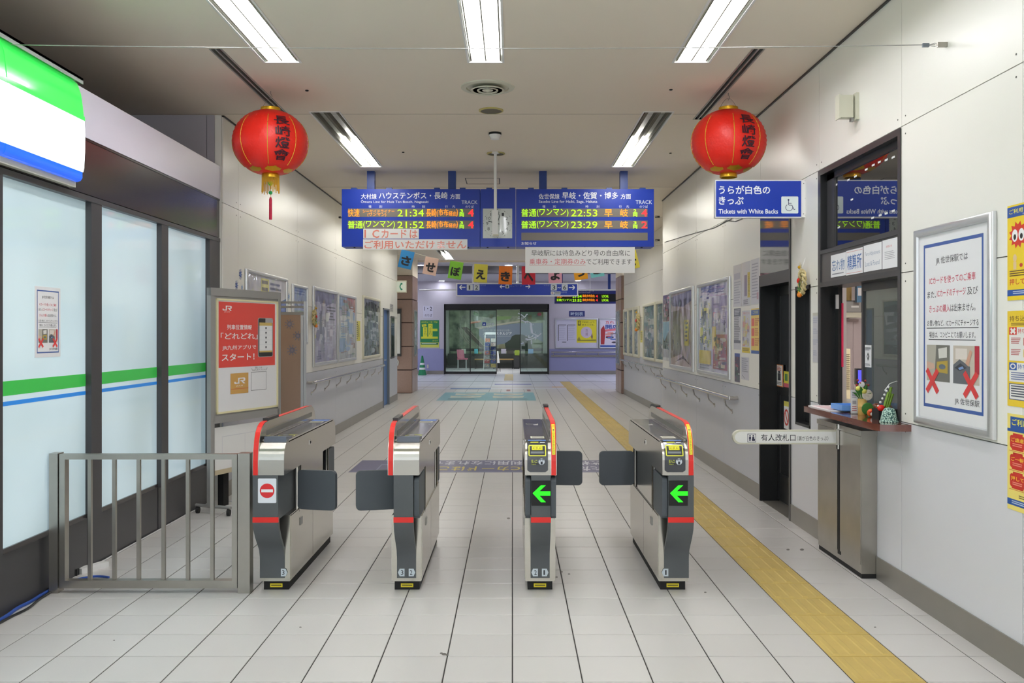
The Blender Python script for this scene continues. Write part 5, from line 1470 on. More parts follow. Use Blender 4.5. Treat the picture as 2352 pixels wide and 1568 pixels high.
# far right display cases
def case_poster(seed, c0):
    def f(p):
        p.rect(0, 0, 1, 1, c0); p.clutter(0, 0.02, 1, 1, [(96, 120, 124), (84, 94, 116), (160, 168, 170), (116, 116, 120), (186, 188, 190), (120, 140, 150)], 70, seed)
    return f
for i, (a, b) in enumerate(((21.75, 20.95), (20.8, 20.0), (19.95, 19.15))):
    frame_poster('display_case', ['narrow glazed poster case nearest the right pier', 'narrow glazed poster case, middle of three at the far right', 'narrow glazed poster case beside the small wreath'][i], rwall(XRF - 0.002, a, b, 2.08, 0.96), a - b, 1.12, case_poster(20 + i, (96, 112, 124)), 0.07, 0.04, fm=M_CREAM, ink=M_INKG, cat='display case', group='poster cases at the far right')
for i, (a, b) in enumerate(((18.5, 16.95), (16.85, 15.4))):
    frame_poster('display_case', ['wide glazed poster case just past the small wreath', 'wide glazed poster case half hidden by the wall corner'][i], rwall(XRF - 0.002, a, b, 2.09, 0.95), a - b, 1.14, case_poster(30 + i, (92, 120, 128)), 0.06, 0.04, fm=M_CREAM, ink=M_INKG, cat='display case', group='poster cases at the far right')
frame_poster('yellow_notice', 'small yellow notice below the wreath at the far right', rwall(XRF - 0.002, 19.05, 18.7, 1.55, 1.3), 0.35, 0.25, lambda p: (p.rect(0, 0, 1, 1, (226, 214, 70)), p.bars(0.15, 0.15, 0.85, 0.85, 4, (90, 86, 40))), 0, 0.004, cat='notice')
# wreaths
def wreath(label, c, nrm, s, group='new year wreaths'):
    c = Vector(c)
    t = thing('straw_wreath', label, 'wreath', c, group)
    side = Vector((0, 1, 0))
    def P(u, v, l): return c + side * (u * s) + Vector((0, 0, v * s)) + Vector((nrm, 0, 0)) * (0.02 + l * s)
    M_STR = mat('straw', (206, 190, 140), 0.7, var=0.15, scale=40)
    for ph in (0, math.pi):
        mb = MB(); pts = []
        for k in range(29):
            a = 2 * math.pi * k / 28
            tw = a * 6 + ph
            r = 1 + 0.16 * math.cos(tw)
            pts.append(P(0.26 * r * math.sin(a), 0.42 * r * math.cos(a) * 0.95 - 0.05, 0.12 + 0.06 * math.sin(tw)))
        mb.tube(pts[:-1], 0.055 * s, 6, closed=True); mb.build('rope', M_STR, t, 60)
    mb = MB()
    for k in range(12):
        a = 0.4 + k * 0.55
        mb.tube([P(0.05, 0.48, 0.16), P(0.05 + 0.24 * math.cos(a), 0.5 + 0.22 * math.sin(a), 0.18)], [0.014 * s, 0.004 * s], 5)
    mb.build('straw_tuft', M_STR, t)
    mb = MB(); mb.ball(P(0, -0.52, 0.22), 0.1 * s, 10); mb.build('orange', mat('mikan', (226, 130, 36), 0.45), t, 60)
    mb = MB(); mb.ball(P(0.2, 0.02, 0.2), 0.1 * s, 8, 0.6, 1, 1); mb.build('red_flower', M_RED, t, 60)
    mb = MB()
    for k in range(6):
        a = 3.6 + k * 0.5
        p, q = P(0.02, -0.3, 0.2), P(0.02 + 0.3 * math.cos(a), -0.3 + 0.3 * math.sin(a) + 0.1, 0.22)
        m_ = (p + q) / 2; d = Vector((0, 0.05 * s, 0.05 * s))
        mb.add([p, m_ + d, q, m_ - d], [(0, 1, 2, 3)])
    for k in range(3):
        p, q = P(0.0, -0.35, 0.22), P(-0.1 + 0.1 * k, 0.08, 0.22); m_ = (p + q) / 2; d = Vector((0, 0.04 * s, 0))
        mb.add([p, m_ + d, q, m_ - d], [(0, 1, 2, 3)])
    mb.build('leaves', M_GREEN, t)
    mb = MB(); mb.ball(P(0.1, -0.42, 0.2), 0.06 * s, 8); mb.ball(P(0.1, 0.52, 0.2), 0.06 * s, 8); mb.build('gold_knot', M_GOLD, t, 60)
    mb = MB(); mb.tube([P(0, 0.52, 0.1), P(-0.05, 0.85, 0.02)], 0.006 * s + 0.001, 5); mb.build('hanger', M_WHITE, t)
    return t
p = PX(1839, 648, XR)
wreath('straw new year wreath with red flower between the door and the ticket window', (XR, p.y - 0.17, p.z), -1, 0.20)
p = PX(1472, 737, XRF)
wreath('small straw wreath between the far right poster cases', (XRF, p.y, p.z), -1, 0.36)
p = PX(714, 728, XL)
wreath('orange and straw wreath at the edge of the left display case', (XL, p.y, p.z), 1, 0.22)
mb = MB()
mb.tube([PX(px, py, XR) + Vector((-0.004, 0, 0)) for px, py in ((1528, 556), (1580, 540), (1640, 523.5), (1655, 516), (1670, 506), (1690, 508.6), (1706, 502))], 0.004, 5)
mb.tube([PX(px, py, XR) + Vector((-0.004, 0, 0)) for px, py in ((1653, 517), (1668, 509), (1682, 502))], 0.004, 5)
tag(mb.build('wall_cable', M_BLACK, None, base=PX(1640, 523, XR)), 'thin dark cable along the right wall below the right lantern', 'cable')
# wall box high on the right wall
a, b = PX(1972, 215, XR), PX(1972, 272, XR)
t = thing('wall_speaker', 'cream box speaker high on the wall above the ticket window', 'speaker', (2.15, a.y, b.z))
mb = MB(); mb.box(XR - 0.02, a.y - 0.012, b.z - 0.005, XR, a.y + 0.06, a.z + 0.005); mb.build('wall_plate', M_CREAM, t)
mb = MB(); mb.box(2.095, a.y + 0.006, b.z + 0.01, XR - 0.03, a.y + 0.07, a.z - 0.005); mb.box(2.088, a.y + 0.004, b.z + 0.004, 2.097, a.y + 0.075, a.z); mb.build('box', M_CREAM, t)
mb = MB(); mb.box(2.17, a.y + 0.02, b.z - 0.012, XR - 0.02, a.y + 0.05, b.z + 0.01); mb.build('bracket', M_ALUD, t)
# tension wire
Yw = 4.528
zw = PX(2170, 106, XR).z
t = thing('tension_wire', 'thin steel wire stretched across the hall below the ceiling', 'wire', (0, Yw, zw))
mb = MB(); mb.tube([(-2.55 + 4.70 * k / 24, Yw, zw - 0.02 * (1 - ((k - 12) / 12) ** 2)) for k in range(25)], 0.0022, 6); mb.build('strand', M_ALUD, t)
mb = MB(); mb.box(2.085, Yw - 0.006, zw - 0.012, 2.118, Yw + 0.006, zw + 0.006); mb.build('clamp', mat('clamp_grey', (110, 118, 128), 0.4, 0.5), t)
mb = MB(); mb.tube([(2.118, Yw, zw), (2.15, Yw, zw + 0.008), (2.165, Yw, zw), (2.15, Yw, zw - 0.01), (2.118, Yw, zw - 0.004)], 0.0018, 6); mb.build('loop', M_ALUD, t)
mb = MB(); mb.box(2.16, Yw - 0.008, zw - 0.012, XR, Yw + 0.008, zw + 0.012); mb.build('eye_plate', M_STEELD, t)
# blue projecting sign
SY = 6.72
t = thing('hanging_sign', 'blue projecting sign with wheelchair symbol by the right lantern', 'sign', (1.86, SY, PY(1643, 500, SY).z))
A, B = PY(1643, 413, SY), PY(1841, 500, SY)
mb = MB(); mb.box(A.x, SY, B.z, B.x, SY + 0.05, A.z); mb.build('sign_case', M_WHITE, t)
mb = MB(); mb.box(B.x, SY + 0.003, B.z + 0.005, B.x + 0.035, SY + 0.047, A.z - 0.003); mb.build('wall_bracket', M_WHITE, t)
mb = MB(); a, b = PY(1644.5, 415.5, SY), PY(1839, 497.5, SY); a2 = PY(1840, 415, SY)
mb.box(a.x, SY - 0.002, b.z, PY(1840, 0, SY).x, SY, a.z); mb.build('blue_face', M_BLUE, t)
pr = Print(ymap(SY - 0.002))
WH = (240, 242, 246)
pr.text('うらが白色の', 1651, 426, 1769, 446, WH, 1, 0.02); pr.text('きっぷ', 1651, 451, 1708, 470, WH, 1, 0.02); pr.text('Tickets with White Backs', 1650.5, 480, 1787, 490.5, WH, 1, 0.018)
pr.poly(rrect(1794.5, 451, 1833.5, 490, 2.5), (226, 236, 236), 1)
K = (40, 44, 90)
pr.ell(1811, 459, 2, 2, K, 2, 12); pr.line([(1811, 461), (1811.5, 471), (1819, 471.2), (1823.5, 481.2), (1826.5, 480)], 1.3, K, 2); pr.line([(1811.5, 467), (1818, 467)], 1.2, K, 2); pr.ring(1812.5, 476.5, 8.6, 8.0, 1.2, K, 2, 30, -0.02, 0.66)
pr.build('lettering', M_INKC, t)
mb = MB()
for (px, py) in ((1846, 421), (1850, 415), (1850, 455), (1845.5, 491), (1850, 494)):
    p = PY(px, py, SY); mb.lathe((p.x, SY - 0.001, p.z), [(0.001, 0), (0.003, 0), (0.003, 0.003)], 8, 'y')
mb.build('screws', M_BLK, t)
# ================================================================== SHOP SIGN (lit), shop notice, cables
prof = [(-2.62, 2.985), (-2.60, 2.985), (-2.575, 2.965), (-2.553, 2.90), (-2.543, 2.83), (-2.535, 2.755),
        (-2.533, 2.755), (-2.528, 2.66), (-2.530, 2.55), (-2.535, 2.46), (-2.54, 2.44),
        (-2.545, 2.44), (-2.545, 2.405), (-2.556, 2.388), (-2.575, 2.382), (-2.62, 2.382)]
SYE = 5.27
t = thing('shop_sign', 'lit green white and blue curved shop sign over the frosted windows', 'sign', (-2.58, 2.0, 2.38))
M_SG = mat('sign_green', (60, 206, 84), 0.12, emit=(50, 222, 84), estr=0.62, var=0.03, coat=0.6)
M_SW = mat('sign_white', (240, 252, 252), 0.2, emit=(236, 255, 255), estr=0.85, var=0.01)
M_SB = mat('sign_blue_lit', (30, 92, 220), 0.15, emit=(24, 96, 240), estr=0.75, var=0.03, coat=0.4)
cuts = [-2.3, -1.55, -0.8, -0.05, 0.7, 1.45, 2.2, 2.95, 3.7, 4.47, SYE]
for a, b in zip(cuts[:-1], cuts[1:]):
    a += 0.006
    for nm, sub, m in (('green_panel', prof[0:6], M_SG), ('white_panel', prof[6:11], M_SW), ('blue_panel', prof[11:16], M_SB)):
        pts = [(-2.615, sub[0][1])] + sub + [(-2.615, sub[-1][1])]
        mb = MB(); mb.prism(pts, lambda x, z, y: (x, y, z), a, b); mb.build(nm, m, t, 40)
for c in cuts[1:-1]:
    for sub, m in ((prof[0:6], M_SG), (prof[6:11], M_SW), (prof[11:16], M_SB)):
        mb = MB(); mb.prism([(-2.615, sub[0][1])] + [(x + 0.003, z) for x, z in sub] + [(-2.615, sub[-1][1])], lambda x, z, y: (x, y, z), c - 0.004, c + 0.008)
        mb.build('joint_rib', m, t, 40)
mb = MB(); mb.prism([(-2.60, 2.768), (-2.531, 2.768), (-2.529, 2.742), (-2.60, 2.742)], lambda x, z, y: (x, y, z), -2.3, SYE); mb.build('joint_rib', M_SG, t)
mb = MB(); mb.box(-2.622, -2.3, 2.985, -2.55, SYE + 0.02, 3.0); mb.box(-2.556, -2.3, 2.965, -2.55, SYE + 0.02, 3.0); mb.build('top_cap', mat('cap_grey', (150, 158, 152), 0.6), t)
mb = MB(); mb.box(-2.622, -2.3, 2.35, -2.585, SYE, 2.382); mb.build('bottom_trim', M_CREAM, t)
A, B = PX(81, 660, GX), PX(137, 818, GX)
ya, yb = PX(79, 700, GX).y, PX(138, 700, GX).y
zt, zb = PX(108, 659, GX).z, PX(108, 820, GX).z
def notice2(p):
    ic_notice(p, True)
frame_poster('window_notice', 'small white JR notice with blue border taped on the shop window', lwall(GX + 0.001, ya, yb, zt, zb), yb - ya, zt - zb, notice2, 0, 0.003, cat='notice')
# cables and power strip on the floor
def cable(name, label, pts, r, m, group=None):
    P = [Vector(p) for p in pts]
    for p in P:
        if p.x < -2.5 and p.y < 8.0:
            p.x = max(p.x, -2.664)
    out = []
    for i in range(len(P) - 1):
        p0, p1, p2, p3 = P[max(0, i - 1)], P[i], P[i + 1], P[min(len(P) - 1, i + 2)]
        for k in range(5):
            s_ = k / 5
            out.append(0.5 * ((2 * p1) + (p2 - p0) * s_ + (2 * p0 - 5 * p1 + 4 * p2 - p3) * s_ * s_ + (3 * p1 - p0 - 3 * p2 + p3) * s_ ** 3))
    out.append(P[-1])
    c = out[0]
    mb = MB(); mb.tube([(p.x, p.y, max(p.z, r)) for p in out], r, 6)
    return tag(mb.build(name, m, None, 60, base=(c.x, c.y, 0)), label, 'cable', group)
g = lambda px, py: tuple(PZ(px, py))
M_CW = mat('cable_white', (206, 206, 206), 0.5)
M_CB = mat('cable_blue', (48, 84, 168), 0.45)
cable('power_cable', 'white power cable running along the foot of the shop windows', [g(216, 1298), g(240, 1284), g(262, 1270), g(300, 1248), g(318, 1232), g(345, 1220), g(376, 1200), g(400, 1190), g(425, 1180), (-2.63, 8.0 - 0.2, 0)], 0.006, M_CW)
cable('network_cable', 'blue cable curling by the white power strip', [g(168, 1335), g(190, 1330), g(214, 1326), g(236, 1326), g(250, 1328)], 0.007, M_CB)
cable('network_cable', 'blue cable lying along the shop base in front of the fence', [g(118, 1352), g(90, 1368), g(70, 1385), g(40, 1400), (-2.645, 4.62, 0), (-2.645, 4.2, 0), (-2.645, 3.6, 0)], 0.009, M_CB)
cable('power_cable', 'dark cable lying beside the blue cable in front of the fence', [g(117, 1362), g(90, 1379), g(64, 1400), (-2.62, 4.6, 0), (-2.61, 4.2, 0), (-2.61, 3.6, 0)], 0.007, M_BLACK)
cable('power_cable', 'thin white cable hanging under the white lower board panel', [(-2.34, 7.90, 0.28), (-2.34, 7.92, 0.16), (-2.38, 7.90, 0.06), (-2.44, 7.88, 0.0), (-2.55, 7.87, 0.0)], 0.005, M_CW)
c = PZ(193, 1309) + Vector((0.055, 0, 0))
t = thing('power_strip', 'white power strip with black plugs on the floor behind the fence', 'power strip', c)
d = Vector((0.42, 0.9, 0)).normalized(); n_ = Vector((d.y, -d.x, 0))
mb = MB()
vs = []
for z in (0.0, 0.035):
    for a, b in ((-0.1, -0.025), (0.1, -0.025), (0.1, 0.025), (-0.1, 0.025)):
        q = c + d * a + n_ * b; vs.append((q.x, q.y, z))
mb.add(vs, [(3, 2, 1, 0), (4, 5, 6, 7), (0, 1, 5, 4), (1, 2, 6, 5), (2, 3, 7, 6), (3, 0, 4, 7)]); mb.build('strip_body', M_WHITE, t)
for k in (-0.13, -0.16):
    q = c + d * k
    mb = MB(); mb.box(q.x - 0.02, q.y - 0.016, 0.0, q.x + 0.02, q.y + 0.016, 0.04); mb.build('plug', M_BLACK, t)

# ================================================================== STANDING POSTER BOARD
P0, P1 = Vector((-2.572, 7.60, 0)), Vector((-2.183, 8.39, 0))
P0, P1 = Vector((-2.49, 7.30, 0)), Vector((-2.15, 8.20, 0))
R_ = (P1 - P0); bw = R_.length; Rn = R_.normalized(); Nn = Vector((Rn.y, -Rn.x, 0))
t = thing('poster_board', 'grey standing board on castors with a red and white JR app poster', 'notice board', (P0 + P1) / 2)
def bp(u, z, l=0.0): return P0 + Rn * (u * bw) + Vector((0, 0, z)) + Nn * l
def bslab(mb, u0, z0, u1, z1, l0, l1):
    vs = [bp(u0, z0, l0), bp(u1, z0, l0), bp(u1, z1, l0), bp(u0, z1, l0), bp(u0, z0, l1), bp(u1, z0, l1), bp(u1, z1, l1), bp(u0, z1, l1)]
    return mb.add(vs, [(3, 2, 1, 0), (4, 5, 6, 7), (0, 1, 5, 4), (1, 2, 6, 5), (2, 3, 7, 6), (3, 0, 4, 7)])
ZT_, ZB_ = 1.863, 0.742
bslab(MB(), 0, 0, 1, 1, 0, 0)
bslab(mb := MB(), 0.0, 0.07, 0.05, ZT_, -0.02, 0.02); mb.build('post', M_ALUD, t)
bslab(mb := MB(), 0.95, 0.07, 1.0, ZT_, -0.02, 0.02); mb.build('post', M_ALUD, t)
bslab(mb := MB(), 0.0, ZT_ - 0.065, 1.0, ZT_, -0.018, 0.022); mb.build('top_rail', M_ALUD, t)
bslab(mb := MB(), 0.03, ZB_, 0.98, ZB_ + 0.06, -0.018, 0.02); mb.build('bottom_rail', M_ALUD, t)
bslab(mb := MB(), 0.05, ZB_ + 0.06, 0.965, ZT_ - 0.065, -0.012, 0.012); mb.build('panel', M_ALUD, t)
bu0, bu1, bz0, bz1 = 0.075, 0.955, ZB_ + 0.075, ZT_ - 0.085
M_IV = mat('ivory_frame', (226, 218, 176), 0.4)
mb = MB(); w_ = 0.018
bslab(mb, bu0, bz0, bu0 + w_, bz1, 0.012, 0.024); bslab(mb, bu1 - w_, bz0, bu1, bz1, 0.012, 0.024); bslab(mb, bu0, bz0, bu1, bz0 + 0.016, 0.012, 0.024); bslab(mb, bu0, bz1 - 0.016, bu1, bz1, 0.012, 0.024); mb.build('poster_frame', M_IV, t)
bslab(mb := MB(), bu0 + w_, bz0 + 0.016, bu1 - w_, bz1 - 0.016, 0.012, 0.016); mb.build('poster_sheet', M_PAPER, t)
pr = Print(lambda u, v, l: bp(bu0 + w_ + u * (bu1 - bu0 - 2 * w_), bz1 - 0.016 - v * (bz1 - bz0 - 0.032), 0.016 + 0.001 * l))
RD, WT = (222, 74, 66), (240, 236, 238)
pr.rect(0.015, 0.01, 0.97, 0.605, RD, 1)
def jr(p, u0, v0, u1, v1, col, l=2):
    w, h = u1 - u0, v1 - v0
    X = lambda a, b: (u0 + a * w, v0 + b * h)
    p.poly([X(0.0, 0.62), X(0.12, 0.62), X(0.12, 0.78), X(0.34, 0.78), X(0.34, 0.0), X(0.46, 0.0), X(0.46, 0.98), X(0.06, 0.98), X(0.0, 0.9)], col, l)
    p.poly([X(0.46, 0.0), X(0.92, 0.0), X(1.0, 0.1), X(1.0, 0.5), X(0.92, 0.6), X(0.84, 0.6), X(0.84, 0.18), X(0.46, 0.18)], col, l)
    p.poly([X(0.56, 0.42), X(0.84, 0.42), X(0.84, 0.6), X(0.56, 0.6)], col, l)
    p.poly([X(0.64, 0.6), X(0.8, 0.6), X(1.0, 1.0), X(0.82, 1.0)], col, l)
jr(pr, 0.075, 0.045, 0.22, 0.09, WT); pr.text('JR九州', 0.10, 0.095, 0.19, 0.108, WT, 2)
pr.text('列車位置情報', 0.145, 0.215, 0.555, 0.262, WT, 2, 0.012); pr.text('「どれどれ」', 0.045, 0.29, 0.655, 0.352, WT, 2, 0.015); pr.text('JR九州アプリで', 0.07, 0.405, 0.63, 0.452, WT, 2, 0.012); pr.text('スタート！', 0.06, 0.48, 0.60, 0.545, WT, 2, 0.02)
pr.poly(rrect(0.66, 0.148, 0.93, 0.522, 0.025, 4, 0.7), (186, 184, 182), 2); pr.poly(rrect(0.668, 0.152, 0.922, 0.518, 0.022, 4, 0.7), (44, 44, 46), 3); pr.poly([(0.79, 0.152), (0.90, 0.152), (0.922, 0.17), (0.922, 0.192), (0.79, 0.192)], (168, 166, 168), 4)
pr.rect(0.68, 0.192, 0.912, 0.222, (206, 178, 104), 5); pr.rect(0.68, 0.222, 0.912, 0.462, (236, 238, 240), 5); pr.rect(0.68, 0.462, 0.912, 0.478, (206, 178, 104), 5)
for k in range(5):
    v = 0.235 + 0.046 * k
    pr.rect(0.785, v, 0.81, v + 0.017, (80, 82, 90), 6); pr.rect(0.68, v + 0.03, 0.912, v + 0.0315, (206, 210, 216), 6); pr.rect(0.792, v + 0.022, 0.80, v + 0.026, (120, 120, 130), 6)
pr.text('詳しくは', 0.615, 0.612, 0.73, 0.63, (60, 60, 60), 2); pr.text('JR九州アプリへ!', 0.575, 0.636, 0.80, 0.652, (60, 60, 60), 2); pr.line([(0.55, 0.625), (0.57, 0.65)], 0.004, (60, 60, 60), 2); pr.line([(0.825, 0.625), (0.805, 0.65)], 0.004, (60, 60, 60), 2)
pr.frame(0.54, 0.66, 0.81, 0.835, 0.005, 0.004, (120, 120, 124), 2)
pr.rect(0.20, 0.662, 0.495, 0.85, (206, 160, 88), 2); jr(pr, 0.26, 0.705, 0.44, 0.76, WT, 3); pr.text('JR九州', 0.29, 0.772, 0.40, 0.787, WT, 3); pr.rect(0.20, 0.803, 0.495, 0.807, (206, 92, 60), 3)
pr.build('poster_print', M_INKC, t)
for u in (0.025, 0.975):
    c = bp(u, 0)
    a0, a1 = (-0.15, 0.20)
    mb = MB(); mb.tube([c + Nn * a0 + Vector((0, 0, 0.066)), c + Nn * a1 + Vector((0, 0, 0.066))], 0.014, 8); ft = mb.build('foot_bar', M_ALUD, t, 50)
    for a in (a0 + 0.02, a1 - 0.02):
        q = c + Nn * a
        mb = MB(); mb.lathe(q + Vector((-0.012, 0, 0.028)), [(0.001, 0), (0.028, 0.0), (0.028, 0.024), (0.001, 0.024)], 14, 'x'); mb.box(q.x - 0.008, q.y - 0.01, 0.045, q.x + 0.008, q.y + 0.01, 0.07); mb.build('caster', M_BLK, ft, 40)
# white lower panel with a tan edge, leg behind it
bslab(mb := MB(), 0.06, 0.345, 1.03, 0.70, -0.035, -0.022); mb.build('lower_panel', M_WHITE, t)
bslab(mb := MB(), 0.06, 0.305, 1.03, 0.345, -0.04, -0.018); mb.build('panel_edge', mat('tan_edge', (190, 176, 146), 0.5), t)
pr = Print(lambda u, v, l: bp(u, v, -0.022 + 0.0004 * l))
pr.frame(0.20, 0.62, 0.52, 0.44, 0.004, -0.004, (206, 206, 212)); pr.rect(0.52, 0.62, 0.9, 0.617, (206, 206, 212)); pr.build('taped_sheet', M_INK, t)
bslab(mb := MB(), 0.36, 0.0, 0.43, 0.33, -0.19, -0.13); mb.build('rear_leg', M_BLK, t)
bslab(mb := MB(), 0.36, 0.33, 0.43, 0.36, -0.19, -0.036); mb.build('rear_bracket', M_BLK, t)
# brown partition with paper germ cut-outs behind
Yp = 9.6
A, B = PY(640, 690, Yp), PY(703, 935, Yp)
t = thing('brown_partition', 'brown glossy partition in an aluminium frame behind the poster board', 'partition', ((A.x + B.x) / 2, Yp, 0))
xL, xR_ = -2.57, B.x
for a, b in ((xR_ - 0.022, xR_), (xR_ - 0.055, xR_ - 0.028)):
    mb = MB(); mb.box(a, Yp - 0.015, 0, b, Yp + 0.015, PY(0, 692, Yp).z if a > xR_ - 0.03 else PY(0, 724, Yp).z); mb.build('post', M_ALU, t)
mb = MB(); mb.box(xL, Yp - 0.015, 0, xL + 0.03, Yp + 0.015, PY(0, 692, Yp).z); mb.build('post', M_ALU, t)
for py, h in ((692, 5), (702, 5), (716, 7)):
    z = PY(0, py, Yp).z
    mb = MB(); mb.box(xL, Yp - 0.012, z - h * Yp / F, xR_ - 0.02, Yp + 0.012, z); mb.build('rail', M_ALUD, t)
M_BP = mat('partition_brown', (172, 146, 126), 0.18, var=0.03, coat=0.3)
zt = PY(0, 723, Yp).z
mb = MB(); mb.box(xL + 0.03, Yp - 0.006, 0.12, xR_ - 0.055, Yp + 0.006, zt); mb.build('panel', M_BP, t)
def spiky(pr, px, py, r, col, l=1, n=9):
    pr.ell(px, py, r * 0.55, r * 0.6, col, l, 14)
    for k in range(n):
        a = 2 * math.pi * k / n
        pr.line([(px + 0.45 * r * math.cos(a), py + 0.5 * r * math.sin(a)), (px + r * math.cos(a), py + r * math.sin(a))], r * 0.16, col, l)
        pr.ell(px + r * math.cos(a), py + r * math.sin(a), r * 0.13, r * 0.13, col, l, 6)
pr = Print(ymap(Yp - 0.006))
for px, py, r in ((665, 744, 10), (684, 771, 10), (671, 804, 11)):
    spiky(pr, px, py, r, (126, 124, 138), 1); pr.ell(px, py, r * 0.3, r * 0.3, (146, 136, 140), 2)
pr.build('germ_cutout', M_INK, t)
# ================================================================== LEFT WALL POSTERS
def lp_(label, px0, px1, zt, zb, f, fw, ink=None, cat='poster', group='framed posters along the left wall', fm=None, name='framed_poster', th=0.03):
    ya, yb = XL * F / (px0 - CX), XL * F / (px1 - CX)
    return frame_poster(name, label, lwall(XL + 0.002, ya, yb, zt, zb), yb - ya, zt - zb, f, fw, th, ink=ink or M_INKG, cat=cat, group=group, fm=fm)
lp_('framed poster with white header above the standing board', 562, 656, 2.118, 1.05, lambda p: (p.rect(0, 0, 1, 1, (206, 204, 206)), p.rect(0.02, 0.17, 0.5, 0.8, (206, 150, 96), 2), p.clutter(0.02, 0.2, 0.6, 0.75, [(170, 120, 90), (226, 200, 130), (150, 110, 110)], 10, 2, 3), p.rect(0.32, 0.02, 0.52, 0.28, (230, 222, 130), 4), p.bars(0.34, 0.04, 0.5, 0.26, 3, (130, 120, 80), 5), p.poly([(0.6, 0.3), (1, 0.2), (1, 0.7), (0.6, 0.7)], (58, 92, 160), 4), p.bars(0.55, 0.05, 0.9, 0.15, 2, (120, 120, 126), 5, 3)), 0.04)
lp_('small framed blue notice lettered くだ between the two large left frames', 669, 703, 2.075, 1.35, lambda p: (p.rect(0, 0, 1, 1, (142, 160, 196)), p.text('くだ', 0.25, 0.22, 0.8, 0.38, (60, 80, 130), 2, 0.02), p.rect(0, 0.42, 1, 0.5, (150, 170, 160), 2), p.bars(0.1, 0.05, 0.9, 0.15, 2, (90, 110, 160), 3), p.rect(0, 0.55, 1, 1, (176, 182, 200), 2)), 0.035)
lp_('tall glazed case with bus timetable sheets, first on the left wall', 717, 772, 2.105, 1.053, lambda p: (p.rect(0, 0, 1, 1, (168, 164, 186)), p.poly([(0, 0), (1, 0.0), (1, 0.1), (0.5, 0.2), (0, 0.15)], (92, 92, 124), 2), p.rect(0.52, 0.08, 0.98, 0.14, (110, 110, 140), 3), p.bars(0.55, 0.2, 0.95, 0.42, 5, (96, 92, 104), 3, 2), p.poly([(0.5, 0.3), (0.7, 0.28), (0.62, 0.42), (0.5, 0.42)], (226, 224, 226), 4), p.rect(0.0, 0.4, 0.3, 0.66, (206, 200, 92), 3), p.rect(0.04, 0.47, 0.26, 0.62, (206, 200, 216), 4), p.rect(0.3, 0.42, 0.52, 0.72, (200, 198, 214), 3), p.bars(0.56, 0.45, 0.98, 0.85, 8, (186, 184, 206), 3, 5), p.clutter(0.02, 0.15, 0.5, 0.98, [(136, 132, 160), (160, 160, 180), (190, 188, 204), (116, 112, 136)], 50, 4, 5), p.clutter(0.55, 0.45, 0.98, 0.98, [(206, 204, 220), (176, 174, 196), (150, 148, 170)], 40, 14, 5)), 0.05, cat='display case', group='glazed cases on the left wall')
lp_('tall glazed case with travel posters, second on the left wall', 773.5, 815, 2.095, 1.053, lambda p: (p.rect(0, 0, 1, 1, (186, 190, 198)), p.rect(0, 0, 0.5, 0.3, (150, 168, 196), 2), p.bars(0.02, 0.05, 0.45, 0.3, 4, (110, 130, 150), 3), p.rect(0.5, 0.0, 1, 0.28, (176, 110, 110), 2), p.ell(0.75, 0.2, 0.25, 0.1, (150, 84, 70), 3), p.rect(0.1, 0.32, 0.5, 0.65, (200, 204, 206), 3), p.rect(0.22, 0.2, 0.5, 0.4, (130, 150, 140), 4), p.poly([(0.55, 0.3), (0.95, 0.3), (0.8, 0.5), (0.6, 0.45)], (226, 224, 222), 4), p.clutter(0.02, 0.02, 0.98, 0.98, [(140, 164, 200), (206, 206, 206), (160, 160, 168), (180, 186, 198), (150, 120, 116), (130, 150, 140)], 80, 6, 5)), 0.045, cat='display case', group='glazed cases on the left wall')
lp_('small yellow vertical notice between the left cases and the dark poster', 817, 827, 1.70, 1.36, lambda p: (p.rect(0, 0, 1, 1, (222, 212, 70)), p.bars(0.2, 0.06, 0.45, 0.94, 9, (80, 76, 40), 2), p.rect(0.6, 0.2, 0.75, 0.8, (120, 110, 50), 2)), 0, M_INKC, 'notice', None, None, 'yellow_notice', 0.004)
lp_('dark film covered picture panel before the blue door', 832, 871, 2.15, 1.04, lambda p: (p.rect(0, 0, 1, 1, (110, 118, 130)), p.poly([(0.0, 0.08), (0.5, 0.03), (1, 0.1), (1, 0.2), (0, 0.2)], (60, 64, 72), 2), p.poly([(0, 0.2), (0.3, 0.22), (0.35, 0.6), (0.1, 1), (0, 1)], (52, 62, 70), 2), p.poly([(0.3, 0.2), (0.5, 0.2), (0.42, 0.4)], (216, 220, 224), 3), p.poly([(0.75, 0.2), (1, 0.2), (0.95, 0.45), (0.75, 0.4)], (206, 210, 216), 3), p.rect(0.5, 0.22, 0.72, 0.9, (90, 98, 110), 3), p.rect(0.5, 0.82, 1, 1, (44, 48, 52), 4), p.line([(0.4, 0.25), (0.45, 0.95)], 0.05, (170, 180, 190), 5), p.clutter(0.02, 0.2, 0.98, 0.98, [(90, 98, 110), (130, 138, 150), (170, 176, 184), (70, 78, 88)], 50, 16, 5)), 0.05, cat='poster', fm=M_CREAM)
lp_('small grey paper notice beside the blue door', 895.5, 903, 2.12, 1.95, lambda p: (p.rect(0, 0, 1, 1, (206, 204, 200)), p.bars(0.1, 0.1, 0.9, 0.9, 4, (130, 130, 134), 2)), 0, M_INKC, 'notice', None, None, 'paper_sheet', 0.004)
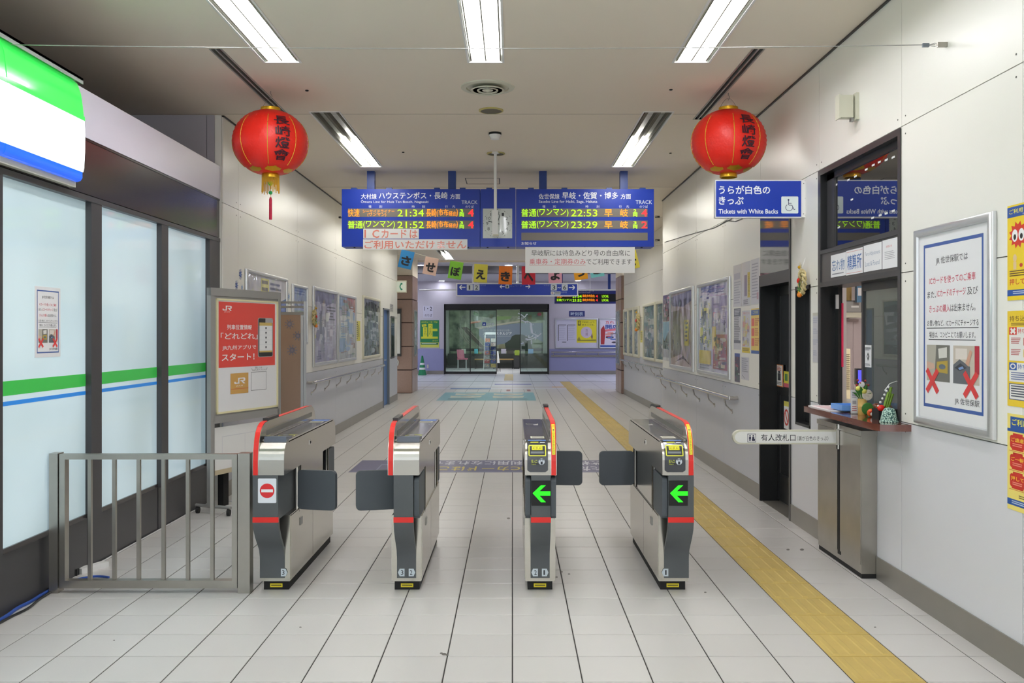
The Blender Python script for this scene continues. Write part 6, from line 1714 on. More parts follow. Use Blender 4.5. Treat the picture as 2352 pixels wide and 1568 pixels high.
for i, (px, py, r, lb) in enumerate(((552, 630, 11, 'blue germ cut-out on the left wall, uppermost beside the header poster'), (543, 655, 10, 'blue germ cut-out on the left wall just above the board top'), (555.5, 660, 6, 'small pale blue germ cut-out by the header poster corner'), (660, 656, 9, 'pale blue germ cut-out at the near edge of the small blue notice'), (663, 681, 9, 'dark blue germ cut-out under the pale one by the small blue notice'))):
    c = PX(px, py, XL)
    pr = Print(lambda u, v, l: Vector((XL + 0.001 + 0.0015 * l, c.y + u, c.z - v)))
    rr_ = r * 0.0042
    col = (58, 88, 168) if 'pale' not in lb else (92, 150, 206)
    spiky(pr, 0, 0, rr_ * 1.0, col, 1); pr.ell(0, 0, rr_ * 0.25, rr_ * 0.25, (150, 170, 214), 2, 10)
    b = pr.build('germ_cutout', M_INK, None, base=c)
    tag(b, lb, 'sticker', 'paper germ cut-outs')
# telephone sign and telephone alcove
Yt = 20.0
A, B = PY(907, 644, Yt), PY(933.5, 671.5, Yt)
t = thing('telephone_sign', 'white projecting sign with a green telephone handset', 'sign', ((A.x + B.x) / 2, Yt, B.z))
mb = MB(); mb.box(-2.598, Yt, B.z, B.x, Yt + 0.06, A.z); mb.build('case', M_CREAM, t)
pr = Print(ymap(Yt))
pr.rect(908, 646.5, 932, 669.5, (226, 236, 226), 1)
pr.ring(926, 658, 8.5, 8.5, 2.6, (40, 140, 110), 2, 16, 0.34, 0.66); pr.poly(rrect(920, 649.5, 924.5, 653.5, 1), (40, 140, 110), 3); pr.poly(rrect(920, 662.5, 924.5, 666.5, 1), (40, 140, 110), 3)
pr.build('symbol', M_INK, t)
Yq = 22.199
A, B = PY(903, 709, Yq), PY(922, 818, Yq)
t = thing('phone_notice_case', 'white sheet in a dark frame on the left granite pier', 'frame', ((A.x + B.x) / 2, Yq, B.z))
mb = MB(); mb.box(A.x, Yq - 0.06, B.z, B.x, Yq, A.z); mb.build('frame', M_DARK, t)
mb = MB(); a, b = PY(905, 720, Yq - 0.06), PY(919, 812, Yq - 0.06); mb.box(a.x, Yq - 0.064, b.z, b.x, Yq - 0.06, a.z); mb.build('sheet', M_WHITE, t)
cable('hanging_cable', 'pale looped cable hanging against the left granite pier', [PY(908, 825, 22.18), PY(911, 826, 22.18), PY(914.5, 830, 22.18), PY(913.5, 838, 22.18), PY(909, 838, 22.18), PY(911, 831, 22.18)], 0.021, M_CW)
c0 = PY(955, 752, 22.8)
p = MB(); p.box(-2.502, 22.55, PY(0, 818, 22.8).z, -2.48, 23.2, PY(0, 712, 22.8).z)
t = thing('pier_poster', 'narrow framed poster on the inner face of the left granite pier', 'poster', (-2.49, 22.9, PY(0, 818, 22.8).z))
p.build('frame', M_ALUD, t)
pr = Print(lwall(-2.48, 22.6, 23.15, PY(0, 715, 22.8).z, PY(0, 815, 22.8).z))
pr.rect(0, 0, 1, 1, (120, 132, 140)); pr.clutter(0, 0.2, 1, 1, [(200, 206, 214), (90, 100, 150), (150, 160, 170)], 12, 3); pr.build('print', M_INKG, t)
t = thing('pier_poster', 'narrow glazed poster on the inner face of the right granite pier', 'poster', (2.67, 22.5, 1.0))
mb = MB(); mb.box(2.66, 22.15, PY(0, 838, 22.4).z, 2.68, 22.95, PY(0, 712, 22.4).z); mb.build('frame', M_ALUD, t)
pr = Print(rwall(2.66, 22.92, 22.18, PY(0, 715, 22.4).z, PY(0, 834, 22.4).z)); pr.rect(0, 0, 1, 1, (128, 140, 146)); pr.clutter(0, 0, 1, 1, [(90, 100, 104), (176, 184, 186), (110, 120, 140)], 12, 8); pr.build('print', M_INKG, t)

# ================================================================== LANTERNS
def lantern(px, py, Y, label, tassel, yaw):
    c = PY(px, py, Y)
    t = thing('red_lantern', label, 'lantern', c, 'red paper lanterns')
    R, Hh = 84.5 * Y / F, 74.5 * Y / F
    N = 23
    prof = []
    for k in range(N * 2 + 1):
        a = -math.pi / 2 + math.pi * k / (2 * N)
        rr_ = math.copysign(abs(math.cos(a)) ** 0.92, 1)
        r = R * rr_ * (1.0 + (0.012 if k % 2 else -0.012))
        z = Hh * math.sin(a)
        if r > 0.075:
            prof.append((r, z))
    zb, zt = prof[0][1], prof[-1][1]
    mb = MB(); mb.lathe(c, prof, 56); mb.build('paper_body', M_LANT, t, 80)
    def S_(lon, v, off=0.003):
        a = math.asin(max(-0.999, min(0.999, v)))
        r = R * abs(math.cos(a)) ** 0.92 + off
        return c + Vector((r * math.sin(lon), -r * math.cos(lon), Hh * v))
    for k in range(8):
        lon = yaw + k * math.pi / 4
        mb = MB(); mb.tube([S_(lon, v / 20.0 * 0.86, 0.0015) for v in range(-18, 17)], 0.0032, 5); mb.build('gold_cord', M_GOLDF, t, 60)
    lon0 = yaw + math.pi / 8 * (1.02)
    pr = Print(lambda u, v, l: S_(lon0 + u, v, 0.0085 + 0.0006 * l))
    hw = 0.215
    for ch, va, vb in (('長', 0.65, 0.35), ('崎', 0.31, 0.0), ('燈', -0.03, -0.36), ('會', -0.38, -0.68)):
        sc = 1 / math.sqrt(max(0.25, 1 - ((va + vb) / 2) ** 2)) * 0.92
        pr.text(ch, -hw * sc, va, hw * sc, vb, (58, 22, 40), 1, 0.016)
    pr.build('calligraphy', M_INK, t)
    mb = MB(); mb.lathe(c, [(0.074, zt - 0.004), (0.078, zt + 0.006), (0.078, zt + 0.028), (0.066, zt + 0.03), (0.066, zt + 0.002)], 28); mb.build('top_ring', M_GOLD, t, 40)
    mb = MB(); mb.lathe(c, [(0.066, zb + 0.002), (0.07, zb - 0.012), (0.07, zb - 0.032), (0.062, zb - 0.034), (0.062, zb)], 28); mb.build('bottom_ring', M_GOLD, t, 40)
    for k in range(6):
        lon = yaw + 0.2 + k * math.pi / 3
        mb = MB(); vs = []
        for i in range(11):
            a = -0.42 + 0.084 * i
            up = -0.89 + 0.06 * math.cos(a * 3.4) + (0.02 if i % 4 == 2 else 0)
            vs += [S_(lon + a, up, 0.005), S_(lon + a, (up - 0.945) / 2, 0.006), S_(lon + a, -0.945 + abs(a) * 0.08, 0.005)]
        mb.add(vs, [q for i in range(10) for q in ((3 * i, 3 * i + 1, 3 * i + 4, 3 * i + 3), (3 * i + 1, 3 * i + 2, 3 * i + 5, 3 * i + 4))]); mb.build('gold_cloud', M_GOLD, t, 60)
    mb = MB(); n = 14
    mb.tube([c + Vector((-0.074 + 0.148 * k / n, 0, zt + 0.02 + 0.085 * math.sin(math.pi * k / n))) for k in range(n + 1)], 0.0016, 5); mb.build('wire_bail', M_STEELD, t)
    top = c + Vector((0, 0, zt + 0.105))
    mb = MB(); mb.tube([top, Vector((c.x, c.y, ZC - 0.06))], 0.0014, 5); mb.tube([Vector((c.x, c.y, ZC - 0.06)), Vector((c.x + 0.012, c.y, ZC - 0.045)), Vector((c.x + 0.008, c.y, ZC - 0.03)), Vector((c.x, c.y, ZC - 0.02)), Vector((c.x, c.y, ZC))], 0.003, 6); mb.build('hook', M_STEELD, t)
    if tassel:
        mb = MB()
        for k in range(40):
            a = 2 * math.pi * k / 40
            l = (0.115 + 0.015 * math.sin(k * 2.3)) if abs(math.cos(a + 0.26)) > 0.45 else 0.05 + 0.012 * math.sin(k * 2.3)
            mb.tube([c + Vector((0.066 * math.cos(a), 0.066 * math.sin(a), zb - 0.03)), c + Vector((0.068 * math.cos(a), 0.068 * math.sin(a), zb - 0.03 - l))], 0.0032, 4)
        mb.build('fringe', M_GOLDF, t, kind='stuff')
        z = zb - 0.03
        q = lambda px_, py_: PY(px_, py_, Y)
        zz = lambda py_: PY(0, py_, Y).z
        mb = MB(); mb.tube([c + Vector((0, 0, z)), Vector((c.x, c.y, zz(455)))], 0.0016, 5); mb.build('cord', M_GOLDF, t)
        mb = MB(); mb.ball(Vector((c.x, c.y, zz(421))), 0.021, 12, 1, 0.6, 0.9); mb.build('green_heart', mat('bead_lime', (126, 206, 40), 0.3), t, 60)
        mb = MB(); mb.ball(Vector((c.x, c.y, zz(442.5))), 0.016, 12); mb.build('green_bead', mat('bead_green', (40, 176, 92), 0.3), t, 60)
        mb = MB()
        for k in range(14):
            a = 2 * math.pi * k / 14
            mb.tube([Vector((c.x + 0.004 * math.cos(a), c.y + 0.004 * math.sin(a), zz(453))), Vector((c.x + 0.0095 * math.cos(a), c.y + 0.0095 * math.sin(a), zz(458))), Vector((c.x + 0.01 * math.cos(a), c.y + 0.01 * math.sin(a), zz(504)))], 0.0026, 4)
        mb.build('red_tassel', mat('tassel_red', (190, 44, 74), 0.5, var=0.25, scale=30), t, kind='stuff')
    return t
lantern(621.5, 328, 7.2, 'red paper lantern on the left with gold fringe and tassel', True, 0.185)
lantern(1673, 327, 7.25, 'red paper lantern on the right above the blue projecting sign', False, -0.085)
# ================================================================== DEPARTURE BOARD
BY = 10.7
t = thing('departure_board', 'wide blue hanging train departure board with two display halves and a clock', 'departure board', PY(1143, 567, BY))
def ybox(px0, py0, px1, py1, Y, d, mb=None):
    A, B = PY(px0, py0, Y), PY(px1, py1, Y)
    mb = mb or MB()
    return mb.box(A.x, Y, B.z, B.x, Y + d, A.z)
for i, (a, b) in enumerate(((785, 1102.4), (1103.4, 1184.4), (1185.4, 1502))):
    nm = ('left_case', 'clock_case', 'right_case')[i]
    ybox(a, 434, b, 566.5, BY, 0.28).build(nm.replace('left_', 'display_').replace('right_', 'display_'), M_BLUE, t)
for px in (842, 1029, 1238.5, 1425):
    A, B = PY(px, 395, BY + 0.02), PY(px + 17.5, 434, BY + 0.02)
    mb = MB(); mb.box(A.x, BY + 0.04, PY(0, 436, BY).z, B.x, BY + 0.13, ZC); mb.build('hanger_post', M_BLUED, t)
mb = MB()
for px in (806, 887, 997, 1056, 1117, 1170, 1213, 1290, 1393, 1470):
    ybox(px, 431, px + 13, 434, BY, 0.1, mb)
mb.build('top_lug', M_BLUED, t, kind='stuff')
mb = MB()
for px in (812, 1073, 1118, 1165, 1210, 1341, 1472):
    ybox(px, 566.5, px + 4, 568.5, BY + 0.02, 0.02, mb)
mb.build('bottom_screw', M_BLK, t, kind='stuff')
M_SCR = mat('display_grey', (118, 112, 106), 0.35, var=0.03)
for a, b, c, d in ((799, 479, 1089, 498), (799, 506.5, 1089, 525), (1197.5, 479, 1487.5, 498), (1197.5, 506.5, 1487.5, 525), (1197.5, 534, 1487.5, 552)):
    ybox(a, c - (c - b), b, d, BY, 0) if False else None
for u0, v0, u1, v1 in ((799, 479, 1089, 498), (799, 506.5, 1089, 525), (1197.5, 479, 1487.5, 498), (1197.5, 506.5, 1487.5, 525), (1197.5, 534, 1487.5, 552)):
    A, B = PY(u0, v0, BY), PY(u1, v1, BY)
    mb = MB(); mb.box(A.x, BY - 0.002, B.z, B.x, BY + 0.002, A.z); mb.build('display_strip', M_SCR, t)
pr = Print(ymap(BY))
W_ = (238, 240, 244)
b_ = 0.012
pr.text('大村線', 829, 445, 865, 457, W_, 1, b_); pr.text('ハウステンボス・長崎', 870, 441, 1028, 457, W_, 1, b_); pr.text('方面', 1034, 445, 1057, 457, W_, 1, b_)
pr.text('Ōmura Line for Huis Ten Bosch, Nagasaki', 829, 459, 984, 467.5, W_, 1, 0.006)
pr.text('TRACK', 1060, 460, 1097, 468.5, (206, 214, 230), 1, 0.01); pr.text('のりば', 1069, 471.5, 1088, 477, W_, 1, 0.006)
for ch, x in (('種', 846.5), ('別', 871), ('時', 946), ('刻', 969.5), ('行', 1022), ('先', 1039)):
    pr.text(ch, x, 471.5, x + 6.5, 477, W_, 1)
pr.build('display_lettering', M_INK, t)
pr = Print(ymap(BY))
pr.text('佐世保線', 1237.5, 445, 1285, 457, W_, 1, b_); pr.text('早岐・佐賀・博多', 1291, 441, 1420, 457, W_, 1, b_); pr.text('方面', 1425.5, 445, 1449, 457, W_, 1, b_)
pr.text('Sasebo Line for Haiki, Saga, Hakata', 1237.5, 459.5, 1372, 467.5, W_, 1, 0.006)
pr.text('TRACK', 1460, 459.5, 1498, 468.5, (206, 214, 230), 1, 0.01); pr.text('のりば', 1469, 471.5, 1488, 477, W_, 1, 0.006)
for ch, x in (('種', 1246), ('別', 1270), ('時', 1345), ('刻', 1370), ('行', 1421.5), ('先', 1438.5)):
    pr.text(ch, x, 471.5, x + 6.5, 477, W_, 1)
pr.text('お知らせ', 1197.5, 555, 1232, 562.5, W_, 1, 0.008)
pr.build('display_lettering', M_INK, t)
pr = Print(ymap(BY - 0.002))
OR, GR, RE = (255, 148, 20), (176, 255, 20), (255, 50, 56)
def led(row, kind, tm, dest, cars, trk, x0, col):
    v0, v1 = (479.5, 497.5) if row == 0 else (507, 524.5)
    if kind == 'rapid':
        pr.text('快速', x0, v0, x0 + 27, v1, OR, 1, 0.0); pr.text('シーサイドライナー', x0 + 34, v0 + 2, x0 + 107, v0 + 9, OR, 1, 0.0); pr.text('(ワンマン)', x0 + 45, v0 + 9.5, x0 + 88, v1, OR, 1, 0.0)
    else:
        pr.text('普通', x0, v0, x0 + 34, v1, GR, 1, 0.0); pr.text('(ワンマン)', x0 + 35.5, v0, x0 + 108, v1, GR, 1, 0.0)
    pr.text(tm, x0 + 114, v0 + 1.5, x0 + 174.5, v1 - 0.5, GR, 1, 0.0)
    if dest == 'n':
        pr.text('長崎', x0 + 180, v0, x0 + 203, v1, OR, 1, 0.006); pr.text('(市布', x0 + 204, v0, x0 + 231, v1, OR, 1, 0.006); pr.text('経由', x0 + 232, v0 + 5, x0 + 249, v1 - 2, OR, 1, 0.006); pr.text(')', x0 + 249.5, v0, x0 + 252.5, v1, OR, 1, 0.01)
    else:
        pr.text('早', x0 + 191, v0 + 1, x0 + 209, v1, OR, 1, 0.006); pr.text('岐', x0 + 227, v0, x0 + 245, v1, OR, 1, 0.006)
    pr.text(cars, x0 + 257.5, v0 + 1, x0 + 264.5, v0 + 8, GR, 1, 0.012); pr.text('両', x0 + 256, v0 + 9, x0 + 267, v1, GR, 1, 0.01)
    pr.text(trk, x0 + 276, v0 + 1, x0 + 289, v1 - 0.5, RE, 1, 0.02)
led(0, 'rapid', '21:34', 'n', '3', '4', 799, OR); led(1, 'local', '21:52', 'n', '3', '4', 799, GR)
led(0, 'local', '22:53', 'h', '2', '4', 1197.5, GR); led(1, 'local', '23:29', 'h', '3', '2', 1197.5, GR)
pr.build('led_characters', M_LED, t)
# clock in the middle
A, B = PY(1109, 479, BY), PY(1176.5, 547, BY)
mb = MB(); mb.box(A.x, BY - 0.004, B.z, B.x, BY, A.z); ck = mb.build('clock_face', mat('clock_pale', (192, 200, 198), 0.2, coat=0.4, var=0.02), t)
pr = Print(ymap(BY - 0.004)); cx, cy, r = 1143, 513.3, 30
K = (50, 52, 54)
for n in range(1, 13):
    a = math.radians(30 * n); x, y = cx + 0.8 * r * math.sin(a), cy - 0.8 * r * math.cos(a)
    w = 2.6 if n < 10 else 4.2
    pr.text(str(n), x - w, y - 3.6, x + w, y + 3.6, K, 1)
for n in range(60):
    a = math.radians(6 * n); x, y = cx + 1.08 * r * math.sin(a), cy - 1.08 * r * math.cos(a)
    s_ = 0.9 if n % 5 == 0 else 0.45
    pr.ell(x, y, s_, s_, K, 1, 6)
pr.build('clock_numerals', M_INK, ck)
pr = Print(ymap(BY - 0.006))
pr.line([(cx + 4, cy + 1.3), (1121.5, 507.6)], 2.2, K, 1); pr.line([(cx - 1, cy), (cx + 5.5, cy - 20)], 1.4, K, 2); pr.ell(cx, cy, 2, 2, K, 3, 10)
pr.build('clock_hands', M_INK, ck)
# paper strips on and under the board
def ypaper(name, label, px0, py0, px1, py1, Y, f, cat='notice', group=None, th=0.003, m=None, ink=None):
    A, B = PY(px0, py0, Y), PY(px1, py1, Y)
    mb = MB(); mb.box(A.x, Y - th, B.z, B.x, Y, A.z)
    o = mb.build(name, m or M_PAPER, None, base=((A.x + B.x) / 2, Y, B.z))
    tag(o, label, cat, group)
    pr = Print(ymap(Y - th)); f(pr)
    if pr.v:
        pr.build('lettering', ink or M_INKC, o)
    return o
PK = (222, 130, 116)
ypaper('paper_strip', 'upper laminated strip with pink IC card lettering on the left display', 834.5, 525, 962, 548, BY - 0.003, lambda p: (p.text('I', 837, 527.5, 840.5, 546, PK, 1, 0.02), p.text('C', 855, 527.5, 871, 546.5, PK, 1, 0.02), p.text('カード', 876, 527, 934, 546.5, PK, 1, 0.015), p.text('は', 941, 528, 959, 546.5, PK, 1, 0.015)))
ypaper('paper_strip', 'lower laminated strip with pink lettering under the left display', 834, 549.5, 1073.5, 573, BY - 0.004, lambda p: p.text('ご利用いただけません', 837, 552, 1071, 571.5, PK, 1, 0.015))
R2, K2 = (206, 96, 110), (66, 66, 70)
ypaper('paper_banner', 'white paper banner with black and red lettering hung below the right display', 1206.5, 567.5, 1458, 627, BY - 0.003, lambda p: (p.text('早岐駅には特急みどり号の自由席に', 1220.5, 574, 1447, 588, K2, 1), p.text('乗車券・定期券のみ', 1216, 593.5, 1345, 607.5, R2, 1), p.rect(1216, 608.5, 1345, 609.3, R2, 1), p.text('でご利用できます', 1347, 594, 1451, 607.5, K2, 1)))
# stay wires of the board
for i, (px0, py0, px1, py1, lb) in enumerate(((1502, 497, 1522, 498, 'upper stay wire at the right end of the departure board'), (1502, 551, 1522, 551, 'lower stay wire at the right end of the departure board'), (785, 496, 779, 496, 'stay wire at the left end of the departure board'))):
    A = PY(px0, py0, BY + 0.1)
    E_ = Vector((XR - 0.025, YSTEP - 0.06, A.z + (A.z - H) * 0.2)) if px0 > 1000 else Vector((XL + 0.025, 13.3, A.z + (A.z - H) * 0.2))
    t = thing('stay_wire', lb, 'wire', A, 'stay wires of the departure board')
    mb = MB(); mb.tube([A, E_], 0.004, 6); mb.build('strand', M_STEELD, t)
    m_ = A * 0.6 + E_ * 0.4
    mb = MB(); mb.box(m_.x - 0.03, m_.y - 0.01, m_.z - 0.012, m_.x + 0.03, m_.y + 0.01, m_.z + 0.012); mb.build('turnbuckle', M_BLACK, t)
# white hanging pole with sensor
PYY = 9.62
x = (1137.8 - CX) * PYY / F
t = thing('hanging_pole', 'thin white pole with a box sensor hanging before the clock', 'sensor', (x, PYY, PY(0, 541, PYY).z))
mb = MB(); mb.tube([(x, PYY, ZC), (x, PYY, PY(0, 484, PYY).z)], 0.0165, 12); mb.build('pole', M_WHITE, t, 50)
mb = MB(); mb.lathe((x, PYY, ZC), [(0.045, 0.0), (0.045, -0.01), (0.02, -0.02)], 16); mb.build('flange', M_WHITE, t, 50)
A, B = PY(1130.5, 483, PYY), PY(1144, 541, PYY)
mb = MB(); mb.box(A.x, PYY - 0.03, B.z, B.x, PYY + 0.03, A.z); mb.build('sensor_box', M_WHITE, t)
mb = MB(); mb.box(A.x + 0.006, PYY - 0.032, B.z - 0.004, B.x + 0.006, PYY + 0.03, B.z + 0.014); mb.build('sensor_foot', M_CREAM, t)

# ================================================================== BUNTING
FY2 = 13.4
FLAGS = [('さ', 933, 596, 31, 41, 13, (40, 128, 190), 'blue'), ('せ', 989, 611, 31, 40, 11, (232, 196, 178), 'pale peach'), ('ぼ', 1046.5, 620.5, 31, 40, 9, (134, 204, 60), 'bright green'), ('え', 1104, 627.5, 31, 42, 3, (226, 216, 84), 'light yellow'), ('き', 1161, 632, 31, 42, 2, (240, 128, 38), 'orange'), ('へ', 1214, 632.5, 31, 42, 0, (206, 44, 60), 'crimson'), ('よ', 1275, 629, 31, 42, -2, (236, 170, 190), 'pink'), ('う', 1333, 622, 31, 40, -7, (242, 168, 30), 'amber'), ('こ', 1370, 616, 31, 40, -10, (120, 200, 206), 'turquoise'), ('そ', 1450, 597, 31, 42, -14, (228, 214, 80), 'lemon yellow')]
pts = []
xs = [(785, 540)] + [(f[1], f[2] - 20) for f in FLAGS] + [(1586, 545)]
mb = MB(); mb.tube([PY(px, py, FY2 + 0.004) for px, py in xs], 0.003, 6)
tag(mb.build('bunting_string', M_CREAM, None, base=PY(1177, 612, FY2)), 'thin pale string holding the coloured letter cards', 'string')
for i, (ch, px, py, w, h, rot, col, cn) in enumerate(FLAGS):
    c = PY(px, py, FY2)
    t = thing('letter_card', cn + ' letter card on the bunting string', 'flag', c, 'letter cards on the bunting string')
    ca, sa = math.cos(math.radians(rot)), math.sin(math.radians(rot))
    sc = FY2 / F
    fn = lambda u, v, l: c + Vector(((u * ca - v * sa) * sc, -0.0012 * l, -(u * sa + v * ca) * sc))
    mb = MB()
    A = [fn(-w / 2, -h / 2, 1), fn(w / 2, -h / 2, 1), fn(w / 2, h / 2, 1), fn(-w / 2, h / 2, 1)]
    Bk = [p + Vector((0, 0.002, 0)) for p in A]
    mb.add(A + Bk, [(0, 1, 2, 3), (7, 6, 5, 4), (0, 1, 5, 4), (1, 2, 6, 5), (2, 3, 7, 6), (3, 0, 4, 7)]); mb.build('card', mat('card_' + cn.replace(' ', '_'), col, 0.6, var=0.02), t)
    pr = Print(fn); pr.text(ch, -w * 0.36, -h * 0.2, w * 0.36, h * 0.34, (40, 36, 36), 2, 0.045); pr.build('letter', M_INK, t)

# ================================================================== FLOOR STICKERS
t = Print(lambda u, v, l: Vector((-1.76 + u * 3.04, 10.44 - v * 0.90, 0.0008 + 0.0005 * l)))
o_ = tag(MB().box(-1.76, 9.54, 0.0, 1.28, 10.44, 0.0009).build('floor_sticker', mat('sticker_violet', (74, 70, 116), 0.35, var=0.04), None, base=(-0.24, 10.0, 0)), 'long violet floor sticker about IC cards beyond the gates', 'floor sticker')
p = t
p.frame(0.09, 0.36, 0.30, 1.0, 0.004, 0.05, (150, 150, 180)); p.text('ICカード', 0.13, 0.46, 0.27, 0.62, (190, 180, 90), 2)
# lettering reads from the platform side
def inv(s_, u0, v0, u1, v1, col): p.text(s_, u1, v1, u0, v0, col, 2, 0.02)
inv('改札口ではご利用になれません', 0.22, 0.06, 0.92, 0.42, (206, 206, 216))
inv('ICカードはご利用', 0.20, 0.52, 0.62, 0.90, (210, 190, 80)); inv('いただけません', 0.63, 0.52, 0.95, 0.90, (206, 206, 216))
p.rect(0.0, 0.965, 1, 0.985, (160, 160, 190), 2)
p.build('sticker_lettering', M_INK, o_)
A, B = PZ(1002, 919.5), PZ(1227, 901)
o_ = tag(MB().box(A.x, A.y, 0.0, B.x - 0.02, B.y, 0.0009).build('floor_mural', mat('mural_teal', (112, 168, 180), 0.4, var=0.03), None, base=((A.x + B.x) / 2, A.y, 0)), 'teal floor mural with cream cloud shapes at the corridor end', 'floor sticker')
p = Print(lambda u, v, l: Vector((A.x + u * (B.x - A.x - 0.02), B.y + (A.y - B.y) * v, 0.0009 + 0.0006 * l)))
for c, d in ((0.3, 0.22), (0.27, 0.55), (0.72, 0.22), (0.72, 0.57)):
    p.poly([(c - 0.17, d - 0.1), (c - 0.08, d - 0.02), (c + 0.02, d - 0.1), (c + 0.1, d - 0.05), (c + 0.17, d - 0.12), (c + 0.15, d + 0.1), (c + 0.05, d + 0.15), (c - 0.05, d + 0.1), (c - 0.16, d + 0.14)], (206, 204, 186), 1)
    p.ell(c, d + 0.02, 0.06, 0.05, (170, 166, 150), 2)
p.bars(0.1, 0.78, 0.45, 0.92, 2, (60, 84, 100), 2, 3); p.bars(0.6, 0.8, 0.95, 0.92, 2, (70, 92, 108), 2, 5)
p.build('mural_print', M_INK, o_)
for i, (px0, px1, py0, py1, col, lb) in enumerate(((1136, 1220, 881.3, 883.2, (84, 90, 170), 'blue line sticker on the hall floor before the waiting room'), (1033, 1128, 891, 893.5, (90, 120, 170), 'pale blue line sticker on the floor beyond the teal mural'), (1163, 1172, 894.5, 898, (150, 64, 56), 'small dark red floor sticker left of the pair'), (1211, 1218, 894.5, 898, (140, 60, 70), 'small dark red floor sticker right of the pair'))):
    A, B = PZ(px0, py1), PZ(px1, py0)
    tag(MB().box(A.x, A.y, 0.0006, B.x, B.y, 0.0018).build('floor_sticker', mat('fs%d' % i, col, 0.4), None, base=((A.x + B.x) / 2, A.y, 0)), lb, 'floor sticker')
# ================================================================== HALL
# suspended direction sign
DY = 24.6
A, B = PY(1048, 650, DY), PY(1328, 680, DY)
t = thing('direction_sign', 'long blue direction sign with track numbers and arrows hanging in the hall', 'sign', ((A.x + B.x) / 2, DY, B.z))
mb = MB(); mb.box(A.x, DY, B.z, B.x, DY + 0.16, A.z); mb.build('sign_case', M_WHITE, t)
a, b = PY(1050.5, 652.3, DY), PY(1325.5, 677.5, DY)
mb = MB(); mb.box(a.x, DY - 0.004, b.z, b.x, DY, a.z); mb.build('blue_face', M_BLUE, t)
p = Print(ymap(DY - 0.004, 0.002))
Wh = (236, 240, 246); Gy = (200, 206, 212)
def arrow(x0, x1, y, r, w=2.2):
    p.line([(x0, y), (x1, y)], w, Wh); d = r if x1 < x0 else -r
    p.line([(x1 + d, y - r), (x1, y), (x1 + d, y + r)], w, Wh)
arrow(1069, 1055.5, 659.5, 5); 
for x, ch in ((1072, '1'), (1087.5, '2')):
    p.poly(rrect(x, 653, x + 14, 667, 1.2), Gy); p.text(ch, x + 3.5 if ch == '2' else x + 4.5, 655, x + 10.5 if ch == '2' else x + 8.2, 665, (60, 64, 70), 2, 0.02)
p.text('のりば', 1103.5, 653.5, 1116, 657, (120, 140, 190)); arrow(1159, 1148.5, 658, 4, 1.6); p.poly(rrect(1161, 653.5, 1169.5, 662, 0.8), Gy); p.rect(1163, 655.5, 1167.5, 660.5, (60, 70, 90), 2); p.text('エレベーター', 1171.5, 654, 1204, 658.5, (130, 150, 196)); arrow(1207, 1217.5, 658, 4, 1.6)
p.text('のりば', 1249.5, 653.5, 1262, 657, (120, 140, 190))
for x, ch in ((1265, '3'), (1290, '6')):
    p.poly(rrect(x, 653, x + 14, 667, 1.2), Gy); p.text(ch, x + 3.2, 655, x + 10.8, 665, (60, 64, 70), 2, 0.02)
p.line([(1280.5, 661.5), (1283, 659.5), (1285.5, 661.5), (1288, 659.5)], 1.2, Wh); arrow(1306.5, 1320, 660, 5)
p.poly(rrect(1265, 669, 1272.5, 676.5, 0.6), Gy); p.rect(1267.5, 671, 1269, 675, (150, 50, 60), 2); p.poly(rrect(1273.5, 669, 1287.5, 676.5, 0.6), Gy); p.bars(1275, 670.5, 1287, 675.5, 2, (90, 100, 120), 2); p.text('お手洗', 1289, 669, 1302, 673, (150, 166, 206))
p.build('lettering', M_INK, t)
for px in (1087, 1189):
    q = PY(px, 650, DY); mb = MB(); mb.tube([(q.x, DY + 0.08, A.z), (q.x, DY + 0.08, 3.405)], 0.035, 8); mb.build('hanger_pole', M_WHITE, t, 50)
mb = MB(); q = PY(963, 665.5, 25.2); mb.tube([(q.x, 25.2, q.z), (PY(1415, 0, 25.2).x, 25.2, q.z)], 0.02, 8)
t = thing('curtain_rod', 'long thin white rod across the hall behind the direction sign', 'rod', (0, 25.2, q.z))
mb.build('rod', M_WHITE, t, 50)
for x in (-1.0, 2.2):
    mb = MB(); mb.tube([(x, 25.2, q.z), (x, 25.2, 3.406)], 0.008, 6); mb.build('drop_rod', M_WHITE, t)
# second departure board in the hall
LY = 28.0
A, B = PY(1274, 665.5, LY), PY(1425, 697, LY)
t = thing('hall_departure_board', 'smaller blue departure board in the hall behind the direction sign', 'departure board', ((A.x + B.x) / 2, LY, B.z))
mb = MB(); mb.box(A.x, LY, B.z, B.x, LY + 0.2, A.z); mb.build('case', mat('board_navy', (40, 48, 120), 0.3), t)
mb = MB(); a, b = PY(1278, 675, LY), PY(1425, 692.5, LY); mb.box(a.x, LY - 0.004, b.z, b.x, LY, a.z); mb.build('display_strip', M_BLK, t)
for px in (1290, 1400):
    q = PY(px, 665, LY); mb = MB(); mb.box(q.x - 0.04, LY + 0.05, A.z, q.x + 0.04, LY + 0.13, 3.405); mb.build('hanger_post', M_BLUED, t)
p = Print(ymap(LY - 0.004, 0.002))
p.text('普通(ワンマン)', 1278.5, 685.5, 1313, 692.5, GR, 1, 0.012); p.text('21:52', 1315, 686, 1336, 692.5, GR, 1, 0.02); p.text('長崎(市布経由)', 1337.5, 685.5, 1366, 692.5, OR, 1, 0.012); p.text('4', 1368.5, 686, 1373, 692, RE, 1, 0.02); p.text('LOCAL', 1382.5, 686, 1398, 692, GR, 1, 0.02)
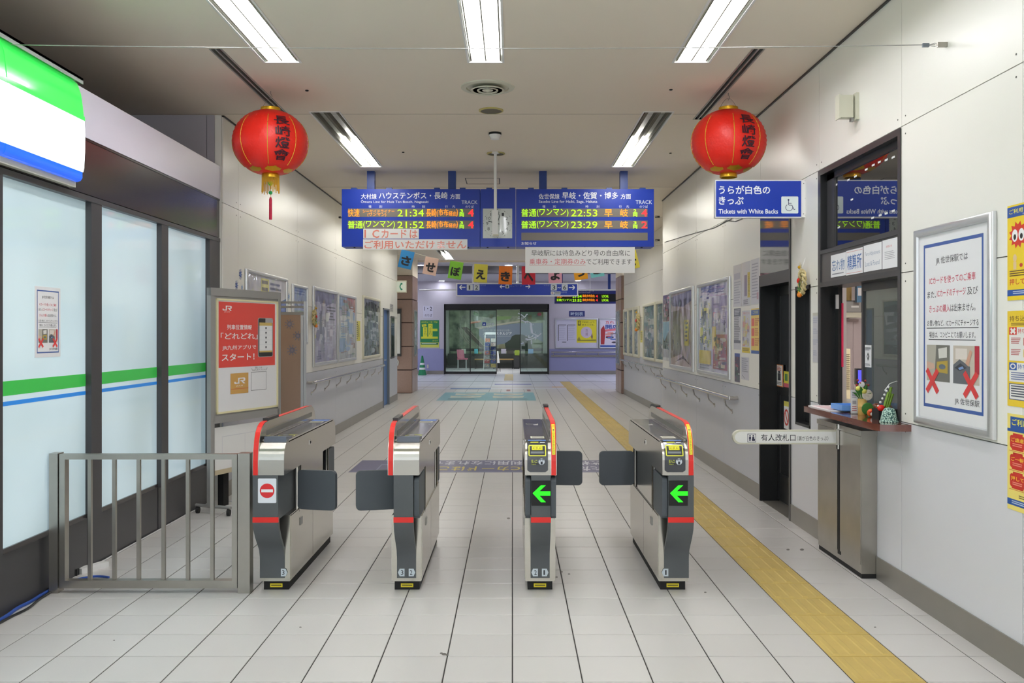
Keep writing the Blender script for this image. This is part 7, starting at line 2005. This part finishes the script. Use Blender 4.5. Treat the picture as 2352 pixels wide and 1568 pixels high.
p.text('快速', 1279, 676, 1290, 683.5, OR, 1, 0.012); p.text('シーサイドライナー', 1291.5, 677, 1313, 682, OR, 1, 0.01); p.text('21:34', 1315, 677, 1336, 683.5, GR, 1, 0.02); p.text('長崎(市布経由)', 1337.5, 676, 1366, 683.5, OR, 1, 0.012); p.text('4', 1368.5, 677, 1373, 683, RE, 1, 0.02); p.text('LOCAL', 1382.5, 677, 1398, 683, GR, 1, 0.02)
p.build('led_characters', M_LED, t)
p = Print(ymap(LY, 0.002)); p.text('ハウステンボス・長崎 方面', 1330, 664.5 + 2, 1364, 669, (220, 224, 236), 1); p.text('Huis Ten Bosch, Nagasaki', 1330, 670.5, 1356, 673, (200, 206, 226), 1); p.build('board_lettering', M_INK, t)
# downlights
for i, (px, py) in enumerate(((966.5, 608), (1168.5, 608), (1014.5, 644.3), (1328, 643.5))):
    c = PZ(px, py, 3.405)
    t = thing('downlight', ['round lit downlight at the near left of the hall ceiling', 'round lit downlight at the near middle of the hall ceiling', 'round lit downlight deep in the hall left of the direction sign', 'round lit downlight deep in the hall right of the direction sign'][i], 'light', c, 'hall downlights')
    mb = MB(); mb.lathe(c, [(0.125, 0.0), (0.125, -0.012), (0.105, -0.014), (0.105, -0.002)], 24); mb.build('trim_ring', M_WHITE, t, 40)
    mb = MB(); mb.lathe(c, [(0.105, -0.008), (0.001, -0.008)], 24); mb.build('lens', M_TUBEH, t)
# unseen strip lights added to brighten the hall, left and right
for i, x in enumerate((-6.2, -4.4, 4.4, 6.2)):
    for k, y in enumerate((26.2, 29.4)):
        t = thing('added_hall_light', 'added unseen strip light of the hall, ' + ['outer left', 'inner left', 'inner right', 'outer right'][i] + (' front row' if k == 0 else ' back row'), 'light', (x, y, 3.405), 'added unseen hall lights')
        mb = MB(); mb.box(x - 0.12, y, 3.36, x + 0.12, y + 2.5, 3.404); mb.build('housing', M_WHITE, t)
        mb = MB(); mb.box(x - 0.10, y + 0.03, 3.352, x + 0.10, y + 2.47, 3.36); mb.build('diffuser', mat('added_hall_diffuser', (255, 255, 255), 0.5, emit=(232, 238, 255), estr=20.0, var=0), t)
# ------------------------------------------------------------------ back wall things
def wallbox(name, label, cat, px0, py0, px1, py1, f, fw=0.0, th=0.03, group=None, ink=None, fm=None):
    Y = YB - 0.002
    A, B = PY(px0, py0, Y), PY(px1, py1, Y)
    return frame_poster(name, label, fmap((A.x, Y, A.z), (B.x - A.x, 0, 0), (0, 0, B.z - A.z), (0, -1, 0)), B.x - A.x, A.z - B.z, f, fw, th, ink=ink or M_INKC, cat=cat, group=group, fm=fm)
def green(p):
    G_, Y_ = (34, 128, 74), (214, 214, 50)
    p.rect(0, 0, 1, 1, G_); p.text('エスカレーターでは', 0.06, 0.03, 0.92, 0.1, Y_, 2, 0.012)
    p.rect(0.05, 0.6, 0.94, 0.68, Y_, 2); p.rect(0.43, 0.13, 0.66, 0.6, Y_, 2); p.rect(0.66, 0.31, 0.92, 0.4, Y_, 2); p.rect(0.15, 0.25, 0.38, 0.6, Y_, 2)
    p.poly([(0.08, 0.16), (0.32, 0.14), (0.34, 0.22), (0.1, 0.24)], Y_, 3); p.text('必ず', 0.13, 0.16, 0.28, 0.215, (34, 110, 70), 4); p.vtext('手すり', 0.2, 0.28, 0.33, 0.56, (90, 130, 50), 4); p.vtext('つかまり', 0.48, 0.18, 0.61, 0.56, (90, 130, 50), 4)
    p.text('まろう', 0.66, 0.72, 0.93, 0.78, Y_, 3, 0.01); p.rect(0, 0.81, 1, 1, (206, 210, 90), 2); p.rect(0.04, 0.83, 0.96, 0.9, (40, 110, 70), 3); p.bars(0.08, 0.845, 0.9, 0.885, 1, (200, 220, 200), 4)
wallbox('escalator_poster', 'green and yellow escalator poster on the hall wall', 'poster', 964, 734, 1009.5, 799, green, 0.02, 0.02)
wallbox('track_notice', 'white notice reading 1・2 のりば on the hall wall', 'notice', 972, 702, 994.5, 729, lambda p: (p.rect(0, 0, 1, 1, (206, 204, 216)), p.text('1・2', 0.1, 0.08, 0.9, 0.42, (50, 50, 60), 2, 0.02), p.text('のりば', 0.15, 0.7, 0.9, 0.93, (60, 60, 70), 2, 0.01)), 0, 0.006)
wallbox('timetable_sign', 'dark blue sign reading 時刻表 on the hall wall', 'sign', 1307, 714, 1343, 727, lambda p: (p.rect(0, 0, 1, 1, (44, 54, 116)), p.text('時刻表', 0.1, 0.18, 0.9, 0.84, (190, 206, 216), 2, 0.01)), 0, 0.03)
def tt(p):
    p.rect(0, 0, 1, 1, (206, 204, 220))
    for a in (0.04, 0.27):
        p.rect(a, 0.18, a + 0.2, 0.2, (60, 60, 66), 2); p.rect(a, 0.18, a + 0.015, 0.78, (60, 60, 66), 2); p.bars(a + 0.02, 0.24, a + 0.2, 0.78, 8, (186, 184, 204), 2, 3, 0.3)
    p.rect(0.14, 0.8, 0.24, 0.84, (120, 120, 130), 2); p.rect(0.5, 0.0, 0.99, 0.84, (226, 214, 40), 2); p.text('やめましょう、', 0.63, 0.06, 0.95, 0.12, (90, 84, 30), 3, 0.01); p.text('歩きスマホ。', 0.63, 0.16, 0.94, 0.22, (90, 84, 30), 3, 0.01); p.rect(0.53, 0.04, 0.6, 0.21, (70, 68, 40), 3); p.rect(0.545, 0.06, 0.585, 0.17, (226, 214, 40), 4); p.text('!', 0.56, 0.075, 0.572, 0.15, (70, 68, 40), 5, 0.03)
    p.ell(0.74, 0.46, 0.14, 0.21, (206, 190, 206), 3); p.vtext('危険', 0.72, 0.32, 0.78, 0.6, (130, 100, 120), 4); p.poly([(0.52, 0.7), (0.56, 0.62), (0.6, 0.74), (0.98, 0.72), (0.98, 0.78), (0.52, 0.78)], (150, 140, 50), 4); p.poly([(0.85, 0.62), (0.88, 0.48), (0.9, 0.62), (0.88, 0.74)], (120, 90, 90), 5)
wallbox('timetable_case', 'aluminium timetable case with a yellow smartphone poster', 'display case', 1275, 731, 1374, 800, tt, 0.05, 0.05)
wallbox('timetable_case', 'aluminium case with a red and white shop opening poster', 'display case', 1375.5, 731, 1440, 800, lambda p: (p.rect(0, 0, 1, 1, (220, 212, 224)), p.text('五れ', 0.2, 0.04, 0.55, 0.14, (206, 50, 50), 2, 0.02), p.text('開店', 0.2, 0.17, 0.75, 0.34, (60, 84, 160), 2, 0.03), p.poly([(0.02, 0.35), (0.14, 0.2), (0.2, 0.4), (0.16, 0.9), (0.02, 0.9)], (176, 50, 56), 2), p.poly([(0.2, 0.36), (0.7, 0.3), (0.7, 0.38), (0.2, 0.44)], (226, 120, 130), 3), p.clutter(0.15, 0.42, 0.98, 0.92, [(236, 230, 234), (70, 60, 70), (220, 150, 140), (90, 120, 190), (206, 60, 70)], 18, 12, 4), p.rect(0, 0.93, 1, 1, (60, 90, 170), 9)), 0.05, 0.05)
handrail('steel handrail on the hall wall under the timetables', [(PY(1266, 0, YB).x, YB - 0.10, PY(0, 808.5, YB).z), (PY(1430, 0, YB).x, YB - 0.10, PY(0, 808.5, YB).z)], PY(1266, 0, YB).x, 1, 1) if False else None
t = thing('handrail', 'steel handrail on the hall wall under the timetable cases', 'handrail', (2.6, YB - 0.1, 0.8))
zr = PY(0, 808.5, YB - 0.1).z
mb = MB(); mb.tube([(PY(1266, 0, YB).x, YB - 0.10, zr), (PY(1440, 0, YB).x, YB - 0.10, zr)], 0.025, 10); mb.build('rail', M_STEELH, t, 50)
mb = MB(); mb.box(PY(1266, 0, YB).x, YB - 0.05, zr - 0.17, PY(1440, 0, YB).x, YB - 0.006, zr - 0.11); mb.build('wall_strip', M_BASE, t)
for px in (1271, 1323, 1374):
    q = PY(px, 0, YB); mb = MB(); mb.tube([(q.x, YB - 0.1, zr), (q.x, YB - 0.08, zr - 0.1), (q.x, YB - 0.006, zr - 0.13)], 0.014, 6); mb.build('bracket', M_STEELH, t, 50)
A, B = PY(980.5, 837, YB), PY(984.5, 845, YB)
mb = MB(); mb.box(A.x, YB - 0.02, B.z, B.x, YB, A.z)
tag(mb.build('wall_outlet', M_CREAM, None, base=((A.x + B.x) / 2, YB, B.z)), 'small wall outlet beside the green traffic cone', 'outlet')
# cone
Yc = 31.9
c = Vector(((970 - CX) * Yc / F, Yc, 0)); hz = PY(0, 817, Yc).z
t = thing('traffic_cone', 'green traffic cone with two white bands against the hall wall', 'cone', c)
mb = MB(); mb.box(c.x - 0.14, c.y - 0.14, 0, c.x + 0.14, c.y + 0.14, 0.03); M_CG = mat('cone_green', (30, 130, 84), 0.5); mb.build('base', M_CG, t)
rad = lambda z: 0.115 * (1 - z / hz) + 0.03
mb = MB(); mb.lathe(c, [(rad(0.03), 0.03), (rad(hz), hz), (0.02, hz + 0.004)], 20); mb.build('cone_body', M_CG, t, 50)
for z in (0.2, 0.37):
    mb = MB(); mb.lathe(c, [(rad(z) + 0.003, z), (rad(z + 0.07) + 0.003, z + 0.07)], 20); mb.build('white_band', M_WHITE, t, 50)
# ------------------------------------------------------------------ waiting room
WB = 39.0
M_WR = mat('room_wall', (186, 190, 184), 0.6)
for nm, q in (('wall_room_left', (DX0 - 0.6, YB + 0.1, 0, DX0 - 0.4, WB, 2.75)), ('wall_room_right', (DX1 + 0.4, YB + 0.1, 0, DX1 + 0.6, WB, 2.75)), ('wall_room_back', (DX0 - 0.6, WB, 0, DX1 + 0.6, WB + 0.1, 2.75)), ('ceiling_room', (DX0 - 0.6, YB + 0.1, 2.755, DX1 + 0.6, WB, 2.85))):
    mb = MB(); mb.box(*q); struct(nm, mb, M_WR)
# door set
mb = MB()
zt = DZ
mb.box(DX0, YB - 0.04, zt - 0.20, DX1, YB + 0.08, zt); mb.box(DX0, YB - 0.04, 0, DX0 + 0.045, YB + 0.08, zt); mb.box(DX1 - 0.045, YB - 0.04, 0, DX1, YB + 0.08, zt)
d3 = struct('door_3', mb, M_BLACK)
def leaf(px0, px1, Y, glass=M_GLASSD, head=0.0):
    A, B = PY(px0, 0, Y), PY(px1, 0, Y)
    mb = MB(); z1_ = zt - 0.2; w = 0.03
    mb.box(A.x, Y, 0.01, A.x + w, Y + 0.04, z1_); mb.box(B.x - w, Y, 0.01, B.x, Y + 0.04, z1_); mb.box(A.x, Y, 0.01, B.x, Y + 0.04, 0.10); mb.box(A.x, Y, z1_ - 0.03 - head, B.x, Y + 0.04, z1_)
    f = mb.build('door_leaf', M_BLACK, d3)
    mb = MB(); mb.box(A.x + w, Y + 0.016, 0.10, B.x - w, Y + 0.024, z1_ - 0.03 - head); mb.build('pane', glass, f)
    return f
leaf(1022, 1081, YB); leaf(1079, 1141, YB + 0.045); rl = leaf(1194, 1259, YB, head=0.06)
# decals on the panes
p = Print(ymap(YB + 0.058, 0.002))
p.poly(rrect(1108, 740, 1116.5, 748.5, 1), (44, 70, 150)); p.poly([(1109.5, 746.5), (1112.2, 742), (1115, 746.5)], (220, 226, 236), 2); p.text('待合室', 1117.5, 741, 1134, 747.5, (206, 210, 214), 1, 0.008); p.text('Waiting Room', 1107.5, 750, 1134, 753.5, (200, 204, 208), 1, 0.006)
p.build('pane_lettering', M_INK, d3)
p = Print(ymap(YB + 0.014, 0.002))
Wm = (226, 234, 232)
p.line([(1190, 719), (1197, 722), (1203, 727), (1206, 728), (1209, 722.5), (1212, 721)], 2.4, Wm); p.line([(1189, 731), (1203, 730), (1205, 727)], 2.0, Wm); p.line([(1196, 734), (1201, 736), (1207, 740), (1212, 737)], 2.4, Wm); p.line([(1207, 740), (1213, 738), (1220, 742)], 2.4, Wm); p.line([(1220, 742), (1220, 752), (1222, 765)], 5, Wm); p.line([(1222, 765), (1230, 768), (1236, 772), (1243, 765)], 2.2, Wm); p.line([(1236, 772), (1230, 774), (1224, 777), (1215, 780)], 2.4, Wm); p.line([(1231, 775), (1229, 781)], 2.4, Wm); p.line([(1221, 780), (1221, 790)], 2.4, Wm); p.line([(1215, 770), (1214, 776), (1224, 772)], 2.4, Wm); p.line([(1215, 780), (1206, 778)], 2.4, Wm)
rr = random.Random(9)
for k in range(26):
    x, y = rr.choice([(1206, 782), (1193, 721), (1222, 746), (1212, 774), (1228, 768), (1208, 736)]); p.ell(x + rr.uniform(-5, 5), y + rr.uniform(-6, 6), rr.uniform(0.8, 1.8), rr.uniform(0.8, 1.6), Wm, 2, 8)
p.ell(1239, 721.5, 5, 4, (150, 80, 84), 2); p.rect(1196, 788, 1202.5, 790, (180, 190, 206), 2)
p.build('route_map_decal', M_INK, d3)
# mural on the rear wall
MY = WB - 0.03
A, B = PY(1032, 700, MY), PY(1247, 845, MY)
mb = MB(); mb.box(A.x, MY, 0.62, B.x, MY + 0.03, 2.74)
def mural_mat():
    m = mat('mural_hillside', (74, 90, 78), 0.5, var=0.0)
    nt = m.node_tree; b = nt.nodes['Principled BSDF']
    tc = nt.nodes.new('ShaderNodeTexCoord'); n = nt.nodes.new('ShaderNodeTexNoise'); n.inputs['Scale'].default_value = 2.6; n.inputs['Detail'].default_value = 8
    cr = nt.nodes.new('ShaderNodeValToRGB'); e = cr.color_ramp.elements
    e[0].position = 0.3; e[0].color = (*lin((62, 76, 66)), 1); e[1].position = 0.72; e[1].color = (*lin((160, 172, 146)), 1)
    nt.links.new(tc.outputs['Object'], n.inputs['Vector']); nt.links.new(n.outputs['Fac'], cr.inputs[0]); nt.links.new(cr.outputs[0], b.inputs['Base Color'])
    return m
mo = tag(mb.build('wall_mural', mural_mat(), None, base=((A.x + B.x) / 2, MY, 0.62)), 'large railway hillside photograph covering the rear wall of the waiting room', 'mural')
p = Print(ymap(MY, 0.002))
p.poly([(1100, 754), (1140, 748), (1190, 742), (1247, 741), (1247, 785), (1222, 772), (1200, 772), (1178, 786), (1150, 790), (1128, 796), (1100, 770)], (112, 124, 142))
p.poly([(1092, 752), (1140, 744), (1200, 735), (1200, 738.5), (1140, 748), (1100, 756)], (168, 164, 148), 2); p.poly([(1060, 752), (1072, 750), (1082, 760), (1112, 798), (1104, 798), (1074, 768)], (92, 88, 80), 2)
for o in (0, 5, 11):
    p.line([(1053 + o, 752), (1058 + o, 765), (1068 + o, 782), (1084 + o, 796)], 1.3, (148, 142, 128), 3)
p.line([(1075, 757), (1100, 782), (1116, 798)], 1.2, (166, 160, 146), 3)
p.poly([(1081, 738.5), (1104, 735.5), (1104, 739.5), (1081, 743)], (214, 176, 150), 3); p.poly([(1081, 741), (1104, 738), (1104, 739.5), (1081, 743)], (196, 110, 84), 4); p.rect(1094, 726, 1098, 736, (176, 186, 176), 3)
p.poly([(1176, 772), (1184, 768), (1200, 768), (1216, 776), (1222, 800), (1160, 800), (1160, 788), (1172, 780)], (50, 62, 52), 2); p.poly([(1140, 712), (1247, 712), (1247, 722), (1190, 726), (1140, 724)], (104, 122, 92), 2); p.ell(1153, 797, 8, 7, (124, 124, 98), 3); p.poly([(1140, 726), (1176, 726), (1172, 732), (1142, 736)], (110, 140, 84), 3)
p.poly([(1033, 800), (1247, 800), (1247, 806), (1033, 806)], (62, 66, 62), 3)
p.text('弓なりに続く線路があなたを導く。', 1109, 756, 1175, 761, (176, 182, 190), 4); p.text('大村線ノスタルジア', 1109, 762, 1175.5, 769, (226, 228, 232), 4, 0.008); p.rect(1110, 771.5, 1174, 772, (190, 196, 206), 4)
p.build('mural_print', M_INK, mo)
# ceiling lamp of the room
t = thing('room_light', 'white strip light inside the waiting room above the glass doors', 'light', (-0.5, 34.3, 2.66))
A, B = PY(1047, 710, 34.3), PY(1194, 713, 34.3)
mb = MB(); mb.box(A.x, 34.3, 2.44, B.x, 34.5, 2.74); mb.build('housing', M_WHITE, t)
mb = MB(); mb.box(A.x, 34.29, 2.435, B.x, 34.51, 2.44); mb.build('diffuser', mat('room_lamp', (255, 255, 255), 0.5, emit=(236, 240, 240), estr=40.0, var=0), t)
t = thing('room_light', 'added unseen strip light at the rear of the waiting room ceiling', 'light', (-0.6, 37.2, 2.7))  # extra lamp added to brighten the mural wall
mb = MB(); mb.box(DX0, 37.1, 2.7, DX1, 37.3, 2.75); mb.build('housing', M_WHITE, t)
mb = MB(); mb.box(DX0 + 0.02, 37.16, 2.69, DX1 - 0.02, 37.24, 2.70); mb.build('diffuser', MATS['room_lamp'], t)
# seats, counter, rack inside
def wbox(mb, px0, py0, px1, py1, Y, d): 
    A, B = PY(px0, py0, Y), PY(px1, py1, Y); return mb.box(A.x, Y, B.z, B.x, Y + d, A.z)
Ys = 36.2
c = PY(1059, 850, Ys); c.z = 0
zs = PY(0, 823, Ys).z
t = thing('pink_chair', 'pink shell chair on thin steel legs inside the waiting room', 'chair', c)
M_PINK = mat('chair_pink', (178, 92, 116), 0.45)
a, b = PY(1047, 803, Ys), PY(1066, 824, Ys)
mb = MB(); mb.add([(a.x, Ys + 0.45, a.z), (b.x - 0.05, Ys + 0.5, a.z), (b.x, Ys + 0.4, b.z), (a.x + 0.05, Ys + 0.35, b.z), (a.x, Ys + 0.49, a.z), (b.x - 0.05, Ys + 0.54, a.z), (b.x, Ys + 0.44, b.z), (a.x + 0.05, Ys + 0.39, b.z)], [(0, 1, 2, 3), (7, 6, 5, 4), (0, 1, 5, 4), (1, 2, 6, 5), (2, 3, 7, 6), (3, 0, 4, 7)]); mb.build('backrest', M_PINK, t)
b2 = PY(1073.5, 824, Ys)
mb = MB(); mb.box(a.x + 0.05, Ys, zs - 0.05, b2.x, Ys + 0.45, zs); mb.build('seat', M_PINK, t)
for x in (a.x + 0.08, b2.x - 0.06):
    for y in (Ys + 0.04, Ys + 0.4):
        mb = MB(); mb.tube([(x, y, zs - 0.05), (x, y, 0)], 0.014, 6); mb.build('leg', M_ALU, t)
Yt2 = 37.8
t = thing('window_counter', 'long wooden shelf counter below the mural in the waiting room', 'counter', (0, Yt2, 0))
mb = MB(); wbox(mb, 1090, 824, 1180, 826.5, Yt2, 0.4); mb.build('counter_top', mat('shelf_wood', (176, 140, 86), 0.5), t)
for px in (1092, 1134, 1177):
    q = PY(px, 826.5, Yt2); mb = MB(); mb.box(q.x - 0.025, Yt2 + 0.05, 0, q.x + 0.025, Yt2 + 0.35, q.z); mb.build('leg', M_BLACK, t)
t = thing('dark_cabinet', 'low black cabinet at the end of the wooden counter', 'cabinet', (PY(1186, 0, 37.6).x, 37.6, 0))
A, B = PY(1180, 816, 37.6), PY(1193, 844, 37.6)
mb = MB(); mb.box(A.x, 37.6, 0, B.x, 38.2, A.z); mb.build('body', M_BLACK, t); mb = MB(); mb.box(A.x + 0.01, 37.59, 0.06, B.x - 0.01, 37.6, A.z - 0.03); mb.build('door', M_DARK, t)
# low ledge under the mural with small cards standing on it
mb = MB(); mb.box(DX0 - 0.3, WB - 0.45, 0, DX1 + 0.3, WB - 0.03, 0.62)
struct('trim_5', mb, mat('ledge_dark', (58, 60, 58), 0.5))
for i, (px0, py0, px1, py1, col, lb) in enumerate(((1089.5, 801, 1098, 809, (96, 190, 206), 'small cyan card on the waiting room ledge'), (1099, 809.5, 1106, 815, (150, 176, 60), 'small green leaning card on the waiting room ledge'), (1151, 801, 1162.5, 808, (190, 186, 206), 'small white card on the waiting room ledge'), (1182, 804, 1193, 816, (160, 180, 70), 'lime green card on top of the black cabinet'), (1213, 801.5, 1225, 816, (110, 160, 210), 'sky blue card on the waiting room ledge'), (1164, 805, 1180, 817, (84, 80, 76), 'dark picture card on the waiting room ledge'), (1060, 801, 1070, 804.5, (190, 206, 190), 'pale card behind the pink chair'))):
    Yk = 38.2
    A, B = PY(px0, py0, Yk), PY(px1, py1, Yk)
    zb_ = 0.62 if i != 3 else PY(0, 816, 37.6).z
    Yk = 38.62 if i != 3 else 37.9
    A, B = PY(px0, py0, Yk), PY(px1, py1, Yk)
    t = thing('small_card', lb, 'card', ((A.x + B.x) / 2, Yk, zb_), 'small cards on the waiting room ledge')
    mb = MB(); mb.box(A.x, Yk, zb_, B.x, Yk + 0.01, A.z); mb.build('card', mat('card%d' % i, col, 0.5), t)
    mb = MB(); mb.box((A.x + B.x) / 2 - 0.02, Yk + 0.01, zb_, (A.x + B.x) / 2 + 0.02, Yk + 0.09, zb_ + 0.02); mb.build('easel', M_BLACK, t)
# brochure rack
Yr = 34.4
A, B = PY(1112, 768, Yr), PY(1141, 850, Yr)
t = thing('brochure_rack', 'tall tapering brochure rack just inside the glass doors', 'rack', ((A.x + B.x) / 2, Yr, 0))
def xs_(z): k = 1 - z / A.z; return PY(1114, 0, Yr).x - 0.06 * k, PY(1139, 0, Yr).x + 0.03 * k
for s_ in (0, 1):
    mb = MB(); mb.tube([(xs_(0)[s_], Yr, 0), (xs_(A.z)[s_], Yr + 0.25, A.z)], 0.018, 6); mb.build('side_post', M_WHITE, t)
mb = MB(); mb.box(xs_(A.z)[0], Yr + 0.22, A.z, xs_(A.z)[1], Yr + 0.26, A.z + 0.09); mb.build('header', M_PAPER, t)
rows_ = 7
first = None
rr = random.Random(3)
PALS = [[(214, 130, 90), (236, 226, 220)], [(64, 84, 160), (226, 200, 190)], [(92, 104, 170), (60, 70, 130)], [(206, 120, 110), (70, 90, 170)], [(196, 190, 190), (90, 96, 150)], [(206, 96, 100), (64, 84, 160)], [(176, 170, 166), (220, 190, 110)]]
for r_ in range(rows_):
    z = 0.18 + r_ * (A.z - 0.3) / rows_
    y = Yr + 0.25 * z / A.z
    a, b = xs_(z)
    mb = MB(); mb.box(a, y - 0.05, z - 0.02, b, y + 0.02, z); mb.build('pocket_shelf', M_ALUD, t)
    for k in range(2):
        x0 = a + 0.02 + k * (b - a) / 2; x1 = x0 + (b - a) / 2 - 0.045
        pal = PALS[rows_ - 1 - r_]
        mb = MB(); h_ = (A.z - 0.3) / rows_ - 0.03
        mb.box(x0, y - 0.03, z + 0.001, x1, y - 0.01, z + h_)
        o = tag(mb.build('brochure', mat('brochure_%d_%d' % (r_, k), pal[k], 0.4, var=0.3, scale=14), None, base=((x0 + x1) / 2, y, z)), ['folded brochure in the left column of the rack, ', 'folded brochure in the right column of the rack, '][k] + ['bottom row', 'second row from the floor', 'third row from the floor', 'middle row', 'third row from the top', 'second row from the top', 'top row'][r_], 'brochure', 'brochures in the waiting room rack')
        pp = Print(fmap((x0, y - 0.03, z + h_), (x1 - x0, 0, 0), (0, 0, -h_), (0, -1, 0), 0.001)); pp.clutter(0.05, 0.05, 0.95, 0.95, [pal[1 - k], (230, 226, 220), pal[k], (120, 90, 90)], 5, r_ * 2 + k, 1); pp.build('cover_print', M_INK, o)
# a frame sign leaning by the doors
Ya = 35.0
A, B = PY(1142, 806, Ya), PY(1148, 833, Ya)
t = thing('folding_sign', 'white folding sign standing behind the brochure rack', 'sign board', ((A.x + B.x) / 2, Ya, 0))
mb = MB(); mb.add([(A.x, Ya, A.z), (A.x + 0.04, Ya, A.z), (B.x, Ya - 0.1, B.z), (A.x, Ya - 0.1, B.z), (A.x, Ya + 0.02, A.z), (A.x + 0.04, Ya + 0.02, A.z), (B.x, Ya - 0.08, B.z), (A.x, Ya - 0.08, B.z)], [(0, 1, 2, 3), (7, 6, 5, 4), (0, 1, 5, 4), (1, 2, 6, 5), (2, 3, 7, 6), (3, 0, 4, 7)]); mb.build('board', M_WHITE, t)
for dx in (0.0, 0.09):
    mb = MB(); mb.tube([(A.x + dx, Ya - 0.09, B.z), (A.x + dx + 0.03, Ya - 0.12, 0)], 0.012, 6); mb.build('leg', M_BLACK, t)
